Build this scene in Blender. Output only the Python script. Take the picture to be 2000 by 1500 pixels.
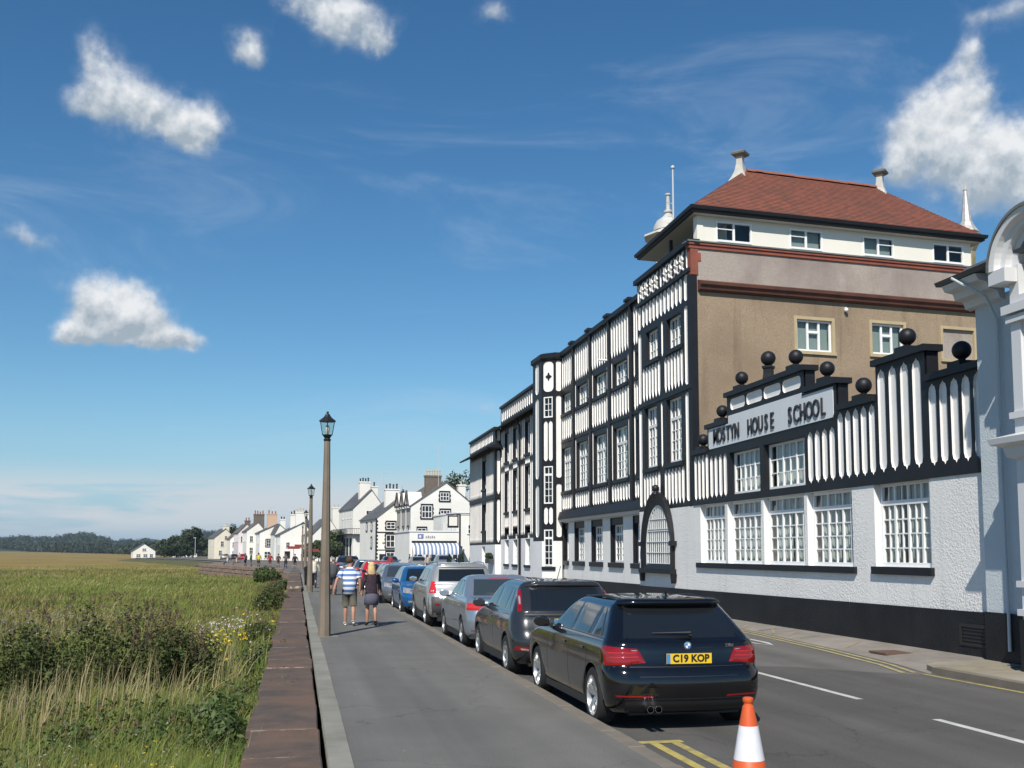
import bpy, bmesh, math, random
import numpy as np
from mathutils import Vector, Matrix
from mathutils.geometry import tessellate_polygon

R = math.radians
scene = bpy.context.scene
for o in list(bpy.data.objects): bpy.data.objects.remove(o)

# ------------------------------------------------------------------ camera, sky, sun, exposure
cd = bpy.data.cameras.new('camera'); cam = bpy.data.objects.new('camera', cd)
scene.collection.objects.link(cam); scene.camera = cam
cam.location = (0, 0, 1.85); cam.rotation_euler = (R(95.0), 0, R(-11.508))
cd.sensor_width = 36; cd.lens = 36.99; cd.shift_y = 0.0741
cd.clip_start = 0.1; cd.clip_end = 20000

SUN_EL = R(44); SUN_AZ = math.atan2(-0.43, -0.903)      # compass angle of the sun, from +Y towards +X
world = bpy.data.worlds.new('World'); scene.world = world; world.use_nodes = True
sd = bpy.data.lights.new('sun', 'SUN'); sun = bpy.data.objects.new('sun', sd)
scene.collection.objects.link(sun)
sd.energy = 5.0; sd.angle = R(0.53); sd.color = (1.0, 0.94, 0.85)
sdir = Vector((math.sin(SUN_AZ)*math.cos(SUN_EL), math.cos(SUN_AZ)*math.cos(SUN_EL), math.sin(SUN_EL)))
sun.rotation_euler = sdir.to_track_quat('Z', 'Y').to_euler(); sun.location = (-40, -60, 90)
scene.view_settings.view_transform = 'Standard'; scene.view_settings.look = 'None'
scene.view_settings.exposure = 0.12; scene.view_settings.gamma = 1.0
scene.render.engine = 'CYCLES'
scene.cycles.max_bounces = 5; scene.cycles.diffuse_bounces = 2; scene.cycles.glossy_bounces = 3; scene.cycles.transparent_max_bounces = 8
world.cycles.sampling_method = 'MANUAL'; world.cycles.sample_map_resolution = 512

def build_sky():
    nt = world.node_tree; N = nt.nodes; L = nt.links
    N.clear()
    def nd(t, **k):
        n = N.new(t)
        for a, b in k.items(): setattr(n, a, b)
        return n
    def val(x):
        return x
    def mth(op, a, b=None, c=None, clamp=False):
        n = nd('ShaderNodeMath', operation=op); n.use_clamp = clamp
        for i, x in enumerate((a, b, c)):
            if x is None: continue
            if isinstance(x, (int, float)): n.inputs[i].default_value = x
            else: L.new(x, n.inputs[i])
        return n.outputs[0]
    def smooth(x, lo, hi, a=0.0, b=1.0):
        n = nd('ShaderNodeMapRange', interpolation_type='SMOOTHSTEP')
        L.new(x, n.inputs[0]); n.inputs[1].default_value = lo; n.inputs[2].default_value = hi
        n.inputs[3].default_value = a; n.inputs[4].default_value = b
        return n.outputs[0]
    def noise(vec, scale, detail=6, rough=0.55, dist=0.0):
        n = nd('ShaderNodeTexNoise'); L.new(vec, n.inputs['Vector'])
        n.inputs['Scale'].default_value = scale; n.inputs['Detail'].default_value = detail
        n.inputs['Roughness'].default_value = rough; n.inputs['Distortion'].default_value = dist
        return n.outputs['Fac']
    def vmath(op, a, b):
        n = nd('ShaderNodeVectorMath', operation=op)
        for i, x in enumerate((a, b)):
            if isinstance(x, (tuple, list, Vector)): n.inputs[i].default_value = tuple(x)
            else: L.new(x, n.inputs[i])
        return n.outputs['Value'] if op == 'DOT_PRODUCT' else n.outputs['Vector']
    def mixc(fac, a, b):
        n = nd('ShaderNodeMix', data_type='RGBA')
        if isinstance(fac, (int, float)): n.inputs[0].default_value = fac
        else: L.new(fac, n.inputs[0])
        for s, x in ((6, a), (7, b)):
            if isinstance(x, tuple): n.inputs[s].default_value = (*x, 1)
            else: L.new(x, n.inputs[s])
        return n.outputs[2]
    tc = nd('ShaderNodeTexCoord').outputs['Generated']
    sky = nd('ShaderNodeTexSky', sky_type='NISHITA'); sky.sun_disc = False
    sky.sun_elevation = SUN_EL; sky.sun_rotation = SUN_AZ
    sky.air_density = 1.0; sky.dust_density = 0.15; sky.ozone_density = 2.6; sky.altitude = 0
    # the sky's brightness is kept near the strength range of the Background node below
    d = vmath('NORMALIZE', tc, (0, 0, 0))
    sep = nd('ShaderNodeSeparateXYZ'); L.new(d, sep.inputs[0]); dz = sep.outputs['Z']
    hs = nd('ShaderNodeHueSaturation'); L.new(sky.outputs[0], hs.inputs['Color'])
    hs.inputs['Saturation'].default_value = 1.24
    tint = nd('ShaderNodeMix', data_type='RGBA', blend_type='MULTIPLY'); tint.inputs[0].default_value = 1.0; L.new(hs.outputs[0], tint.inputs[6]); tint.inputs[7].default_value = (0.80, 0.945, 0.955, 1)
    base = mixc(smooth(dz, 0.17, -0.04, 0.0, 0.9), tint.outputs[2], (0.27/SKY_K, 0.435/SKY_K, 0.65/SKY_K))
    # cumulus: heaps of soft lobes summed into one field, eaten into by noise; lobes are (azimuth, elevation, half width, half height, weight)
    nz = nd('ShaderNodeTexNoise'); L.new(d, nz.inputs['Vector']); nz.inputs['Scale'].default_value = 26; nz.inputs['Detail'].default_value = 7; nz.inputs['Roughness'].default_value = 0.6
    wv = nd('ShaderNodeVectorMath', operation='SCALE'); L.new(vmath('SUBTRACT', nz.outputs['Color'], (0.5, 0.5, 0.5)), wv.inputs[0]); wv.inputs['Scale'].default_value = 0.030
    dw = vmath('ADD', d, wv.outputs[0])
    fine = mth('ADD', mth('MULTIPLY', noise(d, 30, 9, 0.56), 0.85), mth('MULTIPLY', noise(d, 95, 5, 0.55), 0.15))
    sun_off = vmath('ADD', d, tuple(sdir*0.009))
    relief = mth('SUBTRACT', fine, mth('ADD', mth('MULTIPLY', noise(sun_off, 30, 9, 0.56), 0.85), mth('MULTIPLY', noise(sun_off, 95, 5, 0.55), 0.15)))
    field = None; lift = None
    for az, el, rx, rz, wt in CLOUDS:
        a, e = R(az), R(el)
        c = Vector((math.sin(a)*math.cos(e), math.cos(a)*math.cos(e), math.sin(e))); right = Vector((math.cos(a), -math.sin(a), 0)); up = right.cross(c)
        df = vmath('SUBTRACT', dw, c)
        px = mth('DIVIDE', vmath('DOT_PRODUCT', df, right), R(rx)); py = mth('DIVIDE', vmath('DOT_PRODUCT', df, up), R(rz)); dp = mth('DIVIDE', vmath('DOT_PRODUCT', df, c), R(rx))
        pv = mth('MAXIMUM', py, mth('MULTIPLY', py, -1.5))
        q = mth('ADD', mth('ADD', mth('MULTIPLY', px, px), mth('MULTIPLY', pv, pv)), mth('MULTIPLY', dp, dp))
        g = mth('MULTIPLY', mth('EXPONENT', mth('MULTIPLY', q, -1.1)), wt)
        field = g if field is None else mth('ADD', field, g)
        l = mth('MULTIPLY', g, py); lift = l if lift is None else mth('ADD', lift, l)
    dens = mth('ADD', field, mth('MULTIPLY', mth('SUBTRACT', fine, 0.5), 1.55))
    total = mth('MULTIPLY', smooth(dens, 0.12, 1.08), mth('GREATER_THAN', field, 0.04))
    total = mth('MULTIPLY', total, smooth(field, 0.04, 0.6, 0.15, 1.0))
    shade = smooth(mth('DIVIDE', lift, mth('MAXIMUM', field, 0.02)), -0.38, 0.65)
    # stratus streaks low over the horizon and thin cirrus higher up
    mp = nd('ShaderNodeMapping'); L.new(d, mp.inputs['Vector']); mp.inputs['Scale'].default_value = (1.0, 1.0, 9.0)
    st = noise(mp.outputs[0], 4.2, 7, 0.58, 0.4)
    low = mth('MULTIPLY', smooth(st, 0.36, 0.50), mth('MULTIPLY', smooth(dz, 0.004, 0.03), smooth(dz, 0.085, 0.045)))
    low = mth('MULTIPLY', low, 0.95)
    mp2 = nd('ShaderNodeMapping'); L.new(d, mp2.inputs['Vector']); mp2.inputs['Scale'].default_value = (1.0, 1.5, 3.4); mp2.inputs['Rotation'].default_value = (0.3, 0.25, 0.0)
    ci = noise(mp2.outputs[0], 3.0, 8, 0.63, 0.9)
    cirrus = mth('MULTIPLY', mth('MULTIPLY', smooth(ci, 0.5, 0.85), smooth(dz, 0.03, 0.2)), 0.34)
    cirrus = mth('MULTIPLY', cirrus, smooth(dz, 0.62, 0.36))
    K = SKY_K
    bright = (0.78/K, 0.80/K, 0.82/K); dark = (0.34/K, 0.41/K, 0.48/K)
    sh = mth('ADD', mth('MULTIPLY', shade, 0.95), mth('MULTIPLY', relief, 3.0), clamp=True)
    cc = mixc(sh, dark, bright)
    out = mixc(cirrus, base, (0.62/K, 0.70/K, 0.80/K))
    out = mixc(low, out, (0.60/K, 0.65/K, 0.69/K))
    out = mixc(total, out, cc)
    bg = nd('ShaderNodeBackground'); L.new(out, bg.inputs['Color']); bg.inputs['Strength'].default_value = K
    wo = nd('ShaderNodeOutputWorld'); L.new(bg.outputs[0], wo.inputs['Surface'])

SKY_K = 0.10
CLOUDS = [(-10.0, 12.5, 1.9, 1.6, 1.1), (-8.3, 12.0, 1.8, 1.3, 1.05), (-8.9, 10.9, 3.1, 1.0, 0.95), (-11.37, 10.85, 1.2, 0.8, 0.9), (-6.27, 10.94, 1.3, 0.55, 0.8),
    (-7.7, 21.6, 2.3, 1.7, 0.9), (-9.7, 22.7, 1.7, 1.7, 0.8), (-5.66, 21.3, 1.5, 1.5, 0.85), (-11.01, 24.2, 1.0, 1.2, 0.5), (-11.29, 21.98, 1.3, 0.9, 0.55),
    (-3.0, 25.38, 1.15, 1.0, 0.95), (2.64, 27.1, 2.2, 1.6, 0.85), (0.03, 27.94, 2.2, 1.4, 0.7), (3.87, 26.22, 0.9, 0.8, 0.7), (10.64, 27.95, 1.1, 0.7, 0.55),
    (35.07, 19.6, 2.6, 2.2, 1), (33.15, 20.94, 1.5, 1.5, 0.95), (37.14, 17.63, 2.8, 2.2, 1), (35.21, 22.08, 1.3, 1.6, 0.95), (35.84, 23.72, 0.75, 1.2, 0.75), (32.21, 19.11, 1.0, 1.1, 0.8), (38.02, 19.17, 1.5, 1.3, 0.9),
    (-14.03, 15.33, 1.6, 0.8, 0.6), (9.96, 7.87, 1.0, 0.45, 0.45), (37.12, 25.64, 2.2, 0.9, 0.5),
    # the same fair-weather cumulus carries on round the rest of the sky
    (-48, 19, 4, 2, 1), (-51, 20.5, 2, 2, 1), (-75, 28, 5, 2.4, 1), (70, 22, 5, 2.2, 1), (74, 24, 2, 2, 1), (105, 30, 5, 2.4, 0.9), (150, 20, 5, 2.2, 1), (-120, 34, 5, 2.6, 0.9), (-160, 22, 5, 2, 1), (20, 55, 5, 3, 0.8)]
build_sky()

# ------------------------------------------------------------------ mesh helpers
col = scene.collection
WORLDMAT = {}
def link(o, parent=None, world=None):
    """link o with a transform given in world space; parent keeps it there"""
    col.objects.link(o)
    M = world if world is not None else Matrix.Identity(4)
    if parent is not None:
        o.parent = parent
        o.matrix_parent_inverse = WORLDMAT[parent].inverted()
    o.matrix_basis = M
    WORLDMAT[o] = M.copy()
    return o
def thing(name, label, cat, loc=(0, 0, 0), group=None):
    o = bpy.data.objects.new(name, None); o.empty_display_size = 0.3
    link(o, None, Matrix.Translation(Vector(loc)))
    return tag(o, label, cat, group)
def tag(o, label, cat, group=None):
    o['label'] = label; o['category'] = cat
    if group: o['group'] = group
    return o
def structure(o): o['kind'] = 'structure'; return o
def stuff(o): o['kind'] = 'stuff'; return o

class MB:
    def __init__(s): s.v = []; s.f = []; s.mi = []; s.cur = 0
    def add(s, vs, fs):
        n = len(s.v); s.v += [tuple(x) for x in vs]
        for f in fs: s.f.append(tuple(i+n for i in f)); s.mi.append(s.cur)
        return s
    def box(s, x0, x1, y0, y1, z0, z1):
        return s.add([(x0,y0,z0),(x1,y0,z0),(x1,y1,z0),(x0,y1,z0),(x0,y0,z1),(x1,y0,z1),(x1,y1,z1),(x0,y1,z1)],
                     [(0,3,2,1),(4,5,6,7),(0,1,5,4),(1,2,6,5),(2,3,7,6),(3,0,4,7)])
    def obox(s, P, u0, u1, d0, d1, z0, z1):
        """box in a frame: P(u,z,d) -> world"""
        c = [P(u0,z0,d0),P(u1,z0,d0),P(u1,z0,d1),P(u0,z0,d1),P(u0,z1,d0),P(u1,z1,d0),P(u1,z1,d1),P(u0,z1,d1)]
        return s.add(c, [(0,3,2,1),(4,5,6,7),(0,1,5,4),(1,2,6,5),(2,3,7,6),(3,0,4,7)])
    def quad(s, a, b, c, d): return s.add([a,b,c,d], [(0,1,2,3)])
    def prism(s, poly, f0, f1):
        """poly: list of 2d points; f0,f1 map (a,b) to 3d for the two ends"""
        n = len(poly); A = [f0(*p) for p in poly]; B = [f1(*p) for p in poly]
        tri = tessellate_polygon([[Vector((p[0], p[1], 0)) for p in poly]])
        fs = [tuple(t) for t in tri] + [tuple(i+n for i in reversed(t)) for t in tri]
        fs += [(i, (i+1) % n, (i+1) % n+n, i+n) for i in range(n)]
        return s.add(A+B, fs)
    def lathe(s, prof, seg=16, c=(0,0,0), cap=True):
        vs = []; fs = []; m = len(prof)
        for i in range(seg):
            a = 2*math.pi*i/seg; ca, sa = math.cos(a), math.sin(a)
            for r, z in prof: vs.append((c[0]+r*ca, c[1]+r*sa, c[2]+z))
        for i in range(seg):
            j = (i+1) % seg
            for k in range(m-1): fs.append((i*m+k, j*m+k, j*m+k+1, i*m+k+1))
        if cap:
            fs.append(tuple(i*m for i in reversed(range(seg)))); fs.append(tuple(i*m+m-1 for i in range(seg)))
        return s.add(vs, fs)
    def tube(s, pts, r, seg=6, closed_ends=True):
        pts = [Vector(p) for p in pts]; rs = r if isinstance(r, (list, tuple)) else [r]*len(pts)
        vs = []; fs = []
        for i, p in enumerate(pts):
            t = (pts[min(i+1, len(pts)-1)]-pts[max(i-1, 0)]).normalized()
            a = t.cross(Vector((0,0,1)))
            if a.length < 1e-3: a = Vector((1,0,0))
            a.normalize(); b = t.cross(a)
            for k in range(seg):
                an = 2*math.pi*k/seg; vs.append(p+(a*math.cos(an)+b*math.sin(an))*rs[i])
        for i in range(len(pts)-1):
            for k in range(seg):
                q = (k+1) % seg; fs.append((i*seg+k, i*seg+q, (i+1)*seg+q, (i+1)*seg+k))
        if closed_ends:
            fs.append(tuple(range(seg))); fs.append(tuple((len(pts)-1)*seg+k for k in reversed(range(seg))))
        return s.add(vs, fs)
    def sphere(s, c, r, seg=16, rings=10, sz=1.0):
        prof = [(max(1e-4, r*math.sin(math.pi*i/rings)), -r*sz*math.cos(math.pi*i/rings)) for i in range(rings+1)]
        return s.lathe(prof, seg, c, False)
    def mesh(s, name, mats, smooth=False):
        me = bpy.data.meshes.new(name)
        me.from_pydata(s.v, [], s.f)
        if not isinstance(mats, (list, tuple)): mats = [mats]
        for m in mats: me.materials.append(m)
        if len(mats) > 1: me.polygons.foreach_set('material_index', s.mi)
        if smooth:
            me.polygons.foreach_set('use_smooth', [True]*len(me.polygons))
            if smooth != 'all':
                try: me.set_sharp_from_angle(angle=R(smooth if smooth is not True else 40))
                except Exception: pass
        me.update()
        return me
    def build(s, name, mats, parent=None, smooth=False, world=None, normals=False):
        me = s.mesh(name, mats, smooth)
        if normals: fix_normals(me)
        return link(bpy.data.objects.new(name, me), parent, world)
def fix_normals(me):
    bm = bmesh.new(); bm.from_mesh(me); bmesh.ops.recalc_face_normals(bm, faces=bm.faces); bm.to_mesh(me); bm.free()

def np_mesh(name, V, F, mat, smooth=False):
    """fast mesh of same-size polygons from numpy arrays"""
    me = bpy.data.meshes.new(name); V = np.asarray(V, np.float32); F = np.asarray(F, np.int32)
    me.vertices.add(len(V)); me.vertices.foreach_set('co', V.ravel())
    k = F.shape[1]; me.loops.add(F.size); me.loops.foreach_set('vertex_index', F.ravel())
    me.polygons.add(len(F)); me.polygons.foreach_set('loop_start', np.arange(0, F.size, k, dtype=np.int32))
    for m in (mat if isinstance(mat, (list, tuple)) else [mat]): me.materials.append(m)
    if smooth: me.polygons.foreach_set('use_smooth', np.ones(len(F), bool))
    me.update(calc_edges=True); me.validate()
    return me
def copy_tree(o, parent=None):
    c = o.copy(); col.objects.link(c); c.parent = parent; WORLDMAT[c] = WORLDMAT.get(o, Matrix.Identity(4))
    for ch in list(o.children):
        copy_tree(ch, c)
    return c

# ------------------------------------------------------------------ materials
MATS = {}
def material(name, color, rough=0.6, color2=None, nscale=3.0, bump=0.0, bscale=40.0, bdist=0.01, metal=0.0, coat=0.0, spec=0.5,
             mix=(0.35, 0.7), detail=5, vec_scale=None, island=0.0, color3=None, n3=0.6, emit=None, transl=0.0, bdetail=4, shape_bump=None):
    if name in MATS: return MATS[name]
    m = bpy.data.materials.new(name); m.use_nodes = True; MATS[name] = m
    nt = m.node_tree; N = nt.nodes; L = nt.links; b = N['Principled BSDF']
    b.inputs['Base Color'].default_value = (*color, 1); b.inputs['Roughness'].default_value = rough
    b.inputs['Metallic'].default_value = metal; b.inputs['Specular IOR Level'].default_value = spec
    b.inputs['Coat Weight'].default_value = coat; b.inputs['Coat Roughness'].default_value = 0.03
    geo = N.new('ShaderNodeNewGeometry'); vec = geo.outputs['Position']
    if vec_scale:
        mp = N.new('ShaderNodeMapping'); mp.inputs['Scale'].default_value = vec_scale; L.new(vec, mp.inputs['Vector']); vec = mp.outputs[0]
    cur = None
    def mixn(f, a, bb):
        n = N.new('ShaderNodeMix'); n.data_type = 'RGBA'; L.new(f, n.inputs[0])
        for s, x in ((6, a), (7, bb)):
            if isinstance(x, tuple): n.inputs[s].default_value = (*x, 1)
            else: L.new(x, n.inputs[s])
        return n.outputs[2]
    def nz(scale, det, lo, hi):
        n = N.new('ShaderNodeTexNoise'); n.inputs['Scale'].default_value = scale; n.inputs['Detail'].default_value = det; n.inputs['Roughness'].default_value = 0.62
        L.new(vec, n.inputs['Vector']); r = N.new('ShaderNodeMapRange'); L.new(n.outputs['Fac'], r.inputs[0])
        r.inputs[1].default_value = lo; r.inputs[2].default_value = hi
        return r.outputs[0]
    if color2:
        cur = mixn(nz(nscale, detail, *mix), color, color2)
    if color3:
        cur = mixn(nz(n3, 4, 0.45, 0.75), cur if cur is not None else color, color3)
    if island:
        h = N.new('ShaderNodeHueSaturation')
        if cur is not None: L.new(cur, h.inputs['Color'])
        else: h.inputs['Color'].default_value = (*color, 1)
        r = N.new('ShaderNodeMapRange'); L.new(geo.outputs['Random Per Island'], r.inputs[0]); r.inputs[3].default_value = 1-island; r.inputs[4].default_value = 1+island
        L.new(r.outputs[0], h.inputs['Value']); cur = h.outputs[0]
    if cur is not None: L.new(cur, b.inputs['Base Color'])
    if bump:
        n = N.new('ShaderNodeTexNoise'); n.inputs['Scale'].default_value = bscale; n.inputs['Detail'].default_value = bdetail; n.inputs['Roughness'].default_value = 0.6
        L.new(geo.outputs['Position'], n.inputs['Vector'])
        bp = N.new('ShaderNodeBump'); bp.inputs['Strength'].default_value = bump; bp.inputs['Distance'].default_value = bdist
        L.new(n.outputs['Fac'], bp.inputs['Height']); L.new(bp.outputs[0], b.inputs['Normal'])
    if transl:
        tr = N.new('ShaderNodeBsdfTranslucent'); mx = N.new('ShaderNodeMixShader'); mx.inputs[0].default_value = transl
        if cur is not None: L.new(cur, tr.inputs['Color'])
        else: tr.inputs['Color'].default_value = (*color, 1)
        L.new(b.outputs[0], mx.inputs[1]); L.new(tr.outputs[0], mx.inputs[2]); L.new(mx.outputs[0], N['Material Output'].inputs['Surface'])
    return m
def glass_material(name, tint, ior=1.5, rough=0.0, fmin=0.06):
    if name in MATS: return MATS[name]
    m = bpy.data.materials.new(name); m.use_nodes = True; MATS[name] = m
    nt = m.node_tree; N = nt.nodes; L = nt.links; N.clear()
    tr = N.new('ShaderNodeBsdfTransparent'); tr.inputs[0].default_value = (*tint, 1)
    gl = N.new('ShaderNodeBsdfGlossy'); gl.inputs['Roughness'].default_value = rough; gl.inputs[0].default_value = (1, 1, 1, 1)
    fr = N.new('ShaderNodeFresnel'); fr.inputs[0].default_value = ior
    g = N.new('ShaderNodeNewGeometry'); iv = N.new('ShaderNodeMath'); iv.operation = 'SUBTRACT'; iv.inputs[0].default_value = 1; L.new(g.outputs['Backfacing'], iv.inputs[1])
    fm = N.new('ShaderNodeMath'); fm.operation = 'MULTIPLY'; L.new(fr.outputs[0], fm.inputs[0]); L.new(iv.outputs[0], fm.inputs[1])
    mx = N.new('ShaderNodeMixShader'); L.new(fm.outputs[0], mx.inputs[0]); L.new(tr.outputs[0], mx.inputs[1]); L.new(gl.outputs[0], mx.inputs[2])
    o = N.new('ShaderNodeOutputMaterial'); L.new(mx.outputs[0], o.inputs[0])
    return m

WHITE = material('white_render', (0.80, 0.80, 0.79), 0.7, (0.72, 0.72, 0.70), 0.8, bump=0.25, bscale=60, bdist=0.004)
PANEL = material('white_infill', (0.82, 0.80, 0.77), 0.65, (0.75, 0.735, 0.71), 1.3, bump=0.2, bscale=35, bdist=0.004)
ROUGH = material('white_roughcast', (0.82, 0.81, 0.78), 0.8, (0.76, 0.75, 0.72), 0.7, bump=1.0, bscale=24, bdist=0.028, bdetail=3)
BLACK = material('black_timber_paint', (0.009, 0.0095, 0.012), 0.5, (0.014, 0.0145, 0.018), 2.0, bump=0.25, bscale=18, bdist=0.006, spec=0.35)
BLACKR = material('black_plinth_paint', (0.008, 0.008, 0.009), 0.55, (0.017, 0.017, 0.018), 1.2, bump=0.4, bscale=22, bdist=0.012, spec=0.35)
JOINERY = material('white_joinery', (0.82, 0.82, 0.81), 0.4)
CURTAIN = material('net_curtain', (0.78, 0.75, 0.69), 0.9, (0.66, 0.63, 0.57), 1.5, vec_scale=(1, 9, 0.4))
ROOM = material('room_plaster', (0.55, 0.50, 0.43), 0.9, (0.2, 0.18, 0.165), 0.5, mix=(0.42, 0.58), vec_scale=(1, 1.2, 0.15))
GLASS = glass_material('window_glass', (0.86, 0.9, 0.9))
PEBBLE = material('brown_pebbledash', (0.27, 0.197, 0.125), 0.9, (0.35, 0.27, 0.185), 26, bump=1.0, bscale=50, bdist=0.016, color3=(0.225, 0.165, 0.108), n3=0.35, mix=(0.4, 0.6))
GREYDASH = material('grey_pink_pebbledash', (0.325, 0.28, 0.238), 0.9, (0.40, 0.35, 0.305), 26, bump=1.0, bscale=50, bdist=0.016, color3=(0.25, 0.20, 0.18), n3=0.5, mix=(0.4, 0.6))
TERRA = material('red_terracotta', (0.27, 0.075, 0.042), 0.7, (0.19, 0.055, 0.035), 2.5, bump=0.3, bscale=20)
TERRAD = material('weathered_red_cornice', (0.135, 0.05, 0.033), 0.8, (0.075, 0.035, 0.026), 1.6, bump=0.3, bscale=20)
CREAM = material('cream_render', (0.78, 0.75, 0.66), 0.7, (0.74, 0.71, 0.63), 0.7)
STONE = material('cream_stone', (0.46, 0.37, 0.22), 0.85, (0.38, 0.31, 0.19), 3)
LEAD = material('grey_lead', (0.17, 0.185, 0.18), 0.6, (0.11, 0.12, 0.115), 2)
SOFFIT = material('pale_soffit', (0.55, 0.52, 0.47), 0.7)
SLATE = material('grey_slate', (0.10, 0.098, 0.10), 0.6, (0.065, 0.065, 0.07), 4, color3=(0.14, 0.13, 0.115), n3=0.5)

def weathered(m, streak=0.12, patch=0.5):
    """rain streaks and dirt on a rendered wall, and a roughcast whose coarseness varies"""
    nt = m.node_tree; N = nt.nodes; L = nt.links; b = N['Principled BSDF']; g = N.new('ShaderNodeNewGeometry')
    mp = N.new('ShaderNodeMapping'); mp.inputs['Scale'].default_value = (3.0, 3.0, 0.22); L.new(g.outputs['Position'], mp.inputs['Vector'])
    n = N.new('ShaderNodeTexNoise'); n.inputs['Scale'].default_value = 1.0; n.inputs['Detail'].default_value = 6; n.inputs['Roughness'].default_value = .65; L.new(mp.outputs[0], n.inputs['Vector'])
    r = N.new('ShaderNodeMapRange'); L.new(n.outputs['Fac'], r.inputs[0]); r.inputs[1].default_value = .52; r.inputs[2].default_value = .75; r.inputs[3].default_value = 1.0; r.inputs[4].default_value = 1-streak
    mx = N.new('ShaderNodeMix'); mx.data_type = 'RGBA'; mx.blend_type = 'MULTIPLY'; mx.inputs[0].default_value = 1
    src = b.inputs['Base Color'].links[0].from_socket; L.new(src, mx.inputs[6]); L.new(r.outputs[0], mx.inputs[7]); L.new(mx.outputs[2], b.inputs['Base Color'])
    bp = b.inputs['Normal'].links[0].from_node; n2 = N.new('ShaderNodeTexNoise'); n2.inputs['Scale'].default_value = .55; n2.inputs['Detail'].default_value = 2; L.new(g.outputs['Position'], n2.inputs['Vector'])
    r2 = N.new('ShaderNodeMapRange'); L.new(n2.outputs['Fac'], r2.inputs[0]); r2.inputs[1].default_value = .4; r2.inputs[2].default_value = .62; r2.inputs[3].default_value = 1-patch; r2.inputs[4].default_value = 1.0; L.new(r2.outputs[0], bp.inputs['Strength'])
weathered(ROUGH, .13, .6); weathered(PEBBLE, .34, .4); weathered(GREYDASH, .16, .4); weathered(BLACKR, .35, .3); weathered(PANEL, .14, .3)

# ------------------------------------------------------------------ facades
class Frame:
    """a vertical wall plane: point(u, z, d), u along the wall, z up, d outwards"""
    def __init__(s, origin, udir, out):
        s.o = Vector(origin); s.u = Vector(udir).normalized(); s.n = Vector(out).normalized()
        s.sg = 1.0 if s.u.cross(s.n).z > 0 else -1.0
        y = s.n*s.sg
        s.rot = Matrix(((s.u.x, y.x, 0, 0), (s.u.y, y.y, 0, 0), (0, 0, 1, 0), (0, 0, 0, 1)))
    def __call__(s, u, z, d=0.0): return s.o+s.u*u+s.n*d+Vector((0, 0, z))
    def mat(s, u, z, d): return Matrix.Translation(s(u, z, d)) @ s.rot

def batten_shape(w, h, kind):
    """outline of a white infill panel centred at 0,0"""
    a = w/2; b = h/2
    if kind == 'tongue':      # rounded shoulders at the top, ogee point at the bottom
        k = min(a*1.5, h*0.2); pts = [(-a, -b+k), (-a*0.72, -b+k*0.42), (-a*0.2, -b+k*0.3), (0, -b), (a*0.2, -b+k*0.3), (a*0.72, -b+k*0.42), (a, -b+k)]
        pts += [(a, b-k), (a*0.72, b-k*0.4), (a*0.25, b-k*0.2), (0, b), (-a*0.25, b-k*0.2), (-a*0.72, b-k*0.4), (-a, b-k)]
        return pts
    if kind == 'point':       # slim strips: square head, pointed foot
        k = min(a*2.2, h*0.2)
        return [(-a, -b+k), (-a*0.5, -b+k*0.4), (0, -b), (a*0.5, -b+k*0.4), (a, -b+k), (a, b-k*0.5), (a*0.4, b), (-a*0.4, b), (-a, b-k*0.5)]
    k = min(a, b)*0.75        # 'round'
    pts = []
    for cx, cz, a0 in ((a-k, -b+k, -90), (a-k, b-k, 0), (-a+k, b-k, 90), (-a+k, -b+k, 180)):
        for i in range(4): t = R(a0+i*30); pts.append((cx+k*math.cos(t), cz+k*math.sin(t)))
    return pts

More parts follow.
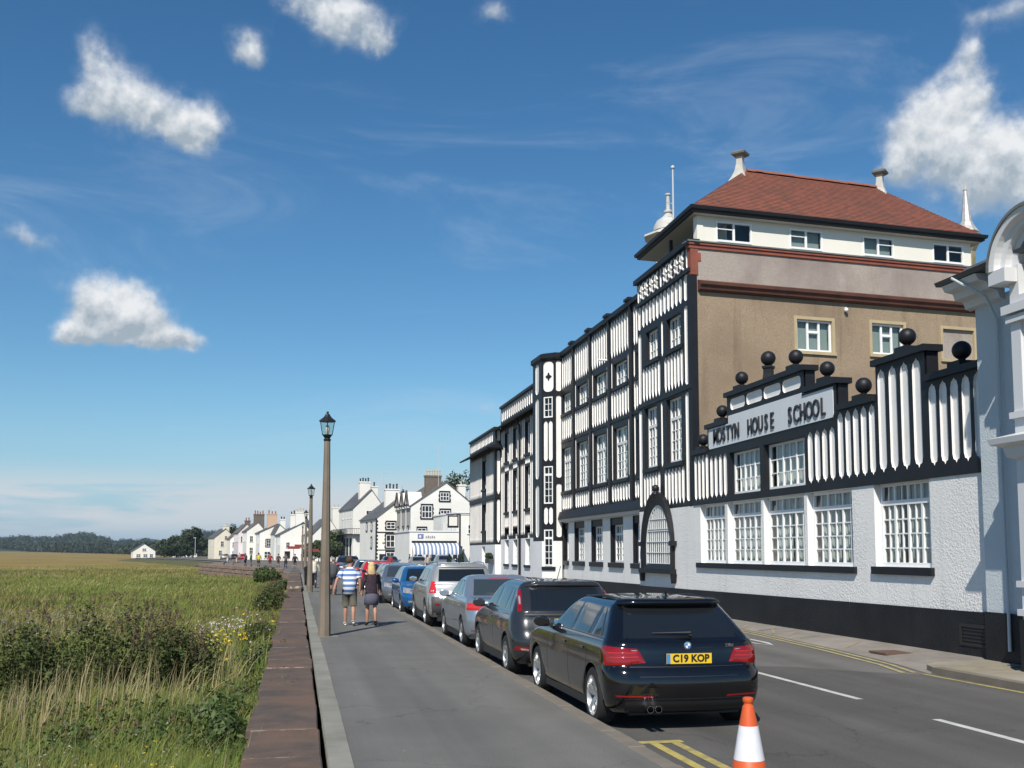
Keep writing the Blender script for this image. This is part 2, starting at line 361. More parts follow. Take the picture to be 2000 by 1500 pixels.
PANEL_CACHE = {}
class Facade:
    def __init__(s, frame, parent, name='timber_frame', mat=None, depth=0.045):
        s.F = frame; s.parent = parent; s.mb = MB(); s.reg = []; s.mat = mat or BLACK; s.depth = depth; s.panels = []; s.name = name; s.wins = []
    def row(s, u0, u1, z0, z1, n, fill=0.66, kind='tongue', ztop=None):
        """n white infill panels side by side between u0 and u1"""
        cw = (u1-u0)/n; fill = min(.9, fill*(1.24 if kind == 'point' else 1.1))
        for i in range(n):
            s.panel(u0+i*cw, u0+(i+1)*cw, z0, z1, cw*fill, (z1-z0)-0.04, kind)
    def panel(s, u0, u1, z0, z1, w, h, kind='tongue'):
        uc = (u0+u1)/2; zc = (z0+z1)/2; pts = batten_shape(w, h, kind)
        outer = [Vector((u0, z0, 0)), Vector((u1, z0, 0)), Vector((u1, z1, 0)), Vector((u0, z1, 0))]
        hole = [Vector((uc+x, zc+y, 0)) for x, y in pts]
        tri = tessellate_polygon([outer, list(reversed(hole))])
        allp = outer+list(reversed(hole))
        s.mb.add([s.F(p.x, p.y, 0) for p in allp], [tuple(t) for t in tri])
        s.reg.append((u0, u1, z0, z1)); s.panels.append((uc, zc, round(w, 3), round(h, 3), kind))
    def hole(s, u0, u1, z0, z1, reveal=0.2, mat=None):
        """opening with jambs; jambs go to the frame's mesh unless a material is given"""
        s.reg.append((u0, u1, z0, z1))
        mb = s.mb if mat is None else MB()
        F = s.F; r = -reveal
        for a, b in (((u0, z0), (u1, z0)), ((u1, z0), (u1, z1)), ((u1, z1), (u0, z1)), ((u0, z1), (u0, z0))):
            mb.quad(F(*a, 0), F(*b, 0), F(*b, r), F(*a, r))
        if mat is not None: mb.build('window_reveal', mat, s.parent)
    def fill(s, rects):
        """black sheet over the rects, less the regions already used"""
        us = sorted({round(x, 4) for r in rects+s.reg for x in r[:2]}); zs = sorted({round(x, 4) for r in rects+s.reg for x in r[2:]})
        def ins(u, z, L): return any(a < u < b and c < z < d for a, b, c, d in L)
        for i in range(len(us)-1):
            j = 0
            while j < len(zs)-1:
                uc = (us[i]+us[i+1])/2
                ok = lambda k: us[i+1]-us[i] > 1e-4 and ins(uc, (zs[k]+zs[k+1])/2, rects) and not ins(uc, (zs[k]+zs[k+1])/2, s.reg)
                if ok(j):
                    k = j
                    while k+1 < len(zs)-1 and ok(k+1): k += 1
                    F = s.F; s.mb.quad(F(us[i], zs[j]), F(us[i+1], zs[j]), F(us[i+1], zs[k+1]), F(us[i], zs[k+1])); j = k+1
                else: j += 1
    def build(s):
        fr = s.mb.build(s.name, s.mat, s.parent)
        for uc, zc, w, h, kind in s.panels:
            key = (w, h, kind, s.depth, s.F.sg)
            if key not in PANEL_CACHE:
                pts = batten_shape(w, h, kind); n = len(pts); m = MB(); dd = -s.depth*s.F.sg
                m.add([(x, dd, y) for x, y in pts]+[(x, 0, y) for x, y in pts],
                      [tuple(range(n))]+[(i, (i+1) % n, (i+1) % n+n, i+n) for i in range(n)])
                PANEL_CACHE[key] = m.mesh('infill_panel', PANEL)
            link(bpy.data.objects.new('infill_panel', PANEL_CACHE[key]), fr, s.F.mat(uc, zc, 0))
        return fr

PANE_CACHE = {}
def window(F, parent, u0, u1, z0, z1, d, lights=2, cols=2, rows=4, top=None, toprows=1, fw=0.06, mw=0.05, bw=0.022, panes=True, sill=True, thick=0.07, mat=None, sash=None, glass=None):
    """joinery window: outer frame, mullions between lights, glazing bars and panes. d is the depth of the glass"""
    mat = mat or JOINERY; glass = glass or GLASS
    fr = MB(); f0, f1 = d-0.02, d+thick-0.02
    fr.obox(F, u0, u0+fw, f0, f1, z0, z1); fr.obox(F, u1-fw, u1, f0, f1, z0, z1)
    fr.obox(F, u0+fw, u1-fw, f0, f1, z1-fw, z1); fr.obox(F, u0+fw, u1-fw, f0, f1+(0.03 if sill else 0), z0, z0+fw*1.2)
    o = fr.build('window', mat, parent)
    bars = MB(); cells = []
    U0, U1, Z0, Z1 = u0+fw, u1-fw, z0+fw*1.2, z1-fw
    lw = ((U1-U0)-mw*(lights-1))/lights
    zt = Z1
    if top:
        zt = top-0.05; bars.obox(F, U0, U1, f0+0.004, f1-0.006, top-0.05, top+0.05)
    for i in range(lights):
        a = U0+i*(lw+mw); b = a+lw
        if i: bars.obox(F, a-mw, a, f0+0.006, f1-0.01, Z0, zt)
        if i and top: bars.obox(F, a-mw, a, f0+0.006, f1-0.01, top+0.05, Z1)
        for zz0, zz1, rr in ([(Z0, zt, rows)]+([(top+0.05, Z1, toprows)] if top else [])):
            cw = (b-a)/cols; ch = (zz1-zz0)/rr
            for k in range(1, cols): bars.obox(F, a+k*cw-bw/2, a+k*cw+bw/2, d-0.012, d+0.028, zz0, zz1)
            for k in range(1, rr):
                tb = bw*(2.4 if (sash and k == sash) else 1)
                bars.obox(F, a, b, d-0.014, d+0.024, zz0+k*ch-tb/2, zz0+k*ch+tb/2)
            for p in range(cols):
                for q in range(rr): cells.append((a+(p+.5)*cw, zz0+(q+.5)*ch, cw, ch))
    if bars.v: bars.build('glazing_bars', mat, o)
    if panes:
        for uc, zc, w, h in cells:
            key = (round(w, 3), round(h, 3), glass.name)
            if key not in PANE_CACHE:
                m = MB(); m.box(-w/2, w/2, -0.002, 0.002, -h/2, h/2); PANE_CACHE[key] = m.mesh('pane', glass)
            # old glass is never quite in plane: each pane leans a little
            Mx = F.mat(uc, zc, d) @ Matrix.Rotation(random.gauss(0, 0.004), 4, 'Z') @ Matrix.Rotation(random.gauss(0, 0.004), 4, 'X')
            link(bpy.data.objects.new('pane', PANE_CACHE[key]), o, Mx)
    else:
        g = MB(); g.obox(F, U0, U1, d-.002, d+.002, Z0, Z1); g.build('pane', glass, o, normals=True)
    return o
def curtains(F, parent, u0, u1, z0, z1, d, parts=((0, .3), (.7, 1)), mat=None):
    """wavy hanging fabric behind a window"""
    for a, b in parts:
        ua, ub = u0+(u1-u0)*a, u0+(u1-u0)*b; m = MB(); n = max(6, int((ub-ua)/0.05)); vs = []
        for i in range(n+1):
            u = ua+(ub-ua)*i/n; dd = d+0.018*math.sin(i*1.7)
            vs += [F(u, z0, dd), F(u, z1, dd)]
        m.add(vs, [(2*i, 2*i+2, 2*i+3, 2*i+1) for i in range(n)]); m.build('curtain', mat or CURTAIN, parent)
def part_box(name, F, mat, parent, u0, u1, d0, d1, z0, z1):
    m = MB(); m.obox(F, u0, u1, d0, d1, z0, z1); return m.build(name, mat, parent)
def solid_box(name, mat, parent, *b):
    m = MB(); m.box(*b); return m.build(name, mat, parent)
def text_mesh(txt, size, depth, mat, name, bold=0.0):
    cu = bpy.data.curves.new(name, 'FONT'); cu.body = txt; cu.size = size; cu.extrude = depth/2; cu.align_x = 'CENTER'; cu.offset = bold
    cu.resolution_u = 3
    o = bpy.data.objects.new(name, cu); col.objects.link(o); dg = bpy.context.evaluated_depsgraph_get()
    me = bpy.data.meshes.new_from_object(o.evaluated_get(dg)); bpy.data.objects.remove(o)
    me.materials.clear(); me.materials.append(mat); me.name = name
    return me
def ball_finial(parent, X, Y, z, r=0.17, w=0.19, ped=0.1):
    m = MB(); m.box(X-w, X+w, Y-w, Y+w, z, z+ped)
    o = m.build('finial_base', BLACK, parent)
    b = MB(); b.lathe([(0.09, 0), (0.065, 0.03), (0.07, 0.05)], 14, (X, Y, z+ped)); b.sphere((X, Y, z+ped+0.04+r), r, 24, 14)
    return b.build('ball_finial', BLACK, o, smooth=True)

# ================================================================== the school: hall with the name board
def school_hall():
    X0 = 11.9; F = Frame((X0, 0, 0), (0, 1, 0), (-1, 0, 0))
    t = thing('school_hall', 'low white roughcast school hall with stepped black parapet, ball finials and name board', 'building', (X0, 23.4, 0))
    # lower wall with its window openings
    lo = Facade(F, t, 'roughcast_wall', ROUGH)
    wins = [(28.12, 29.98), (25.72, 27.93), (23.33, 25.58), (21.1, 23.18)]
    for a, b in wins: lo.hole(a, b, 1.53, 3.25, 0.2, WHITE)
    lo.hole(18.2, 20.2, 1.55, 3.27, 0.2, WHITE)
    lo.fill([(16.36, 30.5, 0.6, 3.28)]); lo.build()
    pl = MB(); pl.prism([(16.3, -0.12), (30.5, -0.12), (30.5, 0.705), (16.3, 0.79)], lambda a, b: F(a, b, 0.03), lambda a, b: F(a, b, -0.2)); pl.build('plinth', BLACKR, t)
    part_box('sill', F, BLACK, t, 20.96, 30.22, -0.17, 0.075, 1.38, 1.528); part_box('sill', F, BLACK, t, 18.12, 20.28, -0.17, 0.075, 1.39, 1.548)
    for i, (a, b) in enumerate(wins):
        w = window(F, t, a+0.002, b-0.002, 1.532, 3.248, -0.2, 3, 2, 4, top=2.86, fw=0.07, mw=0.06, bw=0.03)
        curtains(F, w, a+0.1, b-0.1, 1.6, 3.2, -0.32, ((0, .44), (.52, 1)) if i % 2 else ((0, .5), (.56, 1)))
    w = window(F, t, 18.202, 20.198, 1.552, 3.268, -0.2, 4, 2, 4, top=2.86, fw=0.07, mw=0.06, bw=0.03)
    curtains(F, w, 18.3, 20.1, 1.6, 3.2, -0.32, ((0, .55), (.8, 1)))
    # timbered upper wall
    up = Facade(F, t)
    up.row(16.46, 18.18, 3.47, 5.10, 5, 0.62); up.row(18.3, 20.0, 3.47, 5.68, 4, 0.6); up.row(20.02, 21.68, 3.45, 5.0, 5, 0.62)
    up.row(21.72, 23.12, 3.44, 4.72, 4, 0.62); up.row(27.86, 29.2, 3.40, 4.68, 4, 0.6); up.row(29.24, 30.44, 3.38, 4.78, 4, 0.6)
    up.row(23.3, 27.64, 5.80, 6.15, 4, 0.88, 'round')
    for a, b in ((25.74, 27.74), (23.22, 25.5)): up.hole(a, b, 3.45, 4.63, 0.22)
    segs = [(16.36, 18.22, 5.27), (18.22, 20.0, 5.88), (20.0, 21.66, 5.15), (21.66, 23.2, 5.79), (23.2, 27.84, 6.35), (27.84, 29.32, 5.61), (29.32, 30.5, 4.93)]
    up.fill([(a, b, 3.26, z-0.12) for a, b, z in segs]); up.build()
    part_box('fascia_board', F, BLACK, t, 16.36, 30.49, -0.1, 0.03, 3.262, 3.40)
    for a, b in ((25.742, 27.738), (23.222, 25.498)):
        w = window(F, t, a, b, 3.452, 4.628, -0.2, 3, 2, 3, fw=0.06, mw=0.055, bw=0.03)
        curtains(F, w, a+.1, b-.1, 3.5, 4.6, -0.32, ((0, .42), (.5, 1)))
    for i, (a, b, z) in enumerate(segs):
        hi = i in (1, 3, 4, 5)
        e0 = 0.08 if (i and segs[i-1][2] < z) or i == 0 else -0.02; e1 = 0.08 if (i < 6 and segs[i+1][2] < z) else -0.02
        part_box('coping', F, BLACK, t, a-e0, b+e1, -0.36, 0.075, z-0.13, z)
        part_box('parapet_wall', F, BLACK, t, a+0.002, b-0.002, -0.30, -0.05, 4.7 if i < 6 else 4.4, z-0.13)
    for Y, z in ((17.25, 5.27), (19.0, 5.88), (20.72, 5.15), (22.3, 5.79), (23.85, 6.35), (27.1, 6.35), (28.5, 5.61), (30.0, 4.93)):
        ball_finial(t, X0+0.14, Y, z, 0.175 if z < 6 else 0.18)
    # taller pedestal behind the board
    m = MB(); m.lathe([(0.3, 0), (0.3, 0.08), (0.22, 0.16), (0.17, 0.5), (0.17, 0.62), (0.21, 0.66), (0.21, 0.72), (0.09, 0.74)], 4, (13.6, 28.7, 6.62))
    m.box(13.3, 13.9, 28.4, 29.0, 4.6, 6.62)
    p = m.build('finial_pedestal', BLACK, t); b = MB(); b.sphere((13.6, 28.7, 7.57), 0.22, 24, 14); b.build('ball_finial', BLACK, p, smooth=True)
    # name board
    bd = MB(); bd.prism([(21.82, 4.90), (29.12, 4.86), (29.18, 4.92), (29.18, 5.46), (27.72, 5.46), (27.72, 5.68), (23.3, 5.68), (23.3, 5.60), (21.78, 5.60), (21.78, 4.96)],
                        lambda a, b: F(a, b, 0.004), lambda a, b: F(a, b, 0.022))
    board = bd.build('name_board', material('board_paint', (0.66, 0.69, 0.71), 0.6, (0.6, 0.63, 0.65), 1.2), t)
    LETTER = material('letter_paint', (0.02, 0.02, 0.024), 0.5)
    words = [('MOSTYN', 28.75, 26.95), ('HOUSE', 26.42, 24.72), ('SCHOOL', 24.05, 22.05)]
    for wd, ua, ub in words:
        n = len(wd)
        for i, ch in enumerate(wd):
            u = ua+(ub-ua)*(i+0.5)/n
            me = text_mesh(ch, 0.60, 0.035, LETTER, 'letter', 0.003)
            M = Matrix.Translation(F(u, 5.0, 0.04)) @ Matrix(((0, 0, -1, 0), (-1, 0, 0, 0), (0, 1, 0, 0), (0, 0, 0, 1))) @ Matrix.Scale(0.74 if ch not in 'M' else 0.84, 4, (1, 0, 0))
            link(bpy.data.objects.new('letter', me), board, M)
    # vent in the plinth, plate below it
    v = MB(); v.obox(F, 16.5, 17.36, 0.031, 0.05, 0.5, 0.56); v.obox(F, 16.5, 17.36, 0.031, 0.05, 0.17, 0.22); v.obox(F, 16.5, 16.56, 0.031, 0.05, 0.22, 0.5); v.obox(F, 17.3, 17.36, 0.031, 0.05, 0.22, 0.5)
    for k in range(4): v.obox(F, 16.56, 17.3, 0.031, 0.04, 0.25+k*0.065, 0.275+k*0.065)
    v.build('vent_grille', material('grille_iron', (0.02, 0.018, 0.018), 0.5), t)
    # body behind, low roof
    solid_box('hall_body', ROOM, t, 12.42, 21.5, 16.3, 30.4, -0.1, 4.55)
    rf = MB(); rf.box(12.3, 21.6, 16.4, 30.45, 4.56, 4.66); rf.build('roof', SLATE, t)
    return t
school_hall()

# ================================================================== main block: timbered front, brown side wall, red hipped roof
def tile_roof(name, parent, corners, mat, courses=26, step=0.018):
    """one roof slope as overlapping courses; corners: eave a, eave b, top b, top a"""
    a, b, c, d = [Vector(p) for p in corners]; m = MB()
    n = (b-a).cross(d-a).normalized()
    if n.z < 0: n = -n
    for i in range(courses):
        t0, t1 = i/courses, min(1, (i+1.35)/courses)
        p0, p1 = a.lerp(d, t0), b.lerp(c, t0); q0, q1 = a.lerp(d, t1), b.lerp(c, t1)
        m.add([p0+n*step*1.2, p1+n*step*1.2, q1+n*0.002, q0+n*0.002, p0, p1], [(0, 1, 2, 3), (4, 5, 1, 0)])
    return m.build(name, mat, parent)
def tile_material(name, c1, c2, mortar, bw=0.17, rh=0.1, rot=None):
    m = bpy.data.materials.new(name); m.use_nodes = True; nt = m.node_tree; N = nt.nodes; L = nt.links; b = N['Principled BSDF']; b.inputs['Roughness'].default_value = 0.85
    g = N.new('ShaderNodeNewGeometry')
    n0 = N.new('ShaderNodeTexNoise'); n0.inputs['Scale'].default_value = 0.9; n0.inputs['Detail'].default_value = 5; L.new(g.outputs['Position'], n0.inputs['Vector'])
    mp = N.new('ShaderNodeMapping'); mp.inputs['Scale'].default_value = (6, 6, 12); L.new(g.outputs['Position'], mp.inputs['Vector'])
    v = N.new('ShaderNodeTexVoronoi'); v.inputs['Scale'].default_value = 1.0; L.new(mp.outputs[0], v.inputs['Vector'])
    sp = N.new('ShaderNodeSeparateColor'); L.new(v.outputs['Color'], sp.inputs[0])
    m1 = N.new('ShaderNodeMix'); m1.data_type = 'RGBA'; L.new(sp.outputs[0], m1.inputs[0]); m1.inputs[6].default_value = (*c1, 1); m1.inputs[7].default_value = (*c2, 1)
    r = N.new('ShaderNodeMapRange'); L.new(n0.outputs['Fac'], r.inputs[0]); r.inputs[1].default_value = 0.5; r.inputs[2].default_value = 0.75; r.inputs[4].default_value = 0.6
    m2 = N.new('ShaderNodeMix'); m2.data_type = 'RGBA'; L.new(r.outputs[0], m2.inputs[0]); L.new(m1.outputs[2], m2.inputs[6]); m2.inputs[7].default_value = (*mortar, 1)
    L.new(m2.outputs[2], b.inputs['Base Color'])
    bp = N.new('ShaderNodeBump'); bp.inputs['Strength'].default_value = 0.6; bp.inputs['Distance'].default_value = 0.03; L.new(sp.outputs[1], bp.inputs['Height']); L.new(bp.outputs[0], b.inputs['Normal'])
    return m
REDTILE = tile_material('red_clay_tiles', (0.26, 0.088, 0.054), (0.165, 0.064, 0.045), (0.12, 0.065, 0.042))

def main_block():
    X0 = 11.9; F = Frame((X0, 0, 0), (0, 1, 0), (-1, 0, 0))
    t = thing('school_main_block', 'tall school block with brown pebbledash side wall, timbered front and red hipped roof', 'building', (X0+2, 33, 0))
    # ground floor
    lo = Facade(F, t, 'roughcast_wall', ROUGH); lo.fill([(30.5, 35.75, 0.5, 3.28)]); lo.build()
    pl = MB(); pl.prism([(30.5, -0.12), (35.75, -0.12), (35.75, 0.68), (30.5, 0.70)], lambda a, b: F(a, b, 0.03), lambda a, b: F(a, b, -0.2)); pl.build('plinth', BLACKR, t)
    # pointed arch window in a moulded black surround
    uc = 33.72
    def arch(hw, zs, apex, n=9):
        pts = []
        for i in range(n+1):
            k = i/n; ang = k*math.pi/2
            pts.append((uc-hw*math.cos(ang)**1.0*(1-0.06*math.sin(2*ang)), zs+(apex-zs)*math.sin(ang)**0.93))
        return pts+[(2*uc-p[0], p[1]) for p in reversed(pts[:-1])]
    outer = [(uc-1.52, 1.16)]+arch(1.52, 2.15, 3.86)+[(uc+1.52, 1.16)]; inner = [(uc-1.22, 1.42)]+arch(1.22, 2.1, 3.42)+[(uc+1.22, 1.42)]
    sr = MB(); n = len(outer)
    for i in range(n):
        j = (i+1) % n
        a, b, c, d = outer[i], outer[j], inner[j], inner[i]
        mid0 = ((a[0]*.5+d[0]*.5), (a[1]*.5+d[1]*.5)); mid1 = ((b[0]*.5+c[0]*.5), (b[1]*.5+c[1]*.5))
        sr.quad(F(*a, 0.0), F(*b, 0.0), F(*b, 0.14), F(*a, 0.14)); sr.quad(F(*a, 0.14), F(*b, 0.14), F(*mid1, 0.10), F(*mid0, 0.10))
        sr.quad(F(*mid0, 0.10), F(*mid1, 0.10), F(*c, 0.07), F(*d, 0.07)); sr.quad(F(*c, 0.07), F(*d, 0.07), F(*d, 0.004), F(*c, 0.004))
    s = sr.build('arch_surround', BLACK, t)
    m = MB(); m.obox(F, uc-1.62, uc+1.62, 0, 0.2, 1.14, 1.30); m.obox(F, uc-1.7, uc-1.48, 0, 0.2, 2.05, 2.2); m.obox(F, uc+1.48, uc+1.7, 0, 0.2, 2.05, 2.2)
    for sg in (-1, 1):
        m.prism([(uc+sg*1.45, 1.14), (uc+sg*1.68, 1.14), (uc+sg*1.62, 0.88), (uc+sg*1.52, 0.84)], lambda a, b: F(a, b, 0), lambda a, b: F(a, b, 0.15))
    m.build('arch_sill', BLACK, t)
    m = MB(); c = F(uc, 3.98, 0.1); m.sphere(c, 0.13, 12, 8); m.lathe([(0.14, -0.2), (0.09, -0.12), (0.1, -0.05)], 8, c); m.build('arch_finial', BLACK, t, smooth=True)
    wnd = MB(); ip = inner; wnd.prism(ip, lambda a, b: F(a, b, 0.012), lambda a, b: F(a, b, 0.016)); w = wnd.build('window', GLASS, t, normals=True)
    bk = MB(); tri = tessellate_polygon([[Vector((p[0], p[1], 0)) for p in ip]]); bk.add([F(p[0], p[1], 0.003) for p in ip], [tuple(q) for q in tri])
    bk.build('window_blind', material('pale_blind', (0.42, 0.44, 0.45), 0.8, (0.28, 0.30, 0.31), 0.8), w)
    bars = MB()
    def zi(u):   # height of the inner arch at u
        for p, q in zip(ip[1:], ip[2:-1]):
            if min(p[0], q[0]) <= u <= max(p[0], q[0]) and p[0] != q[0]: return p[1]+(q[1]-p[1])*(u-p[0])/(q[0]-p[0])
        return 2.0
    for k in range(-5, 6):
        u = uc+k*0.205; wd = 0.026 if k in (-3, 3) else 0.011
        bars.obox(F, u-wd, u+wd, 0.017, 0.032, 1.44, zi(u)-0.01)
    for z in (1.47, 1.83, 2.19, 2.55, 2.62, 2.95):
        hw = min(1.2, 1.2*(1 if z < 2.15 else max(0.1, math.sqrt(max(0, 1-((z-2.1)/1.32)**2)))))-0.02
        bars.obox(F, uc-hw, uc+hw, 0.019, 0.047, z-0.011, z+0.011)
    for i in range(len(ip)-1):
        a, b = ip[i], ip[i+1]; k = 0.94
        f = lambda p: (uc+(p[0]-uc)*k, 1.42+(p[1]-1.42)*0.965)
        bars.quad(F(*a, 0.04), F(*b, 0.04), F(*f(b), 0.04), F(*f(a), 0.04)); bars.quad(F(*f(a), 0.04), F(*f(b), 0.04), F(*f(b), 0.017), F(*f(a), 0.017))
    bars.build('glazing_bars', JOINERY, w)
    # timbered front
    up = Facade(F, t)
    W1 = [(33.78, 35.08), (31.46, 32.84)]
    for a, b in W1: up.hole(a, b, 4.74, 6.86, 0.2)
    W2 = [(33.62, 34.85), (31.4, 32.74)]
    for a, b in W2: up.hole(a, b, 8.46, 9.52, 0.2)
    up.panel(30.66, 31.14, 3.36, 6.9, 0.34, 3.4, 'round'); up.panel(35.3, 35.7, 3.36, 6.9, 0.3, 3.4, 'round')
    up.panel(33.16, 33.4, 4.62, 6.92, 0.14, 2.2, 'point')
    up.row(33.45, 35.25, 3.36, 4.56, 6, 0.6, 'point'); up.row(31.2, 33.1, 3.36, 4.56, 6, 0.6, 'point')
    up.panel(30.66, 31.14, 7.06, 9.62, 0.34, 2.5, 'round'); up.panel(35.3, 35.7, 7.06, 9.62, 0.3, 2.5, 'round')
    up.panel(33.02, 33.3, 8.36, 9.6, 0.15, 1.2, 'point')
    up.row(33.35, 35.25, 7.08, 8.3, 6, 0.6, 'point'); up.row(31.2, 33.0, 7.08, 8.3, 6, 0.6, 'point')
    up.panel(30.66, 31.14, 9.74, 10.6, 0.34, 0.82, 'round'); up.panel(35.3, 35.7, 9.74, 10.6, 0.3, 0.82, 'round')
    up.row(31.2, 35.25, 9.74, 10.58, 11, 0.6, 'point')
    for a, b in ((30.64, 30.92), (33.1, 33.36), (35.5, 35.72)): up.panel(a, b, 10.72, 11.42, 0.16, 0.66, 'point')
    up.fill([(30.5, 35.75, 3.26, 11.46)]); up.build()
    # white carved tracery in the balustrade
    TR = MB(); 
    for a in (30.98, 32.02, 33.42, 34.46):
        for k in range(2):
            c = a+0.25+k*0.48
            for s1 in (-1, 1):
                for s2 in (-1, 1):
                    TR.tube([F(c+s1*0.2, 11.07+s2*0.3, 0.012), F(c+s1*0.05, 11.07+s2*0.2, 0.014), F(c+s1*0.12, 11.07+s2*0.06, 0.014), F(c, 11.07, 0.014)], [0.03, 0.04, 0.045, 0.03], 5)
    TR.build('balustrade_tracery', PANEL, t)
    for a, b in W1:
        w = window(F, t, a+.002, b-.002, 4.742, 6.858, -0.19, 2, 2, 4, top=6.2, toprows=1, fw=0.07, mw=0.07, bw=0.03)
        curtains(F, w, a+.1, b-.1, 4.8, 6.8, -0.28, ((0, .9),))
    for a, b in W2:
        w = window(F, t, a+.002, b-.002, 8.462, 9.518, -0.19, 2, 2, 3, fw=0.06, mw=0.07, bw=0.03)
        curtains(F, w, a+.1, b-.1, 8.5, 9.5, -0.28, ((0, .5), (.6, 1)))
    for a, b, z in [(x[0], x[1], 4.6) for x in W1]+[(x[0], x[1], 8.33) for x in W2]: part_box('sill', F, BLACK, t, a-.12, b+.12, 0.002, 0.06, z, z+0.135)
    part_box('balustrade_coping', F, BLACK, t, 30.42, 35.85, -0.3, 0.12, 11.46, 11.62)
    part_box('cornice_band', F, BLACK, t, 30.5, 35.78, 0.002, 0.07, 10.6, 10.72)
    part_box('string_course', F, BLACK, t, 30.5, 35.75, 0.002, 0.04, 6.92, 7.06)
    # side wall, turned a little from square
    an = R(5.5); C = Frame((X0, 30.5, 0), (math.cos(an), math.sin(an), 0), (math.sin(an), -math.cos(an), 0))
    def U(xm): return xm*(1+0.0032*(xm-11.9))-11.9
    UE = 11.4
    part_box('corner_post', C, BLACK, t, -0.004, 0.22, -0.25, 0.012, 3.28, 10.5)
    sw = Facade(C, t, 'pebbledash_wall', PEBBLE)
    cw = [(U(15.38)+.1, U(16.72)-.02, 8.29, 9.33), (U(18.02)+.1, U(19.27)-.02, 8.34, 9.38), (U(20.6)+.1, U(21.84)-.0, 8.33, 9.36)]
    for a, b, z0, z1 in cw: sw.hole(a, b, z0, z1, 0.14, STONE)
    sw.fill([(0.22, UE, 0.0, 10.0)]); sw.build()
    for i, (a, b, z0, z1) in enumerate(cw):
        m = MB(); m.obox(C, a-.1, b+.1, 0.002, 0.02, z1, z1+.1); m.obox(C, a-.1, a, 0.002, 0.02, z0, z1); m.obox(C, b, b+.1, 0.002, 0.02, z0, z1); m.build('stone_surround', STONE, t)
        part_box('stone_sill', C, STONE, t, a-.12, b+.12, 0.002, 0.07, z0-.1, z0)
        if i == 2:
            part_box('blocked_infill', C, GREYDASH, t, a, b, -0.13, -0.08, z0, z1)
        else:
            w = window(C, t, a+.002, b-.002, z0+.002, z1-.002, -0.12, 3, 1, 1, fw=0.06, mw=0.07, panes=True)
            part_box('casement_bar', C, JOINERY, w, a+(b-a)*0.335, a+(b-a)*0.665, -0.125, -0.075, z0+.62, z0+.7)
            m = MB(); m.obox(C, a+.06, b-.06, -0.22, -0.2, z0+.05, z1-.05); m.build('window_blind', material('grey_blind', (0.33, 0.36, 0.33), 0.8), w)
    m = MB(); m.prism([(0.0, 9.97), (0.16, 10.02), (0.2, 10.12), (0.26, 10.16), (0.28, 10.25), (0.04, 10.34), (0, 10.34)], lambda a, b: C(0.24, b, a), lambda a, b: C(UE, b, a)); m.build('cornice', TERRAD, t)
    bd = Facade(C, t, 'render_band', GREYDASH); bd.fill([(0.22, UE, 10.0, 11.34)]); bd.build()
    m = MB(); m.obox(C, 0.0, 0.26, -0.2, 0.03, 10.5, 11.34); m.obox(C, 0.26, 0.36, -0.2, 0.028, 10.95, 11.2); m.build('terracotta_quoin', TERRA, t)
    part_box('terracotta_moulding', C, TERRA, t, -0.05, UE, -0.2, 0.05, 11.34, 11.45); part_box('terracotta_moulding', C, TERRA, t, -0.08, UE, -0.2, 0.09, 11.452, 11.53); part_box('lead_capping', C, LEAD, t, -0.12, UE, -0.3, 0.12, 11.532, 11.575)
    # attic storey
    at = Facade(C, t, 'attic_wall', CREAM); C2 = Frame(C(0, 0, -0.12), C.u, C.n); at.F = C2
    aw = [(U(12.83), U(14.06)), (U(15.36), U(16.52)), (U(17.95), U(19.08)), (U(20.5), U(21.66))]
    for a, b in aw: at.hole(a, b, 11.66, 12.34, 0.1)
    at.fill([(0.32, 10.75, 11.5, 12.46)]); at.build()
    for i, (a, b) in enumerate(aw):
        w = window(C2, t, a+.002, b-.002, 11.662, 12.338, -0.03, 2, 1, 1, fw=0.055, mw=0.07)
        part_box('casement_bar', C2, JOINERY, w, *(((a+.06), (a+b)/2-.04) if i in (0, 1) else ((a+b)/2+.04, b-.06)), -0.04, 0.0, 12.08, 12.11)
        if i in (1, 2):
            m = MB(); m.obox(C2, a+.06, b-.06, -0.16, -0.14, 11.7, 12.3); m.build('window_blind', MATS['grey_blind'], w)
    part_box('corner_pilaster', C2, CREAM, t, 0.30, 0.52, -0.22, 0.03, 11.58, 12.445)
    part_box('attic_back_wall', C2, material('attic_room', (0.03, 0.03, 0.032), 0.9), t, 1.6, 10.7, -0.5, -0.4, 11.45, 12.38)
    m = MB(); m.box(13.4, 13.5, 31.2, 35.6, 11.47, 12.38); m.build('loggia_wall', CREAM, t)
    m = MB(); m.box(12.2, 12.3, 33.1, 33.2, 11.5, 12.38); m.build('loggia_post', BLACK, t)
    # eaves and hipped roof
    EA, EB = Vector((12.0, 30.36, 0)), C(11.0, 0, 0.14); EC, ED = EB+Vector((0.1, 5.6, 0)), Vector((12.05, 35.9, 0))
    ring = [EA, EB, EC, ED]; cen = sum(ring, Vector())/4
    def lvl(z, o): return [p+Vector((math.copysign(o, p.x-cen.x), math.copysign(o, p.y-cen.y), z)) for p in ring]
    m = MB(); m.add(lvl(12.45, 0.0), [(0, 1, 2, 3)]); m.build('soffit', SOFFIT, t)
    m = MB(); prev = lvl(12.445, 0.0)
    for z, o in ((12.48, 0.07), (12.53, 0.07), (12.56, 0.14), (12.66, 0.16), (12.664, 0.0)):
        cur = lvl(z, o)
        for i in range(4): m.quad(prev[i], prev[(i+1) % 4], cur[(i+1) % 4], cur[i])
        prev = cur
    m.build('eaves_fascia', BLACK, t)
    ez = 12.655; A, B, Cc, D = [p for p in lvl(ez, 0.07)]; r0, r1 = Vector((15.0, 33.1, 15.0)), Vector((20.3, 33.75, 15.0))
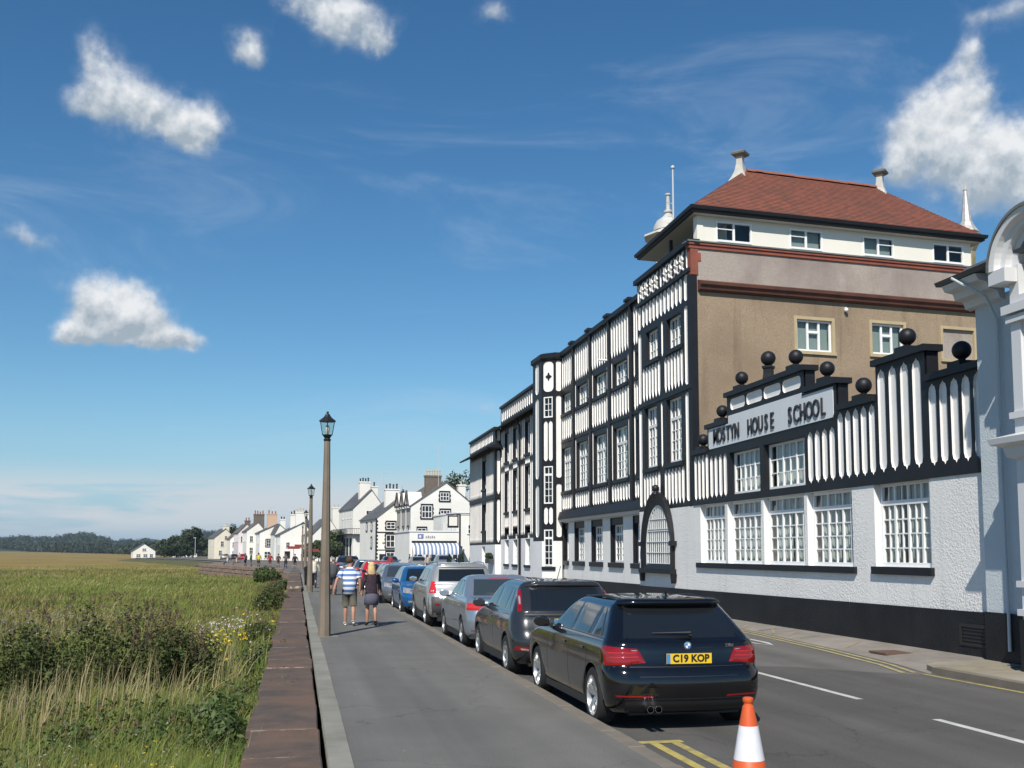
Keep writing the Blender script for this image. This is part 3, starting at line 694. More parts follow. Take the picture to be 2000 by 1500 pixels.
    for cs in ((A, B, r1, r0), (D, A, r0, r0), (B, Cc, r1, r1), (Cc, D, r0, r1)): tile_roof('roof_slope', t, cs, REDTILE, 30)
    RIDGE = material('ridge_tile', (0.30, 0.105, 0.06), 0.8, (0.22, 0.08, 0.05), 2)
    nr = 17; rmesh = None
    for i in range(nr):
        p = r0.lerp(r1, i/nr); q = r0.lerp(r1, (i+0.985)/nr)
        if rmesh is None:
            L_ = (q-p).length; m = MB(); pr = [(0.13*math.cos(R(a)), 0.11*math.sin(R(a))) for a in range(0, 181, 30)]
            m.add([(0, x, z) for x, z in pr]+[(L_, x, z) for x, z in pr], [(k, k+1, k+8, k+7) for k in range(6)]+[tuple(range(7)), tuple(range(13, 6, -1))]); rmesh = m.mesh('ridge_tile', RIDGE)
        link(bpy.data.objects.new('ridge_tile', rmesh), t, Matrix.Translation(p+Vector((0, 0, random.uniform(-.01, .012)-0.03))) @ Matrix.Rotation(math.atan2((r1-r0).y, (r1-r0).x), 4, 'Z'))
    for p in (r0+Vector((-.2, 0, -.12)), r1+Vector((.2, 0, -.12))):   # ridge ventilators
        m = MB(); m.lathe([(0.46, -0.3), (0.33, -0.12), (0.22, 0.08), (0.16, 0.32), (0.14, 0.55), (0.18, 0.58)], 4, p+Vector((0, 0, 0)))
        v = m.build('ridge_ventilator', material('grey_white_lead', (0.5, 0.49, 0.45), 0.7, (0.38, 0.37, 0.34), 3), t)
        m = MB(); m.lathe([(0.18, 0.58), (0.34, 0.66), (0.36, 0.72), (0.26, 0.76), (0.22, 0.8)], 4, p); m.build('ventilator_cap', LEAD, v)
    # small lamp on the side wall and its rust streak
    m = MB(); c = C(5.55, 9.72, 0.1); m.sphere(c, 0.07, 10, 8); m.tube([C(5.55, 9.8, 0.0), C(5.55, 9.8, 0.1)], 0.02, 6); m.build('wall_lamp', JOINERY, t, smooth=True)
    # body
    b = MB(); P = lambda u, z, d: C(u, z, d)
    b.obox(P, 1.15, 11.3, -0.5, -4.7, -0.1, 11.42); b.build('block_body', ROOM, t)
    b = MB(); b.obox(P, 0.7, 11.3, -0.25, -4.9, 11.43, 11.46); b.build('loggia_floor', LEAD, t)
    return t
main_block()

# ================================================================== long wing: bays of timber, ledge, ground floor in deep black reveals
def long_wing():
    X0 = 12.2; F = Frame((X0, 0, 0), (0, 1, 0), (-1, 0, 0)); G = Frame((X0+0.1, 0, 0), (0, 1, 0), (-1, 0, 0))
    t = thing('school_long_wing', 'long black and white timbered school wing with repeated bays and flat parapet', 'building', (X0+2, 42, 0))
    edges = [35.78, 37.45, 40.25, 43.05, 45.85, 48.4]
    up = Facade(F, t); wins = []
    for i in range(5):
        a, b = edges[i], edges[i+1]
        if i == 0:
            up.row(36.35, 37.15, 9.5, 11.02, 3, .6, 'point'); up.row(36.35, 37.15, 7.05, 8.2, 3, .6, 'point'); up.row(36.35, 37.15, 3.8, 4.5, 3, .6, 'point')
            wins += [(36.0, 36.85, 4.65, 6.7), (36.0, 36.85, 8.3, 9.2)]
            up.panel(36.95, 37.2, 4.65, 6.9, .13, 2.2, 'point'); up.panel(36.95, 37.2, 8.3, 9.4, .13, 1.05, 'point'); continue
        ua, ub = a+0.15, b-0.18
        if i == 4: ub = b-0.02
        up.row(ua, ub, 9.5, 11.02, 7, .62, 'point'); up.row(ua, ub, 7.05, 8.18, 7, .62, 'point'); up.row(ua, ub, 3.78, 4.5, 7, .62, 'point')
        up.panel(ua, ua+.3, 4.62, 6.92, .17, 2.26, 'point'); up.panel(ub-.24, ub-.02, 4.62, 6.92, .1, 2.26, 'point')
        up.panel(ua, ua+.3, 8.28, 9.4, .17, 1.08, 'point'); up.panel(ub-.24, ub-.02, 8.28, 9.4, .1, 1.08, 'point')
        wins += [(ua+.42, ub-.3, 4.66, 6.7), (ua+.42, ub-.36, 8.32, 9.25)]
    for w in wins: up.hole(*w, 0.2)
    up.fill([(35.78, 48.4, 3.7, 11.12)]); up.build()
    for k, (a, b, z0, z1) in enumerate(wins):
        tall = z1-z0 > 1.5
        w = window(F, t, a+.002, b-.002, z0+.002, z1-.002, -0.18, 2, 2, 4 if tall else 3, top=(z1-.62 if tall else None), fw=.065, mw=.06, bw=.03, panes=False)
        curtains(F, w, a+.08, b-.08, z0+.05, z1-.05, -0.27, ((0, .95),) if k % 3 else ((0, .4), (.55, 1)))
        part_box('sill', F, BLACK, t, a-.08, b+.08, .002, .06, z0-.13, z0)
    for e in edges[1:-1]:
        part_box('pilaster', F, BLACK, t, e-.12, e+.12, .002, .07, 3.74, 11.12); part_box('pilaster_cap', F, BLACK, t, e-.28, e+.28, -.3, .2, 11.3, 11.4)
    part_box('coping', F, BLACK, t, 35.78, 48.3, -.3, .13, 11.12, 11.3)
    m = MB(); m.prism([(0, 3.36), (.2, 3.36), (.2, 3.44), (.12, 3.72), (0, 3.72)], lambda a, b: F(35.78, b, a), lambda a, b: F(48.3, b, a)); m.build('ledge', BLACK, t)
    m = MB(); m.prism([(-.1, 3.24), (.1, 3.24), (.16, 3.358), (-.1, 3.358)], lambda a, b: F(35.78, b, a), lambda a, b: F(48.3, b, a)); m.build('ledge_soffit', material('grey_white_paint', (.62, .62, .62), .7), t)
    part_box('string_course', F, BLACK, t, 35.78, 48.3, .002, .03, 6.94, 7.03)
    lo = Facade(G, t, 'roughcast_wall', ROUGH); gw = [(36.1, 37.75), (38.95, 40.65), (41.75, 43.45), (44.55, 46.25), (47.3, 48.3)]
    for a, b in gw: lo.hole(a, b, 1.43, 3.2, .24, BLACK)
    lo.fill([(35.78, 48.4, .45, 3.25)]); lo.build()
    for a, b in gw:
        w = window(G, t, a+.002, b-.14, 1.44, 2.92, -.22, 2, 2, 4, fw=.065, mw=.06, bw=.028, panes=False, top=2.55)
        part_box('lintel', G, BLACK, t, a+.004, b-.004, -.22, -.04, 2.92, 3.19); part_box('jamb_board', G, BLACK, t, b-.135, b-.004, -.23, -.12, 1.45, 2.91)
        part_box('sill', G, BLACK, t, a-.08, b+.1, -.3, .09, 1.24, 1.428)
        curtains(G, w, a+.1, b-.2, 1.5, 2.85, -.3, ((0, .9),))
    pl = MB(); pl.prism([(35.76, -.12), (48.3, -.12), (48.3, .63), (35.76, .68)], lambda a, b: G(a, b, .03), lambda a, b: G(a, b, -.2)); pl.build('plinth', BLACKR, t)
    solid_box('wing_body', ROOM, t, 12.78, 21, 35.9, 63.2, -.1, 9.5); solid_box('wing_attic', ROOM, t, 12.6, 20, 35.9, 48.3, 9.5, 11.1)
    m = MB(); m.box(12.3, 20, 35.8, 48.3, 11.11, 11.16); m.build('roof', LEAD, t)
    # white security lamps and pipes on the bays
    m = MB(); m.tube([F(40.3, 9.55, .09), F(40.3, 9.55, .45)], .045, 8); m.build('flood_lamp', JOINERY, t)
    # half-octagon stair turret
    P = [(12.2, 48.1), (11.9, 48.1), (11.35, 48.65), (11.3, 50.3), (11.9, 50.95), (12.2, 50.95)]
    def face(k): 
        a, b = Vector((*P[k], 0)), Vector((*P[k+1], 0)); d = (b-a).normalized(); n = Vector((d.y, -d.x, 0))
        if n.dot(Vector((-1, -.4, 0))) < 0: n = -n
        return Frame(a, d, n), (b-a).length
    for k in range(4):
        f, L = face(k); fa = Facade(f, t, 'turret_timber_frame', depth=.03); e = .06
        if k == 1:
            fa.panel(e, L-e, 9.42, 10.98, L-.22, 1.46, 'round')
            fa.hole(e+.1, L-e-.06, 8.22, 9.22, .06); fa.row(e+.08, L-e-.04, 6.1, 8.1, 2, .72, 'tongue'); fa.hole(e+.1, L-e-.06, 4.12, 5.9, .06); fa.row(e+.08, L-e-.04, 3.1, 4.0, 2, .72, 'tongue')
            fa.hole(e+.1, L-e-.06, 1.2, 2.9, .06, WHITE)
        else:
            w = min(L-.1, .62) if k == 2 else L-.05
            fa.panel(.02, L-.02, 9.42, 10.98, w, 1.46, 'round'); fa.panel(.02, L-.02, 5.3, 9.3, w, 3.9, 'round'); fa.panel(.02, L-.02, 2.5, 5.1, w, 2.5, 'round')
        fa.fill([(0, L, 2.36, 11.06)]); fa.build()
        lw = Facade(f, t, 'turret_wall', WHITE)
        if k == 1: lw.reg.append((e+.1, L-e-.06, 1.2, 2.9))
        lw.fill([(0, L, -.1, 2.36)]); lw.build()
        if k == 1:
            for z0, z1, rows, tp in ((8.22, 9.22, 3, None), (4.12, 5.9, 4, 5.5), (1.2, 2.9, 4, 2.5)):
                w = window(f, t, e+.102, L-e-.062, z0+.002, z1-.002, -.05, 1, 2, rows, top=tp, fw=.05, bw=.025, panes=True)
                m = MB(); m.obox(f, e+.15, L-e-.1, -.35, -.33, z0+.05, z1-.05); m.build('room_wall', material('dark_room', (.045, .045, .05), .9), w)
            part_box('sill', f, BLACK, t, .02, L-.02, .002, .07, 1.0, 1.16)
            m = MB(); c = (L/2-.0, 10.2)
            pts = []
            for q in range(16):
                an = 2*math.pi*q/16; rr = .17 if q % 4 == 0 else (.12 if q % 2 else .075)
                pts.append((c[0]+rr*math.cos(an), c[1]+rr*math.sin(an)*1.15))
            m.prism(pts, lambda a, b: f(a, b, -.028), lambda a, b: f(a, b, .01)); m.build('quatrefoil', BLACK, t)
        part_box('plinth', f, BLACKR, t, -.01, L+.01, -.1, .03, -.12, .62)
    cc = Vector((12.1, 49.5)); 
    def grow(s): return [((Vector(p)-cc)*s+cc) for p in P]
    m = MB()
    for s0, z0, s1, z1 in ((1.0, 10.98, 1.12, 11.08), (1.12, 11.08, 1.12, 11.28), (1.12, 11.28, .9, 11.36)):
        A, B = grow(s0), grow(s1)
        for i in range(5): m.quad((*A[i], z0), (*A[i+1], z0), (*B[i+1], z1), (*B[i], z1))
    m.add([(*p, 11.358) for p in grow(.9)], [tuple(range(6))]); m.build('turret_cap', BLACK, t)
    m = MB(); m.box(12.0, 12.9, 48.5, 50.6, 0, 11.0); m.build('turret_core', ROOM, t)
    return t
long_wing()

def far_wing():
    X0 = 12.2; F = Frame((X0, 0, 0), (0, 1, 0), (-1, 0, 0))
    t = thing('school_far_wing', 'timbered school wing beyond the octagonal turret with black gutter canopy and downpipe', 'building', (X0+2, 57, 0))
    up = Facade(F, t); us = [(52.4, 53.6), (55.1, 56.3), (58.4, 59.6), (60.9, 62.1)]
    for a, b in us: up.hole(a, b, 7.2, 8.95, .25); up.hole(a, b, 4.2, 6.5, .25); up.hole(a, b, 2.55, 3.2, .25)
    cuts = [50.95]+[x for p in us for x in p]+[63.38]
    for i in range(0, len(cuts), 2):
        a, b = cuts[i]+.04, cuts[i+1]-.04
        n = max(2, round((b-a)/.40)); up.row(a, b, 6.95, 9.2, n, .5, 'point'); up.row(a, b, 2.75, 6.75, n, .5, 'point')
    for a, b in us:
        up.row(a, b, 6.62, 7.05, 4, .6, 'point'); up.row(a, b, 3.25, 4.05, 4, .6, 'point')
    up.row(51.0, 63.2, 9.75, 10.55, 22, .52, 'point')
    up.fill([(50.95, 63.38, 2.6, 10.62)]); up.build()
    for a, b in us:
        for z0, z1, r in ((7.2, 8.95, 4), (4.2, 6.5, 5)):
            w = window(F, t, a+.002, b-.002, z0+.002, z1-.002, -.22, 2, 1, r, panes=False, bw=.03, fw=.07)
            curtains(F, w, a+.1, b-.1, z0+.1, z1-.1, -.3, ((0, .9),)); part_box('sill', F, BLACK, t, a-.1, b+.1, .002, .07, z0-.14, z0)
    lo = Facade(F, t, 'rendered_wall', WHITE)
    for a, b in us: lo.hole(a, b, 1.15, 2.55, .22, WHITE)
    lo.fill([(50.95, 63.38, .3, 2.6)]); lo.build()
    for a, b in us:
        window(F, t, a+.002, b-.002, 1.152, 2.9, -.2, 2, 1, 4, panes=False, fw=.07); part_box('sill', F, BLACK, t, a-.1, b+.1, .002, .08, 1.0, 1.148)
    part_box('coping', F, BLACK, t, 50.9, 63.38, -.25, .1, 10.62, 10.76)
    m = MB(); m.prism([(0, 9.6), (0, 9.45), (.45, 9.25), (.5, 9.34)], lambda a, b: F(50.96, b, a), lambda a, b: F(63.6, b, a)); m.build('gutter_canopy', BLACK, t)
    m = MB(); m.tube([F(57.4, 9.3, .3), F(57.4, 8.9, .09), F(57.4, 0, .09)], .07, 8); m.build('downpipe', BLACK, t)
    part_box('plinth', F, BLACKR, t, 50.95, 63.38, -.1, .03, -.12, .5)
    m = MB(); m.box(12.3, 20, 48.3, 63.3, 9.52, 9.6); m.build('roof', LEAD, t)
    return t
far_wing()

def end_wing():
    X0 = 11.85; F = Frame((X0, 0, 0), (0, 1, 0), (-1, 0, 0)); S = Frame((X0, 63.4, 0), (1, 0, 0), (0, -1, 0))
    t = thing('school_end_wing', 'projecting timbered end block of the school with hipped gutter canopy and window box', 'building', (X0+2, 68, 0))
    up = Facade(F, t); us = [(66.6, 68.0)]
    for a, b in us: up.hole(a, b, 5.9, 7.75, .3); up.hole(a, b, 3.2, 4.9, .3)
    for z0, z1 in ((5.35, 8.1), (2.4, 5.1)):
        up.row(63.95, 66.5, z0, z1, 6, .5, 'point'); up.row(68.1, 72.9, z0, z1, 10, .5, 'point')
    up.row(64.1, 72.9, 8.66, 9.36, 17, .52, 'point'); up.fill([(63.4, 73.1, 2.3, 9.42)]); up.build()
    sd = Facade(S, t); sd.panel(.08, .34, 5.35, 8.1, .2, 2.7, 'point'); sd.panel(.08, .34, 2.4, 5.1, .2, 2.65, 'point'); sd.panel(.08, .34, 8.66, 9.36, .2, .66, 'round'); sd.fill([(0, .5, 2.3, 9.42)]); sd.build()
    for a, b in us:
        for z0, z1 in ((5.9, 7.75), (3.2, 4.9)):
            window(F, t, a+.002, b-.002, z0+.002, z1-.002, -.26, 2, 1, 4, panes=False, fw=.07); part_box('sill', F, BLACK, t, a-.1, b+.1, .002, .07, z0-.14, z0)
    lo = Facade(F, t, 'rendered_wall', WHITE); lo.hole(66.9, 68.1, .9, 2.2, .22, WHITE); lo.fill([(63.4, 73.1, -.1, 2.3)]); lo.build(); window(F, t, 66.902, 68.098, .902, 2.198, -.2, 2, 1, 3, panes=False)
    part_box('sill', F, BLACK, t, 66.8, 68.2, .002, .08, .76, .898)
    sl = Facade(S, t, 'rendered_wall', WHITE); sl.fill([(0, .5, -.1, 2.3)]); sl.build()
    part_box('band', F, BLACK, t, 63.4, 73.1, .002, .03, 5.12, 5.33); part_box('band', S, BLACK, t, -.03, .4, .002, .03, 5.12, 5.33)
    part_box('coping', F, BLACK, t, 63.3, 73.1, -.3, .1, 9.42, 9.54)
    m = MB(); m.prism([(0, 8.5), (0, 8.36), (.6, 8.12), (.66, 8.2)], lambda a, b: F(63.4-a, b, a), lambda a, b: F(73.1+a, b, a)); m.prism([(0, 8.5), (0, 8.36), (.6, 8.12), (.66, 8.2)], lambda a, b: S(-a, b, a), lambda a, b: S(.5, b, a)); m.build('gutter_canopy', BLACK, t)
    m = MB(); m.box(12.3, 20, 63.6, 73.05, -.1, 9.3); m.build('wing_body', ROOM, t)
    m = MB(); m.box(12.0, 20, 63.45, 73.0, 9.31, 9.38); m.build('roof', LEAD, t)
    part_box('plinth', F, BLACKR, t, 63.4, 73.1, -.1, .03, -.12, .35)
    return t
end_wing()

# ================================================================== roof-top things of the school
def cupola():
    c = (13.8, 37.6, 12.1)
    t = thing('cupola', 'white octagonal cupola with lead dome and tall finial on the school roof', 'cupola', (13.8, 37.6, 11.16))
    m = MB(); m.lathe([(.5, -.96), (.5, 1.75)], 8, c); m.build('lantern', CREAM, t)
    m = MB(); m.lathe([(.5, 1.62), (.98, 1.78), (.96, 1.86), (.6, 2.0), (.55, 2.05)], 8, c); m.build('eaves', SOFFIT, t)
    m = MB(); m.lathe([(.58, 2.05), (.56, 2.25), (.45, 2.45), (.26, 2.58), (.16, 2.68), (.12, 2.74), (.17, 2.78), (.17, 2.86), (.085, 2.9), (.07, 3.45), (.11, 3.47), (.11, 3.53), (.04, 3.55)], 16, c)
    m.build('dome', material('pale_lead', (.55, .54, .51), .6, (.4, .4, .38), 3), t, smooth=True)
cupola()
def flagpole():
    x, y = 13.75, 36.9; t = thing('flagpole', 'thin white flagpole with ball top rising behind the red roof', 'flagpole', (x, y, 11.16))
    m = MB(); m.tube([(x, y, 11.16), (x, y, 16.35)], [.05, .03], 8); m.build('pole', material('grey_pole', (.5, .52, .53), .5), t)
    m = MB(); m.sphere((x, y, 16.42), .08, 10, 8); m.build('ball', MATS['grey_pole'], t, smooth=True)
    m = MB(); m.tube([(x, y, 14.2), (x-.25, y, 14.25)], .015, 5); m.tube([(x, y, 15.0), (x-.28, y, 15.05)], .015, 5); m.build('bracket', MATS['grey_pole'], t)
flagpole()
def spire():
    x, y, z0 = 25.9, 36.5, 10.8; t = thing('lead_spire', 'slim silver lead spire on a mossy stone base behind the red roof', 'spire', (x, y, z0))
    m = MB(); m.lathe([(.3, -11), (.3, 2.9), (.5, 3.3), (.42, 3.75)], 8, (x, y, z0)); m.build('base', material('mossy_stone', (.2, .17, .07), .9, (.3, .27, .2), 3), t)
    m = MB(); m.lathe([(.46, 3.7), (.3, 3.95), (.24, 4.1), (.2, 4.15), (.12, 4.9), (.07, 5.4), (.09, 5.45), (.03, 5.5), (.02, 5.8)], 8, (x, y, z0)); m.build('spire_cone', material('silver_lead', (.6, .58, .55), .45, (.4, .38, .35), 5, metal=.3), t)
spire()

# ================================================================== neighbour with the arched dormer and the projecting white bay
def neighbour():
    X0 = 11.72; F = Frame((X0, 0, 0), (0, 1, 0), (-1, 0, 0))
    t = thing('bay_fronted_house', 'pale house front with projecting white bay window and arched dormer beside the school hall', 'house', (X0+1, 14, 0))
    WALL = material('pale_blue_roughcast', (.58, .63, .65), .8, (.53, .58, .60), .8, bump=1.0, bscale=30, bdist=.014)
    w = Facade(F, t, 'roughcast_wall', WALL); w.fill([(8, 16.36, .8, 6.25)]); w.build()
    sd = MB(); sd.quad((X0, 16.36, .6), (X0+.3, 16.36, .6), (X0+.3, 16.36, 6.25), (X0, 16.36, 6.25)); sd.quad((X0, 16.36, 3), (20, 16.36, 3), (20, 16.36, 6.25), (X0, 16.36, 6.25)); sd.build('end_wall', WALL, t)
    part_box('plinth', F, BLACKR, t, 8, 16.37, -.2, .04, -.12, .82)
    WP = material('white_gloss_trim', (.64, .645, .65), .45)
    # eaves cornice
    m = MB(); prof = [(0, 6.13), (.1, 6.16), (.14, 6.28), (.3, 6.31), (.34, 6.42), (.5, 6.45), (.56, 6.55), (0, 6.6)]
    m.prism(prof, lambda a, b: F(15.55, b, a), lambda a, b: F(16.5, b, a)); m.build('eaves_cornice', WP, t)
    m = MB(); m.prism([(.0, 6.61), (.6, 6.56), (.64, 6.63), (.2, 6.73), (0, 6.95)], lambda a, b: F(8, b, a), lambda a, b: F(16.6, b, a)); m.build('slate_verge', SLATE, t)
    m = MB(); m.tube([F(16.1, 6.6, .62), F(15.9, 6.45, .55), F(15.72, 6.2, .25), F(15.7, 5.8, .07), F(15.7, .2, .07)], .03, 8); m.build('downpipe', WALL, t)
    # two-storey bay
    B0, B1, D = 12.95, 14.62, .62
    BF = Frame((X0-D, 0, 0), (0, 1, 0), (-1, 0, 0)); BS = Frame((X0, B1, 0), (-1, 0, 0), (0, 1, 0)); BN = Frame((X0, B0, 0), (-1, 0, 0), (0, -1, 0))
    m = MB(); m.box(X0-D-.05, X0, B0, B1+.02, -.12, .8); m.build('bay_plinth', BLACKR, t)
    m = MB(); m.box(X0-D, X0, B0, B1, .8, 1.35); m.box(X0-D, X0, B0, B1, 3.15, 3.45); m.box(X0-D, X0, B0, B1, 5.58, 5.9); m.box(X0-D, X0, B0, B1, 3.7, 4.05)
    for a, b in ((B0, B0+.22), (B1-.22, B1)): m.box(X0-D, X0, a, b, 1.35, 3.15); m.box(X0-D, X0, a, b, 4.05, 5.58); m.box(X0-D, X0, a, b, 5.9, 6.4)
    m.build('bay_frame', WP, t)
    m = MB(); m.prism([(0, 3.3), (.1, 3.34), (.14, 3.5), (.28, 3.55), (.3, 3.64), (0, 3.72)], lambda a, b: BF(B0-a, b, a), lambda a, b: BF(B1+a, b, a)); m.prism([(0, 3.3), (.1, 3.34), (.14, 3.5), (.28, 3.55), (.3, 3.64), (0, 3.72)], lambda a, b: BS(0, b, a), lambda a, b: BS(D+a, b, a)); m.build('bay_cornice', WP, t)
    for z in (.86, 1.30, 3.95, 5.48): solid_box('bay_moulding', WP, t, X0-D-.06, X0, B0-.05, B1+.05, z, z+.1)
    solid_box('bay_moulding', WP, t, X0-D-.1, X0, B0-.1, B1+.1, 5.62, 5.76)
    for z0, z1 in ((1.42, 3.14), (4.16, 5.5)):
        window(BF, t, B0+.225, B1-.225, z0, z1, -.1, 2, 1, 2, fw=.07, mw=.1, panes=True)
    m = MB(); m.box(X0-.35, X0-.3, B0+.1, B1-.1, .9, 6.1); m.build('bay_room', MATS['dark_room'] if 'dark_room' in MATS else BLACK, t)
    # semicircular dormer hood over the bay, opening towards the street
    yc = 13.95; r = .80; zc = 6.34
    m = MB(); seg = 24
    ring = lambda rr, x, dz=0: [(x, yc+rr*math.cos(math.pi*i/seg), zc+dz+rr*math.sin(math.pi*i/seg)) for i in range(seg+1)]
    layers = [(r-.30, X0-.35), (r-.30, X0-.60), (r-.2, X0-.62), (r-.18, X0-.72), (r-.09, X0-.74), (r-.06, X0-.84), (r+.04, X0-.86), (r+.06, X0-.7)]
    rows = [ring(a, b) for a, b in layers]
    for A, Bb in zip(rows, rows[1:]):
        for i in range(seg): m.quad(A[i], A[i+1], Bb[i+1], Bb[i])
    m.build('dormer_arch', WP, t, smooth=True)
    m = MB(); A, Bb = ring(r+.08, X0-.88), ring(r+.08, X0+1.5); Ci, Di = ring(r+.03, X0-.88), ring(r+.03, X0+1.5)
    for i in range(seg): m.quad(A[i], A[i+1], Bb[i+1], Bb[i]); m.quad(A[i], A[i+1], Ci[i+1], Ci[i])
    m.build('dormer_roof', LEAD, t, smooth=True)
    m = MB(); pts = ring(r-.30, X0-.3); m.add(pts, [tuple(range(seg+1))]); m.build('dormer_glass', GLASS, t)
    m = MB(); pts = ring(r-.30, X0-.05); m.add(pts, [tuple(range(seg+1))]); m.build('dormer_room', MATS['dark_room'], t)
    for i in (6, 12, 18):
        an = math.pi*i/seg; mm = MB(); mm.tube([(X0-.31, yc, zc), (X0-.31, yc+(r-.31)*math.cos(an), zc+(r-.31)*math.sin(an))], .035, 5); mm.build('dormer_bar', WP, t)
    m = MB(); m.box(X0-.33, X0-.25, B0+.2, B1-.3, 5.9, zc); m.box(X0-.25, X0+.3, 12.9, 14.78, 5.6, 6.5); m.build('dormer_panel', WP, t)
    solid_box('dormer_springer', WP, t, X0-.84, X0, yc+r-.32, yc+r+.08, 6.12, 6.34); solid_box('dormer_springer', WP, t, X0-.84, X0, yc-r-.08, yc-r+.32, 6.12, 6.34)
    m = MB(); m.box(12.3, 19, 8, 16.3, -.1, 6.2); m.build('house_body', ROOM, t)
    m = MB(); m.add([(X0, 8, 6.6), (X0, 16.5, 6.6), (16, 16.5, 7.9), (16, 8, 7.9)], [(0, 1, 2, 3)]); m.build('roof', SLATE, t)
    return t
neighbour()

# ------------------------------------------------------------------ ground, road, footways, sea wall
ROADZ = -0.10
def asphalt(name, c1, c2, c3):
    return material(name, c1, .88, c2, 1.1, bump=.5, bscale=90, bdist=.004, color3=c3, n3=.25)
def worn(m):
    """polished wheel tracks, hairline cracks and grit on a tarmac surface"""
    nt = m.node_tree; N = nt.nodes; L = nt.links; b = N['Principled BSDF']; g = N.new('ShaderNodeNewGeometry'); src = b.inputs['Base Color'].links[0].from_socket
    def mul(val, cur):
        mx = N.new('ShaderNodeMix'); mx.data_type = 'RGBA'; mx.blend_type = 'MULTIPLY'; mx.inputs[0].default_value = 1; L.new(cur, mx.inputs[6]); L.new(val, mx.inputs[7]); return mx.outputs[2]
    def rg(x, a, c, lo, hi):
        r = N.new('ShaderNodeMapRange'); L.new(x, r.inputs[0]); r.inputs[1].default_value = a; r.inputs[2].default_value = c; r.inputs[3].default_value = lo; r.inputs[4].default_value = hi; return r.outputs[0]
    def nz(sc, det, mp):
        q = N.new('ShaderNodeMapping'); q.inputs['Scale'].default_value = mp; L.new(g.outputs['Position'], q.inputs['Vector']); n = N.new('ShaderNodeTexNoise'); n.inputs['Scale'].default_value = sc; n.inputs['Detail'].default_value = det; L.new(q.outputs[0], n.inputs['Vector']); return n
    cur = mul(rg(nz(1.0, 4, (1.3, .05, 1)).outputs['Fac'], .35, .65, .8, 1.14), src)
    cur = mul(rg(nz(60, 2, (1, 1, 1)).outputs['Fac'], .3, .7, .8, 1.18), cur)
    w = nz(1.6, 5, (1, 1, 1)); v = N.new('ShaderNodeTexVoronoi'); v.feature = 'DISTANCE_TO_EDGE'; v.inputs['Scale'].default_value = .28
    ad = N.new('ShaderNodeVectorMath'); ad.operation = 'MULTIPLY_ADD'; L.new(w.outputs['Color'], ad.inputs[0]); ad.inputs[1].default_value = (1.2, 1.2, 0); L.new(g.outputs['Position'], ad.inputs[2]); L.new(ad.outputs[0], v.inputs['Vector'])
    cur = mul(rg(v.outputs['Distance'], 0, .004, .62, 1.0), cur)
    v2 = N.new('ShaderNodeTexVoronoi'); v2.inputs['Scale'].default_value = 1.1; L.new(g.outputs['Position'], v2.inputs['Vector']); cur = mul(rg(v2.outputs['Distance'], .02, .03, 1.7, 1.0), cur)
    L.new(cur, b.inputs['Base Color'])
ROADM = asphalt('worn_asphalt', (.125, .119, .108), (.150, .143, .130), (.105, .100, .092))
ROADN = asphalt('new_asphalt', (.082, .078, .072), (.098, .093, .086), (.072, .069, .064))
PATHM = asphalt('path_asphalt', (.132, .128, .115), (.155, .150, .135), (.112, .109, .099))
worn(ROADM); worn(ROADN); worn(PATHM)
CONC = material('concrete_edging', (.22, .215, .18), .9, (.165, .165, .135), 2.0, bump=.4, bscale=40, bdist=.005, color3=(.28, .27, .23), n3=.8)
KERBM = material('kerb_stone', (.19, .165, .13), .9, (.14, .125, .10), 2.5, bump=.5, bscale=40, bdist=.006)
SANDST = material('red_sandstone', (.115, .078, .058), .9, (.066, .053, .043), 2.2, bump=.7, bscale=22, bdist=.012, color3=(.165, .093, .058), n3=.7, mix=(.38, .62))
MORTAR = material('pale_mortar', (.42, .38, .30), .9, (.15, .11, .085), 5, mix=(.45, .55))
YELLOW = material('yellow_road_paint', (.46, .37, .10), .8, (.22, .19, .10), 6, mix=(.4, .7))
DYEL = material('worn_yellow_paint', (.40, .34, .15), .85, (.26, .23, .13), 6, mix=(.4, .65))
HATCHP = material('faded_yellow_paint', (.34, .28, .13), .85, (.23, .20, .15), 8, mix=(.4, .6))
WHITEP = material('white_road_paint', (.56, .56, .53), .8, (.38, .38, .36), 4)
def sheet(name, pts, z, mat, kind='structure'):
    m = MB(); m.add([(x, y, z) for x, y in pts], [tuple(range(len(pts)))]); o = m.build(name, mat); o['kind'] = kind; return o

# road: long sheet swinging left beyond the school with the street
def ribbon(name, left, right, z, mat):
    m = MB(); n = len(left)
    m.add([(*p, z) for p in left]+[(*p, z) for p in right], [(i, i+1, n+i+1, n+i) for i in range(n-1)])
    return structure(m.build(name, mat))
RD_L = [(3.28, -10), (3.28, 60), (3.2, 85), (1.6, 115), (-1.5, 150), (-6.5, 190), (-14, 235), (-26, 285), (-45, 340)]
RD_R = [(10.9, -10), (12.0, 60), (13.4, 85), (13.5, 115), (11, 150), (7.5, 190), (1.0, 235), (-9, 285), (-25, 340)]
ribbon('road', RD_L, RD_R, ROADZ, ROADM)
sheet('road_patch', [(3.3, -8), (10.0, -8), (10.0, 15.2), (9.4, 15.6), (8.2, 16.9), (6.2, 17.4), (3.3, 17.6)], ROADZ+.004, ROADN)
# town ground under and behind the houses
sheet('town_ground', [(3, -30), (120, -30), (220, 500), (-20, 500), (-45, 400), (-48, 345), (-35, 290), (-21, 235), (-15, 203), (-8, 160), (-2, 130), (3, 85)], -0.14, material('gravelly_ground', (.15, .14, .12), .95, (.1, .1, .08), .4))
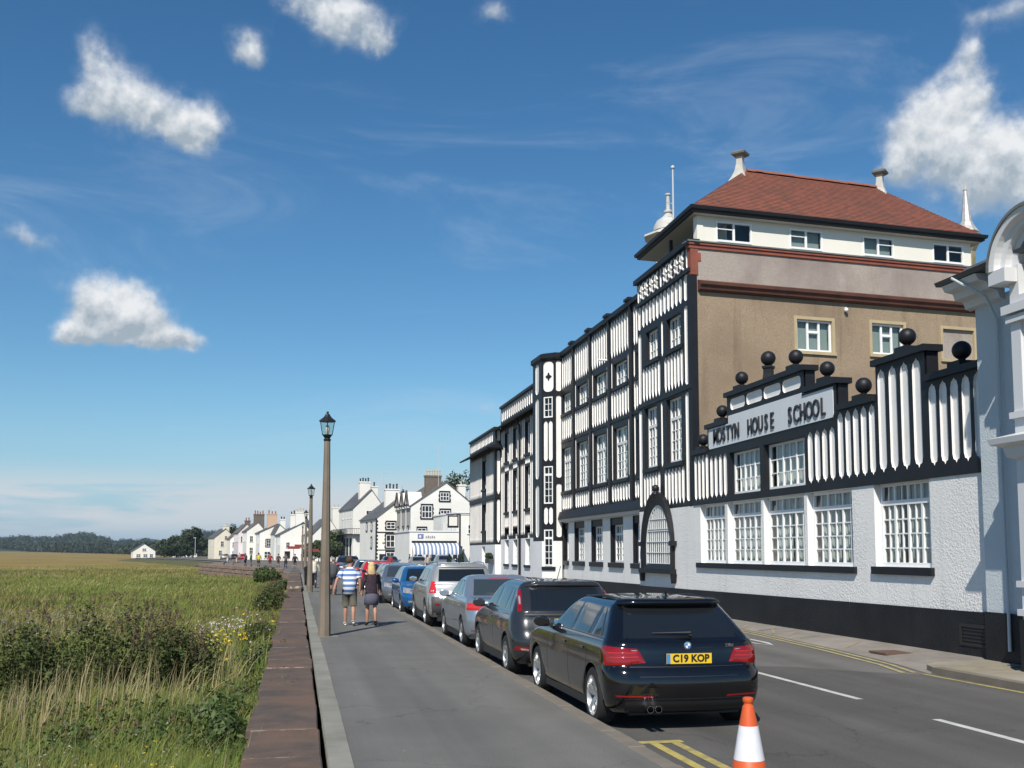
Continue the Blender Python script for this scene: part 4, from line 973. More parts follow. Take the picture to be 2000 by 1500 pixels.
# promenade path with edging
ribbon('promenade_path', [(.52, -10), (.52, 60), (.4, 90), (-2.4, 125), (-5, 150), (-10.5, 190), (-18, 235), (-30, 285), (-50, 340)],
       [(3.12, -10), (3.12, 60), (2.98, 85), (1.42, 115), (-1.7, 150), (-6.7, 190), (-14.2, 235), (-26.2, 285), (-45.2, 340)], 0.0, PATHM)
# kerb of separate stones
km = MB(); km.box(-.09, .09, -.449, .449, -.16, .004); bm_ = bmesh.new()
kmesh = km.mesh('kerb_stone', KERBM)
bm_.from_mesh(kmesh); bmesh.ops.bevel(bm_, geom=[e for e in bm_.edges], offset=.012, segments=1, affect='EDGES'); bm_.to_mesh(kmesh); bm_.free()
kerb = structure(sheet('kerb', [(3.12, -10), (3.30, -10), (3.30, 90), (3.12, 90)], -.13, KERBM))
for i in range(100):
    y = 3+i*.905
    link(bpy.data.objects.new('kerb_stone', kmesh), kerb, Matrix.Translation((3.21+random.gauss(0, .003), y, random.gauss(0, .003))) @ Matrix.Rotation(random.gauss(0, .002), 4, 'Z'))
# concrete edging slabs between path and wall
em = MB(); em.box(-.105, .105, -.748, .748, -.12, .008); emesh = em.mesh('edging_slab', CONC)
edg = structure(sheet('path_edging', [(.30, -10), (.52, -10), (.52, 95), (.30, 95)], -.02, CONC))
for i in range(58):
    link(bpy.data.objects.new('edging_slab', emesh), edg, Matrix.Translation((.415+random.gauss(0, .004), 4+i*1.503, random.gauss(0, .004))))
# sea wall: body and separate coping slabs of uneven length
t = thing('sea_wall', 'low red sandstone sea wall with flat coping slabs beside the promenade', 'wall', (-.1, 30, -.6))
m = MB(); m.box(-.36, .235, -10, 96, -1.9, -.1); m.build('wall_body', SANDST, t)
y = 4.0; random.seed(3); k = 0
cop = {}
while y < 95:
    L_ = random.choice((1.05, 1.3, 1.5, 1.75)); w_ = random.choice((.70, .73)); 
    key = (L_, w_)
    if key not in cop:
        m = MB(); m.box(-w_/2, w_/2, -L_/2+.006, L_/2-.006, -.11, 0); me = m.mesh('coping_slab', SANDST)
        b_ = bmesh.new(); b_.from_mesh(me); bmesh.ops.bevel(b_, geom=list(b_.edges), offset=.014, segments=1, affect='EDGES'); b_.to_mesh(me); b_.free(); cop[key] = me
    up = .0 if y < 50 else .22
    o = link(bpy.data.objects.new('coping_slab', cop[key]), t, Matrix.Translation((-.10+random.gauss(0, .008), y+L_/2, .018+up+random.gauss(0, .006))) @ Matrix.Rotation(random.gauss(0, .006), 4, 'Z') @ Matrix.Rotation(random.gauss(0, .006), 4, 'Y'))
    m = MB(); m.box(-.44, .24, y-.010, y+.010, -.1, .013+up); m.build('mortar_joint', MORTAR, t)
    y += L_
m = MB(); m.box(-.4, .22, 50, 95, -.12, .13); m.build('wall_upstand', SANDST, t)
# markings
def marking(name, pts, mat, z=ROADZ+.008):
    sheet(name, pts, z, mat)
for a, b in ((12.95, 16.35), (8.0, 11.25), (18.2, 21.4), (23.2, 26.4), (28.3, 31.5)):
    marking('centre_line', [(7.28, a), (7.39, a), (7.39, b), (7.28, b)], WHITEP)
# yellow bay marking by the kerb
marking('yellow_bay_line', [(3.55, 1), (3.65, 1), (3.65, 10.42), (3.55, 10.42)], YELLOW)
marking('yellow_bay_line', [(3.78, 1), (3.88, 1), (3.88, 10.42), (3.78, 10.42)], YELLOW)
marking('yellow_bay_line', [(3.46, 10.425), (3.93, 10.425), (3.93, 10.56), (3.46, 10.56)], YELLOW)
# double yellow lines along the school side
for off in (0, .2):
    m = MB(); pts = [(9.82, 15.6), (10.12, 16.8), (10.45, 19.3), (10.85, 23.6), (11.15, 28), (11.35, 36), (11.4, 48)]
    m.add([(x-off-.045, y, ROADZ+.008) for x, y in pts]+[(x-off+.045, y, ROADZ+.008) for x, y in pts], [(i, i+1, i+8, i+7) for i in range(6)]); structure(m.build('double_yellow_line', DYEL))
m = MB(); pts = [(9.82, 6), (9.9, 13), (9.84, 15.4)]; m.add([(x-.04, y, ROADZ+.008) for x, y in pts]+[(x+.04, y, ROADZ+.008) for x, y in pts], [(0, 1, 4, 3), (1, 2, 5, 4)]); structure(m.build('yellow_line', YELLOW))
# footway on the school side: dropped part and raised kerbed part
FOOT = material('pinkish_footway', (.24, .215, .185), .9, (.18, .165, .145), 3, bump=.6, bscale=60, bdist=.008, color3=(.29, .265, .23), n3=.6)
m = MB(); pts = [(9.95, 15.4), (10.25, 16.8), (10.58, 19.3), (10.97, 23.6), (11.27, 28), (11.45, 36), (11.5, 60)]
m.add([(x, y, ROADZ+.006) for x, y in pts]+[(11.93, y, .0) for x, y in pts], [(i, i+1, i+8, i+7) for i in range(6)]); structure(m.build('footway_dropped', FOOT))
SLABM = material('footway_concrete', (.27, .24, .18), .9, (.21, .185, .14), 2.2, bump=.4, bscale=40, bdist=.006, color3=(.33, .30, .235), n3=.7)
fr = sheet('footway', [(10.2, -10), (11.8, -10), (11.8, 15.5), (10.25, 15.5)], -.03, SLABM)
y = 2.0; sm = MB(); sm.box(-.78, .78, -.596, .596, -.05, 0); smesh = sm.mesh('paving_slab', SLABM)
for i in range(11): link(bpy.data.objects.new('paving_slab', smesh), fr, Matrix.Translation((11.0, 2.2+i*1.2, .0+random.gauss(0, .004))))
m = MB(); m.box(-.09, .09, -.447, .447, -.13, .005); k2 = m.mesh('kerb_stone', KERBM)
for i in range(15): link(bpy.data.objects.new('kerb_stone', k2), fr, Matrix.Translation((10.12, 2.4+i*.9, 0)))
m = MB(); m.prism([(10.03, 15.35), (10.2, 15.35), (11.8, 15.35), (11.8, 16.4), (10.6, 16.2), (10.2, 15.85)], lambda a, b: (a, b, -.12), lambda a, b: (a, b, .0)); o = m.build('footway_end', SLABM, fr)
def foot_z(x, y):
    xe = np.interp(y, [15.4, 16.8, 19.3, 23.6, 28, 36, 60], [9.95, 10.25, 10.58, 10.97, 11.27, 11.45, 11.5]); k = min(1, max(0, (x-xe)/(11.93-xe))); return (ROADZ+.006)*(1-k)+.012
def hatch(x0, y0, x1, y1, w=.04):
    m = MB(); n = 6; P = [(x0+(x1-x0)*i/n, y0+(y1-y0)*i/n) for i in range(n+1)]
    m.add([(x-w, y, foot_z(x, y)) for x, y in P]+[(x+w, y+w, foot_z(x, y)) for x, y in P], [(i, i+1, i+n+2, i+n+1) for i in range(n)]); structure(m.build('yellow_hatch_line', HATCHP))
hatch(10.85, 19.6, 11.55, 20.3); hatch(11.0, 21.9, 11.55, 22.0); hatch(11.05, 22.6, 11.6, 23.2); hatch(11.08, 23.4, 11.62, 24.6); hatch(11.1, 24.3, 11.6, 24.3); hatch(11.15, 25.4, 11.55, 25.9); hatch(11.2, 26.6, 11.55, 27.0)
m = MB(); m.box(10.75, 11.3, 18.0, 18.6, -.06, -.028); tag(m.build('manhole_cover', material('rusty_iron', (.12, .07, .05), .8)), 'rusty rectangular iron access cover in the dropped footway', 'manhole cover')
# white road lettering, partly behind the black car
marking('road_lettering', [(9.78, 20.6), (9.66, 21.4), (9.58, 24.2), (9.46, 24.2), (9.52, 21.5)], WHITEP)
marking('road_lettering', [(9.76, 20.62), (9.98, 21.3), (10.02, 24.2), (9.92, 24.2), (9.88, 21.6)], WHITEP, ROADZ+.010)
marking('road_lettering', [(9.2, 21.6), (9.32, 21.6), (9.3, 24.2), (9.2, 24.2)], WHITEP)
# rough stone retaining wall where the promenade steps out towards the marsh
JOGM = material('jog_stone', (.24, .17, .13), .95, (.15, .115, .09), 2.2, bump=.8, bscale=6, bdist=.12)
t = thing('stone_retaining_wall', 'rough brown stone retaining wall at the bend of the promenade', 'wall', (-8, 128, -1))
m = MB(); m.prism([(-.4, 94), (-11.5, 138), (-13, 150), (-14.5, 205), (-5, 205), (2, 150), (2, 94)], lambda a, b: (a, b, -1.9), lambda a, b: (a, b, -.02)); m.build('wall_core', JOGM, t)
stv = [MB().mesh('x', JOGM)]
sm = []
for q in range(5):
    b = bmesh.new(); bmesh.ops.create_cube(b, size=1); 
    for v in b.verts: v.co += Vector([random.uniform(-.09, .09) for _ in range(3)])
    bmesh.ops.bevel(b, geom=list(b.edges), offset=.1, segments=1, affect='EDGES'); me = bpy.data.meshes.new('stone'); b.to_mesh(me); b.free(); me.materials.append(JOGM); sm.append(me)
A, B = Vector((-1.2, 97, 0)), Vector((-11.7, 138, 0)); d_ = (B-A).normalized()
n_ = 0
for r_ in range(5):
    s_ = random.uniform(0, .6)
    while s_ < (B-A).length:
        L_ = random.uniform(.7, 1.5); p = A+d_*(s_+L_/2)
        Mx = Matrix.Translation((p.x-.1, p.y, -1.5+r_*.42)) @ Matrix.Rotation(math.atan2(d_.y, d_.x), 4, 'Z') @ Matrix.Diagonal((L_*.97, .5, .40, 1))
        if n_ < 200: link(bpy.data.objects.new('stone', sm[n_ % 5]), t, Mx)
        n_ += 1; s_ += L_

# grassy bank from the town ground down to the marsh
BANKM = material('bank_grass', (.075, .085, .022), .95, (.12, .105, .04), .4, bump=1, bscale=2, bdist=.3)
m = MB(); E_ = [(-13.5, 198), (-15.4, 206), (-21, 235), (-35, 290), (-50, 345), (-48, 400), (-20, 505)]
m.add([(x+.6, y, -.12) for x, y in E_]+[(x-9, y+2, -1.3) for x, y in E_], [(i, i+1, i+8, i+7) for i in range(6)]); structure(m.build('grass_bank', BANKM))

# ------------------------------------------------------------------ houses along the street
WHOUSE = material('house_white', (.80, .79, .75), .75, (.72, .70, .64), .35, color3=(.76, .73, .64), n3=.2)
WPINK = material('house_pinkish', (.68, .62, .62), .75, (.6, .55, .55), .5)
WCREAM = material('house_cream', (.74, .69, .56), .75, (.66, .60, .48), .4)
SLATEB = material('brown_slate', (.13, .11, .095), .75, (.09, .08, .072), 2, color3=(.17, .14, .11), n3=.4)
BRICKB = material('grey_brown_brick', (.16, .13, .105), .9, (.11, .095, .08), 4)
POTC = material('cream_pot', (.5, .42, .28), .8); POTB = material('black_pot', (.02, .02, .022), .6); POTR = material('red_pot', (.25, .09, .06), .8)
DGLASS = material('dark_window_glass', (.018, .02, .024), .06, spec=.6)
def house(label, x, y, rot, w, d, eave, ridge, rp=.5, wall=None, roof=None, wins=(), chim=(), base=0, cat='house', name='house', over=.18, gable=True, group=None, flat=False, extra=None):
    wall = wall or WHOUSE; roof = roof or SLATE
    t = thing(name, label, cat, (0, 0, 0), group)
    xr = w*rp; m = MB()
    if flat: prof = [(0, -.3), (w, -.3), (w, eave), (0, eave)]
    else: prof = [(0, -.3), (w, -.3), (w, eave), (xr, ridge), (0, eave)]
    m.prism(prof, lambda a, b: (a, 0, b), lambda a, b: (a, d, b)); m.build('wall', wall, t)
    if flat:
        m = MB(); m.box(-.12, w+.12, -.12, d+.1, eave+.002, eave+.14); m.build('roof', JOINERY, t)
    else:
        m = MB(); th = .14
        for (xa, za), (xb, zb) in (((0, eave), (xr, ridge)), ((w, eave), (xr, ridge))):
            dx, dz = xa-xb, za-zb; L = math.hypot(dx, dz); ex, ez = xa+dx/L*over*1.6, za+dz/L*over*1.6
            m.add([(ex, -over, ez+.02), (xb, -over, zb+.02), (xb, d+over, zb+.02), (ex, d+over, ez+.02), (ex, -over, ez+th), (xb, -over, zb+th+.03), (xb, d+over, zb+th+.03), (ex, d+over, ez+th)],
                  [(0, 1, 2, 3), (4, 7, 6, 5), (0, 4, 5, 1), (1, 5, 6, 2), (2, 6, 7, 3), (3, 7, 4, 0)])
        m.build('roof', roof, t)
    for wn in wins:
        face, u, z, ww, wh = wn[:5]; sur = wn[5] if len(wn) > 5 else 0; g = (wn[6] if len(wn) > 6 else (2, 2))
        Fm = Frame((0, 0, 0), (1, 0, 0), (0, -1, 0)) if face == 'g' else Frame((0, 0, 0), (0, 1, 0), (-1, 0, 0))
        if sur:
            s = MB(); q = .16
            s.obox(Fm, u-ww/2-q, u+ww/2+q, .003, .07, z+wh, z+wh+.26); s.obox(Fm, u-ww/2-q-.06, u+ww/2+q+.06, .003, .12, z-.2, z)
            for sd in (-1, 1):
                n = max(2, int(wh/.3))
                for k in range(n):
                    e = q if k % 2 else q+.1; a = u+sd*ww/2; s.obox(Fm, min(a, a+sd*e), max(a, a+sd*e), .003, .06, z+wh*k/n, z+wh*(k+1)/n)
            s.build('quoin_surround', BLACK, t)
        p = MB(); p.obox(Fm, u-ww/2, u+ww/2, .004, .012, z, z+wh); pane = p.build('window', DGLASS, t)
        s = MB(); f = max(.05, ww*.07)
        s.obox(Fm, u-ww/2, u-ww/2+f, .013, .05, z, z+wh); s.obox(Fm, u+ww/2-f, u+ww/2, .013, .05, z, z+wh); s.obox(Fm, u-ww/2+f, u+ww/2-f, .013, .05, z+wh-f, z+wh); s.obox(Fm, u-ww/2+f, u+ww/2-f, .013, .06, z, z+f)
        for k in range(1, g[0]): s.obox(Fm, u-ww/2+ww*k/g[0]-f*.4, u-ww/2+ww*k/g[0]+f*.4, .013, .04, z+f, z+wh-f)
        for k in range(1, g[1]): s.obox(Fm, u-ww/2+f, u+ww/2-f, .014, .045, z+wh*k/g[1]-f*.45, z+wh*k/g[1]+f*.45)
        s.build('sash_frame', JOINERY, pane)
        if not sur: part_box('sill', Fm, wall if face == 's' else material('grey_sill', (.3, .3, .3), .8), t, u-ww/2-.08, u+ww/2+.08, .003, .1, z-.1, z-.002)
    for c in chim:
        cx, cy, cw, cdp, z0, z1, cm, pots, pm = c
        m = MB(); m.box(cx-cw/2, cx+cw/2, cy-cdp/2, cy+cdp/2, z0, z1-.25); m.box(cx-cw/2-.09, cx+cw/2+.09, cy-cdp/2-.09, cy+cdp/2+.09, z1-.25, z1); o = m.build('chimney', cm, t)
        for k in range(pots):
            px = cx-cw/2+cw*(k+.5)/pots; m = MB(); h_ = random.uniform(.55, .95); m.lathe([(.16, 0), (.13, h_*.7), (.17, h_*.8), (.16, h_)], 8, (px, cy, z1)); m.build('chimney_pot', pm, o)
    if extra: extra(t)
    t.matrix_basis = Matrix.Translation((x, y, base)) @ Matrix.Rotation(R(rot), 4, 'Z'); WORLDMAT[t] = t.matrix_basis.copy()
    return t
def bars(name, mat, t, segs, r=.03):
    m = MB()
    for s in segs: m.tube(s, r, 5)
    return m.build(name, mat, t)
random.seed(5)
# restaurant with the striped awning
def rest_extra(t):
    Fg = Frame((0, 0, 0), (1, 0, 0), (0, -1, 0))
    part_box('parapet_line', Fg, material('grey_sill', (.3, .3, .3), .8), t, -.16, 7.2, .12, .18, 7.0, 7.06)
house('white flat roofed restaurant block with plain walls behind the striped awning', 21.2, 142, 4, 7.0, 16, 7.15, 8, flat=True, wins=[('g', 2.4, 4.3, 1.7, 1.3, 0, (2, 2)), ('s', 3, 3.9, .9, 2.0), ('s', 6, 3.9, .9, 2.0), ('s', 9, 3.9, .9, 2.0), ('g', .9, 1.4, .5, .9)], extra=rest_extra, cat='restaurant', name='restaurant_building')
def cafe_extra(t):
    F = Frame((0, 0, 0), (1, 0, 0), (0, -1, 0))
    LT = material('blue_sign_letter', (.16, .18, .36), .6); LG = material('grey_sign_letter', (.28, .28, .30), .6)
    m = MB(); m.obox(F, 1.1, 1.28, .01, .04, 3.6, 4.2); m.obox(F, 1.28, 1.55, .01, .04, 4.08, 4.2); m.obox(F, 1.28, 1.55, .01, .04, 3.6, 3.72); m.obox(F, 1.55, 1.85, .01, .04, 3.6, 4.2); m.build('sign_mark', LT, t)
    m = MB()
    for k in range(5): m.obox(F, 2.15+k*.27, 2.33+k*.27, .01, .035, 3.66, 3.9+.08*(k % 2)); 
    m.build('sign_lettering', LG, t)
    m = MB(); m.obox(F, .3, 6.3, .02, .12, 3.05, 3.3); m.build('fascia_shadow_board', BLACK, t)
    for u in (.4, 2.2, 4.0, 5.8):
        w = part_box('shop_window', F, DGLASS, t, u, u+1.3, .01, .03, .5, 2.6); m = MB(); m.obox(F, u-.08, u, .01, .08, .3, 2.9); m.obox(F, u+1.3, u+1.38, .01, .08, .3, 2.9); m.obox(F, u+.6, u+.68, .03, .06, .5, 2.6); m.build('window_frame', JOINERY, w)
house('low white cafe front with sign lettering under the restaurant block', 14.4, 138, 4, 6.6, 12, 4.5, 5, flat=True, extra=cafe_extra, cat='cafe', name='cafe_building')
def awning():
    t = thing('striped_awning', 'blue and white striped barrel awning over the cafe front', 'awning', (0, 0, 0))
    BLU = material('awning_blue', (.16, .22, .36), .7); WHI = material('awning_white', (.75, .75, .75), .7)
    n = 24; L = 6.3; m = MB(); m2 = MB()
    for i in range(n):
        mm = m if i % 2 else m2; a, b = i*L/n, (i+1)*L/n
        pts = [(1.7*math.cos(R(q)), 1.25*math.sin(R(q))) for q in range(0, 91, 15)]
        for p, q in zip(pts, pts[1:]): mm.quad((a, -p[0], 1.75+p[1]), (b, -p[0], 1.75+p[1]), (b, -q[0], 1.75+q[1]), (a, -q[0], 1.75+q[1]))
        mm.quad((a, -1.7, 1.75), (b, -1.7, 1.75), (b, -1.7, 1.5), (a, -1.7, 1.5))
    cv = m.build('blue_stripes', BLU, t); m2.build('white_stripes', WHI, t)
    for x in (.1, 2.1, 4.2, 6.2): bars('post', JOINERY, t, [[(x, -1.65, -.1), (x, -1.65, 1.75)]], .07)
    m = MB(); m.quad((.1, -1.62, .1), (6.1, -1.62, .1), (6.1, -1.62, 1.4), (.1, -1.62, 1.4)); m.build('screen_glass', GLASS, t)
    t.matrix_basis = Matrix.Translation((14.4, 136.2, 0)) @ Matrix.Rotation(R(4), 4, 'Z')
awning()
# the big white gabled house behind the cafe, brown stack with cream pots
def dormers(t):
    F = Frame((0, 0, 0), (0, 1, 0), (-1, 0, 0)); m = MB(); mb = MB()
    for k in range(3):
        u = 1.5+k*3.6
        m.prism([(u-1.2, 8.8), (u+1.2, 8.8), (u+1.2, 9.4), (u, 11.4), (u-1.2, 9.4)], lambda a, b: F(a, b, .35), lambda a, b: F(a, b, -2))
        for s in (-1, 1): mb.tube([F(u+s*1.35, 9.2, .4), F(u, 11.6, .4)], .14, 5)
        mb.obox(F, u-.1, u+.1, .36, .42, 8.8, 11.2); mb.obox(F, u-1.2, u+1.2, .36, .42, 9.2, 9.4)
        for j in range(4): mb.obox(F, u-1.1+j*.7, u-.98+j*.7, .003, .06, 5.6, 8.8)
    m.build('dormer', WHOUSE, t); mb.build('timber_strips', BLACK, t)
house('large white gabled house with black quoined windows and brown chimney stack with cream pots', 17.5, 166, 7, 10.6, 15, 9.1, 12.9, .54, roof=SLATEB,
      wins=[('g', 5.5, 10.0, 1.5, 1.3, 1, (3, 2)), ('g', 2.6, 7.2, 1.7, 2.0, 1, (3, 2)), ('g', 5.6, 7.3, 1.6, 1.2, 1, (3, 2)), ('g', 1.8, 4.4, 1.4, 1.2, 1), ('s', 2, 4.2, 1, 1.6, 1), ('s', 5.5, 4.2, 1, 1.6, 1), ('s', 9, 4.2, 1, 1.6, 1)],
      chim=[(4.3, 3.0, 2.6, 1.0, 10.6, 14.2, BRICKB, 6, POTC)], extra=dormers)
house('white house with rendered gable and tall tapering end chimney beside wooded slope', 24.5, 170, 7, 6, 10, 7.6, 9.8, .4, roof=SLATEB, chim=[(2.0, 1.2, 1.2, 1.0, 6.5, 12.9, WHOUSE, 1, POTC)])
# pub with black quoins
def pub_extra(t):
    F = Frame((0, 0, 0), (1, 0, 0), (0, -1, 0)); m = MB()
    for k in range(24): e = .25 if k % 2 else .42; m.obox(F, .002, e, .003, .06, .3*k+.2, .3*k+.48)
    m.build('quoins', BLACK, t)
    part_box('string_band', F, BLACK, t, 0, 4.8, .003, .05, 5.0, 5.2); part_box('string_band', F, BLACK, t, 0, 4.8, .003, .05, 2.1, 2.25)
    part_box('notice_board', F, BLACK, t, .7, 1.7, .01, .08, .4, 1.5)
    m = MB(); m.sphere(F(1.3, 3.4, .02), .18, 8, 6); m.build('crest', POTC, t)
house('white inn with black quoins and string bands, notice board on its gable', 12.7, 176, 8, 4.9, 13, 7.4, 11.0, .95, wins=[('g', 2.6, 5.7, 1.5, 1.1, 1), ('g', 2.55, 2.6, 1.5, 2.1, 1, (2, 2)), ('g', 2.55, .0, 1.4, 1.8, 1, (2, 2)), ('s', 3, 5.5, .8, 1.2, 1), ('s', 7, 5.5, .8, 1.2, 1), ('s', 3, 2.6, .8, 1.6, 1)],
      chim=[(3.6, 4, 2.4, 1.2, 9.0, 12.6, WHOUSE, 4, POTB)], extra=pub_extra)
# hotel with iron balcony
def hotel_extra(t):
    F = Frame((0, 0, 0), (0, 1, 0), (-1, 0, 0)); m = MB(); m.obox(F, -.6, 12.5, .01, 1.3, 5.0, 5.12); m.box(0, 2.8, -1.2, 0, 5.0, 5.12); m.build('balcony_deck', BLACK, t)
    m = MB(); m.tube([F(-.6, 6.1, 1.25), F(12.5, 6.1, 1.25)], .05, 5); m.tube([(-1.25, -1.15, 6.1), (2.8, -1.15, 6.1)], .05, 5)
    for k in range(40): m.tube([F(-.6+k*.335, 5.1, 1.25), F(-.6+k*.335, 6.1, 1.25)], .022, 4)
    for k in range(13): m.tube([(-1.25+k*.335, -1.15, 5.1), (-1.25+k*.335, -1.15, 6.1)], .022, 4)
    for k in range(6): m.tube([F(.2+k*2.4, -.1, 1.2), F(.2+k*2.4, 5.0, 1.2)], .06, 6)
    m.build('balcony_railing', BLACK, t)
    m = MB()
    for k in range(4): m.obox(F, 1.2+k*2.8, 2.5+k*2.8, .01, .05, .1, 4.4)
    m.build('french_window', DGLASS, t)
house('tall white hotel with slate roof, iron balcony and white chimney stack', 10.0, 196, 9, 5.9, 13, 9.9, 13.3, .58,
      wins=[('g', 3.0, 8.1, 1.1, 1.4, 0, (2, 2)), ('g', 3.0, 4.6, 1.3, 2.3, 0, (2, 3))]+[('s', 1.5+k*2.6, 8.1, .9, 1.5) for k in range(4)]+[('s', 1.5+k*2.6, 5.4, 1.0, 2.2) for k in range(4)],
      chim=[(2.6, 2.5, 2.0, 1.3, 10.5, 15.0, WHOUSE, 4, POTB), (5.3, 6.0, 1.2, 1.0, 10.5, 14.4, WHOUSE, 1, POTB)], extra=hotel_extra)
# the curving far end of the street, gable behind gable
house('white house with grey slate roof and dormers beyond hotel, cream end chimney', 3.2, 226, 7, 5.6, 14, 5.6, 9.0, .6, roof=SLATE, wins=[('s', 2+3*k, 3.4, 1, 1.6) for k in range(4)]+[('g', 2.2, 3.0, 1, 1.5), ('g', 2.2, .6, 1, 1.5)], chim=[(5.0, 1.2, 1.6, 1.2, 6.0, 11.3, WHOUSE, 2, POTC)])
def shop_sign(t):
    F = Frame((0, 0, 0), (1, 0, 0), (0, -1, 0)); part_box('shop_fascia', F, material('sign_red', (.22, .03, .03), .6), t, 3.2, 7.0, .02, .3, 3.0, 3.5); part_box('shop_window', F, DGLASS, t, 1.0, 2.2, .01, .05, .4, 2.0)
house('white gabled shop with red fascia board and clustered white chimneys', -3.7, 240, 6, 7.1, 13, 5.7, 8.4, .72, wins=[('g', 4.9, 4.3, .6, 1.3), ('g', 1.7, 2.8, .8, 1.2), ('g', 5.2, .8, 1.2, 1.4), ('s', 2, 3.4, 1, 1.5), ('s', 5, 3.4, 1, 1.5)], chim=[(4.4, 1.0, 2.0, 1.1, 7.3, 10.8, WHOUSE, 3, POTC), (3.2, 5.0, 1.2, 1.0, 7, 10.4, WHOUSE, 2, POTB), (6.2, 3, 1.2, 1, 6.4, 10.6, WHOUSE, 2, POTC)], extra=shop_sign)
house('narrow white shop with dark fascia squeezed between the gabled shops', -5.1, 252, 6, 3.4, 12, 6.2, 8.2, .3, wins=[('g', 1.0, 3.6, .8, 1.3), ('g', 1.0, .8, 1.0, 1.5)], chim=[(2.0, 3, 1.2, 1, 6.5, 9.6, WHOUSE, 2, POTB)])
house('white gabled house with quoined window and lean-to slate roof', -9.0, 265, 7, 4.8, 12, 6.6, 8.7, .92, wins=[('g', 2.2, 3.2, 1.2, 1.6, 1), ('g', 1.9, .3, 1.5, 1.7, 0), ('s', 2, 4, .9, 1.5), ('s', 5, 4, .9, 1.5)], chim=[(3.2, 3, 2.4, 1.2, 7.0, 11.3, material('peach_render', (.55, .38, .27), .8), 3, POTR)])
house('white terraced house with peach chimney gable and brown roof', -12.6, 276, 8, 4.6, 14, 7.2, 9.3, .6, roof=SLATEB, wins=[('s', 2+2.6*k, 4.6, .9, 1.6) for k in range(5)]+[('g', 1.2, 4.4, .8, 1.5), ('g', 1.2, 1.4, .9, 1.6)], chim=[(3.4, 4, 2.6, 1.4, 7.5, 11.6, BRICKB, 4, POTR)])
house('pinkish terraced house with tall sash windows', -15.2, 287, 9, 4.2, 13, 7.0, 9.2, .5, wall=WPINK, roof=SLATEB, wins=[('s', 1.6+2.4*k, 4.6, .9, 1.7) for k in range(5)]+[('g', 1.0, 4.4, .8, 1.6), ('g', 2.6, 4.4, .8, 1.6), ('g', 1.6, 1.0, 1.2, 1.8)], chim=[(2.5, 2, 1.4, 1, 8, 10.2, BRICKB, 2, POTR)])
house('low white cottage with brown slate roof near the street end', -18.0, 299, 9, 4.2, 10, 5.5, 7.4, .5, roof=SLATEB, wins=[('g', 1.0, 3.2, .8, 1.3), ('g', 2.9, 3.2, .8, 1.3), ('g', 1.0, .8, .8, 1.3)])
house('cream gabled house with big end chimney closing the street', -23.0, 310, 14, 5.6, 10, 5.9, 8.4, .55, wall=WCREAM, wins=[('g', 2.2, 3.4, .9, 1.5), ('g', 3.2, 5.4, .7, 1.0), ('g', 1.7, .9, .9, 1.4), ('s', 3, 3.6, .9, 1.4)], chim=[(3.3, .8, 1.7, 1.0, 7.4, 9.4, WCREAM, 1, POTC)])
house('white gabled clubhouse standing alone at the edge of the marsh', -68, 470, 12, 9, 12, 3.4, 6.4, .5, wins=[('g', 2.2, .8, 1.8, 1.4), ('g', 5.0, .8, 1.8, 1.4), ('g', 4.5, 3.4, 1.6, 1.2), ('g', 7.4, .8, 1.4, 1.4)], base=-1.2, name='clubhouse', cat='clubhouse')
house('long low white cottage with stone roof and three chimneys by the marsh', -52, 470, 0, 10, 6, 2.9, 2.95, .5, wall=WHOUSE, wins=[('g', 2, .9, 1, 1.1), ('g', 5, .9, 1, 1.1), ('g', 8, .9, 1, 1.1)], chim=[(.4, 3, .9, .9, 2, 6.0, WHOUSE, 1, POTB), (3.8, 3, .9, .9, 4, 5.9, WHOUSE, 1, POTB), (6.8, 3, .9, .9, 4, 5.9, WHOUSE, 1, POTB)], base=-1.2,
      extra=lambda t: (MB().add([(-.3, -.3, 2.8), (10.3, -.3, 2.8), (10.3, 3, 4.9), (-.3, 3, 4.9), (10.3, 6.3, 2.8), (-.3, 6.3, 2.8)], [(0, 1, 2, 3), (3, 2, 4, 5)])).build('pitched_roof', SLATEB, t), name='cottage', cat='cottage')
# hanging sign of the inn by the school's end wing
t = thing('hanging_sign', 'black framed hanging sign on a bracket beside the school end wing', 'sign', (11.6, 76, 0))
bars('post', BLACK, t, [[(11.6, 76, -.1), (11.6, 76, 4.6)]], .07); m = MB(); m.box(10.7, 11.5, 75.97, 76.03, 3.6, 4.5); b = m.build('sign_panel', BLACK, t); m = MB(); m.box(10.8, 11.4, 75.95, 75.968, 3.75, 4.4); m.build('sign_face', WHOUSE, b); bars('bracket', BLACK, t, [[(10.6, 76, 4.58), (11.6, 76, 4.58)]], .04)
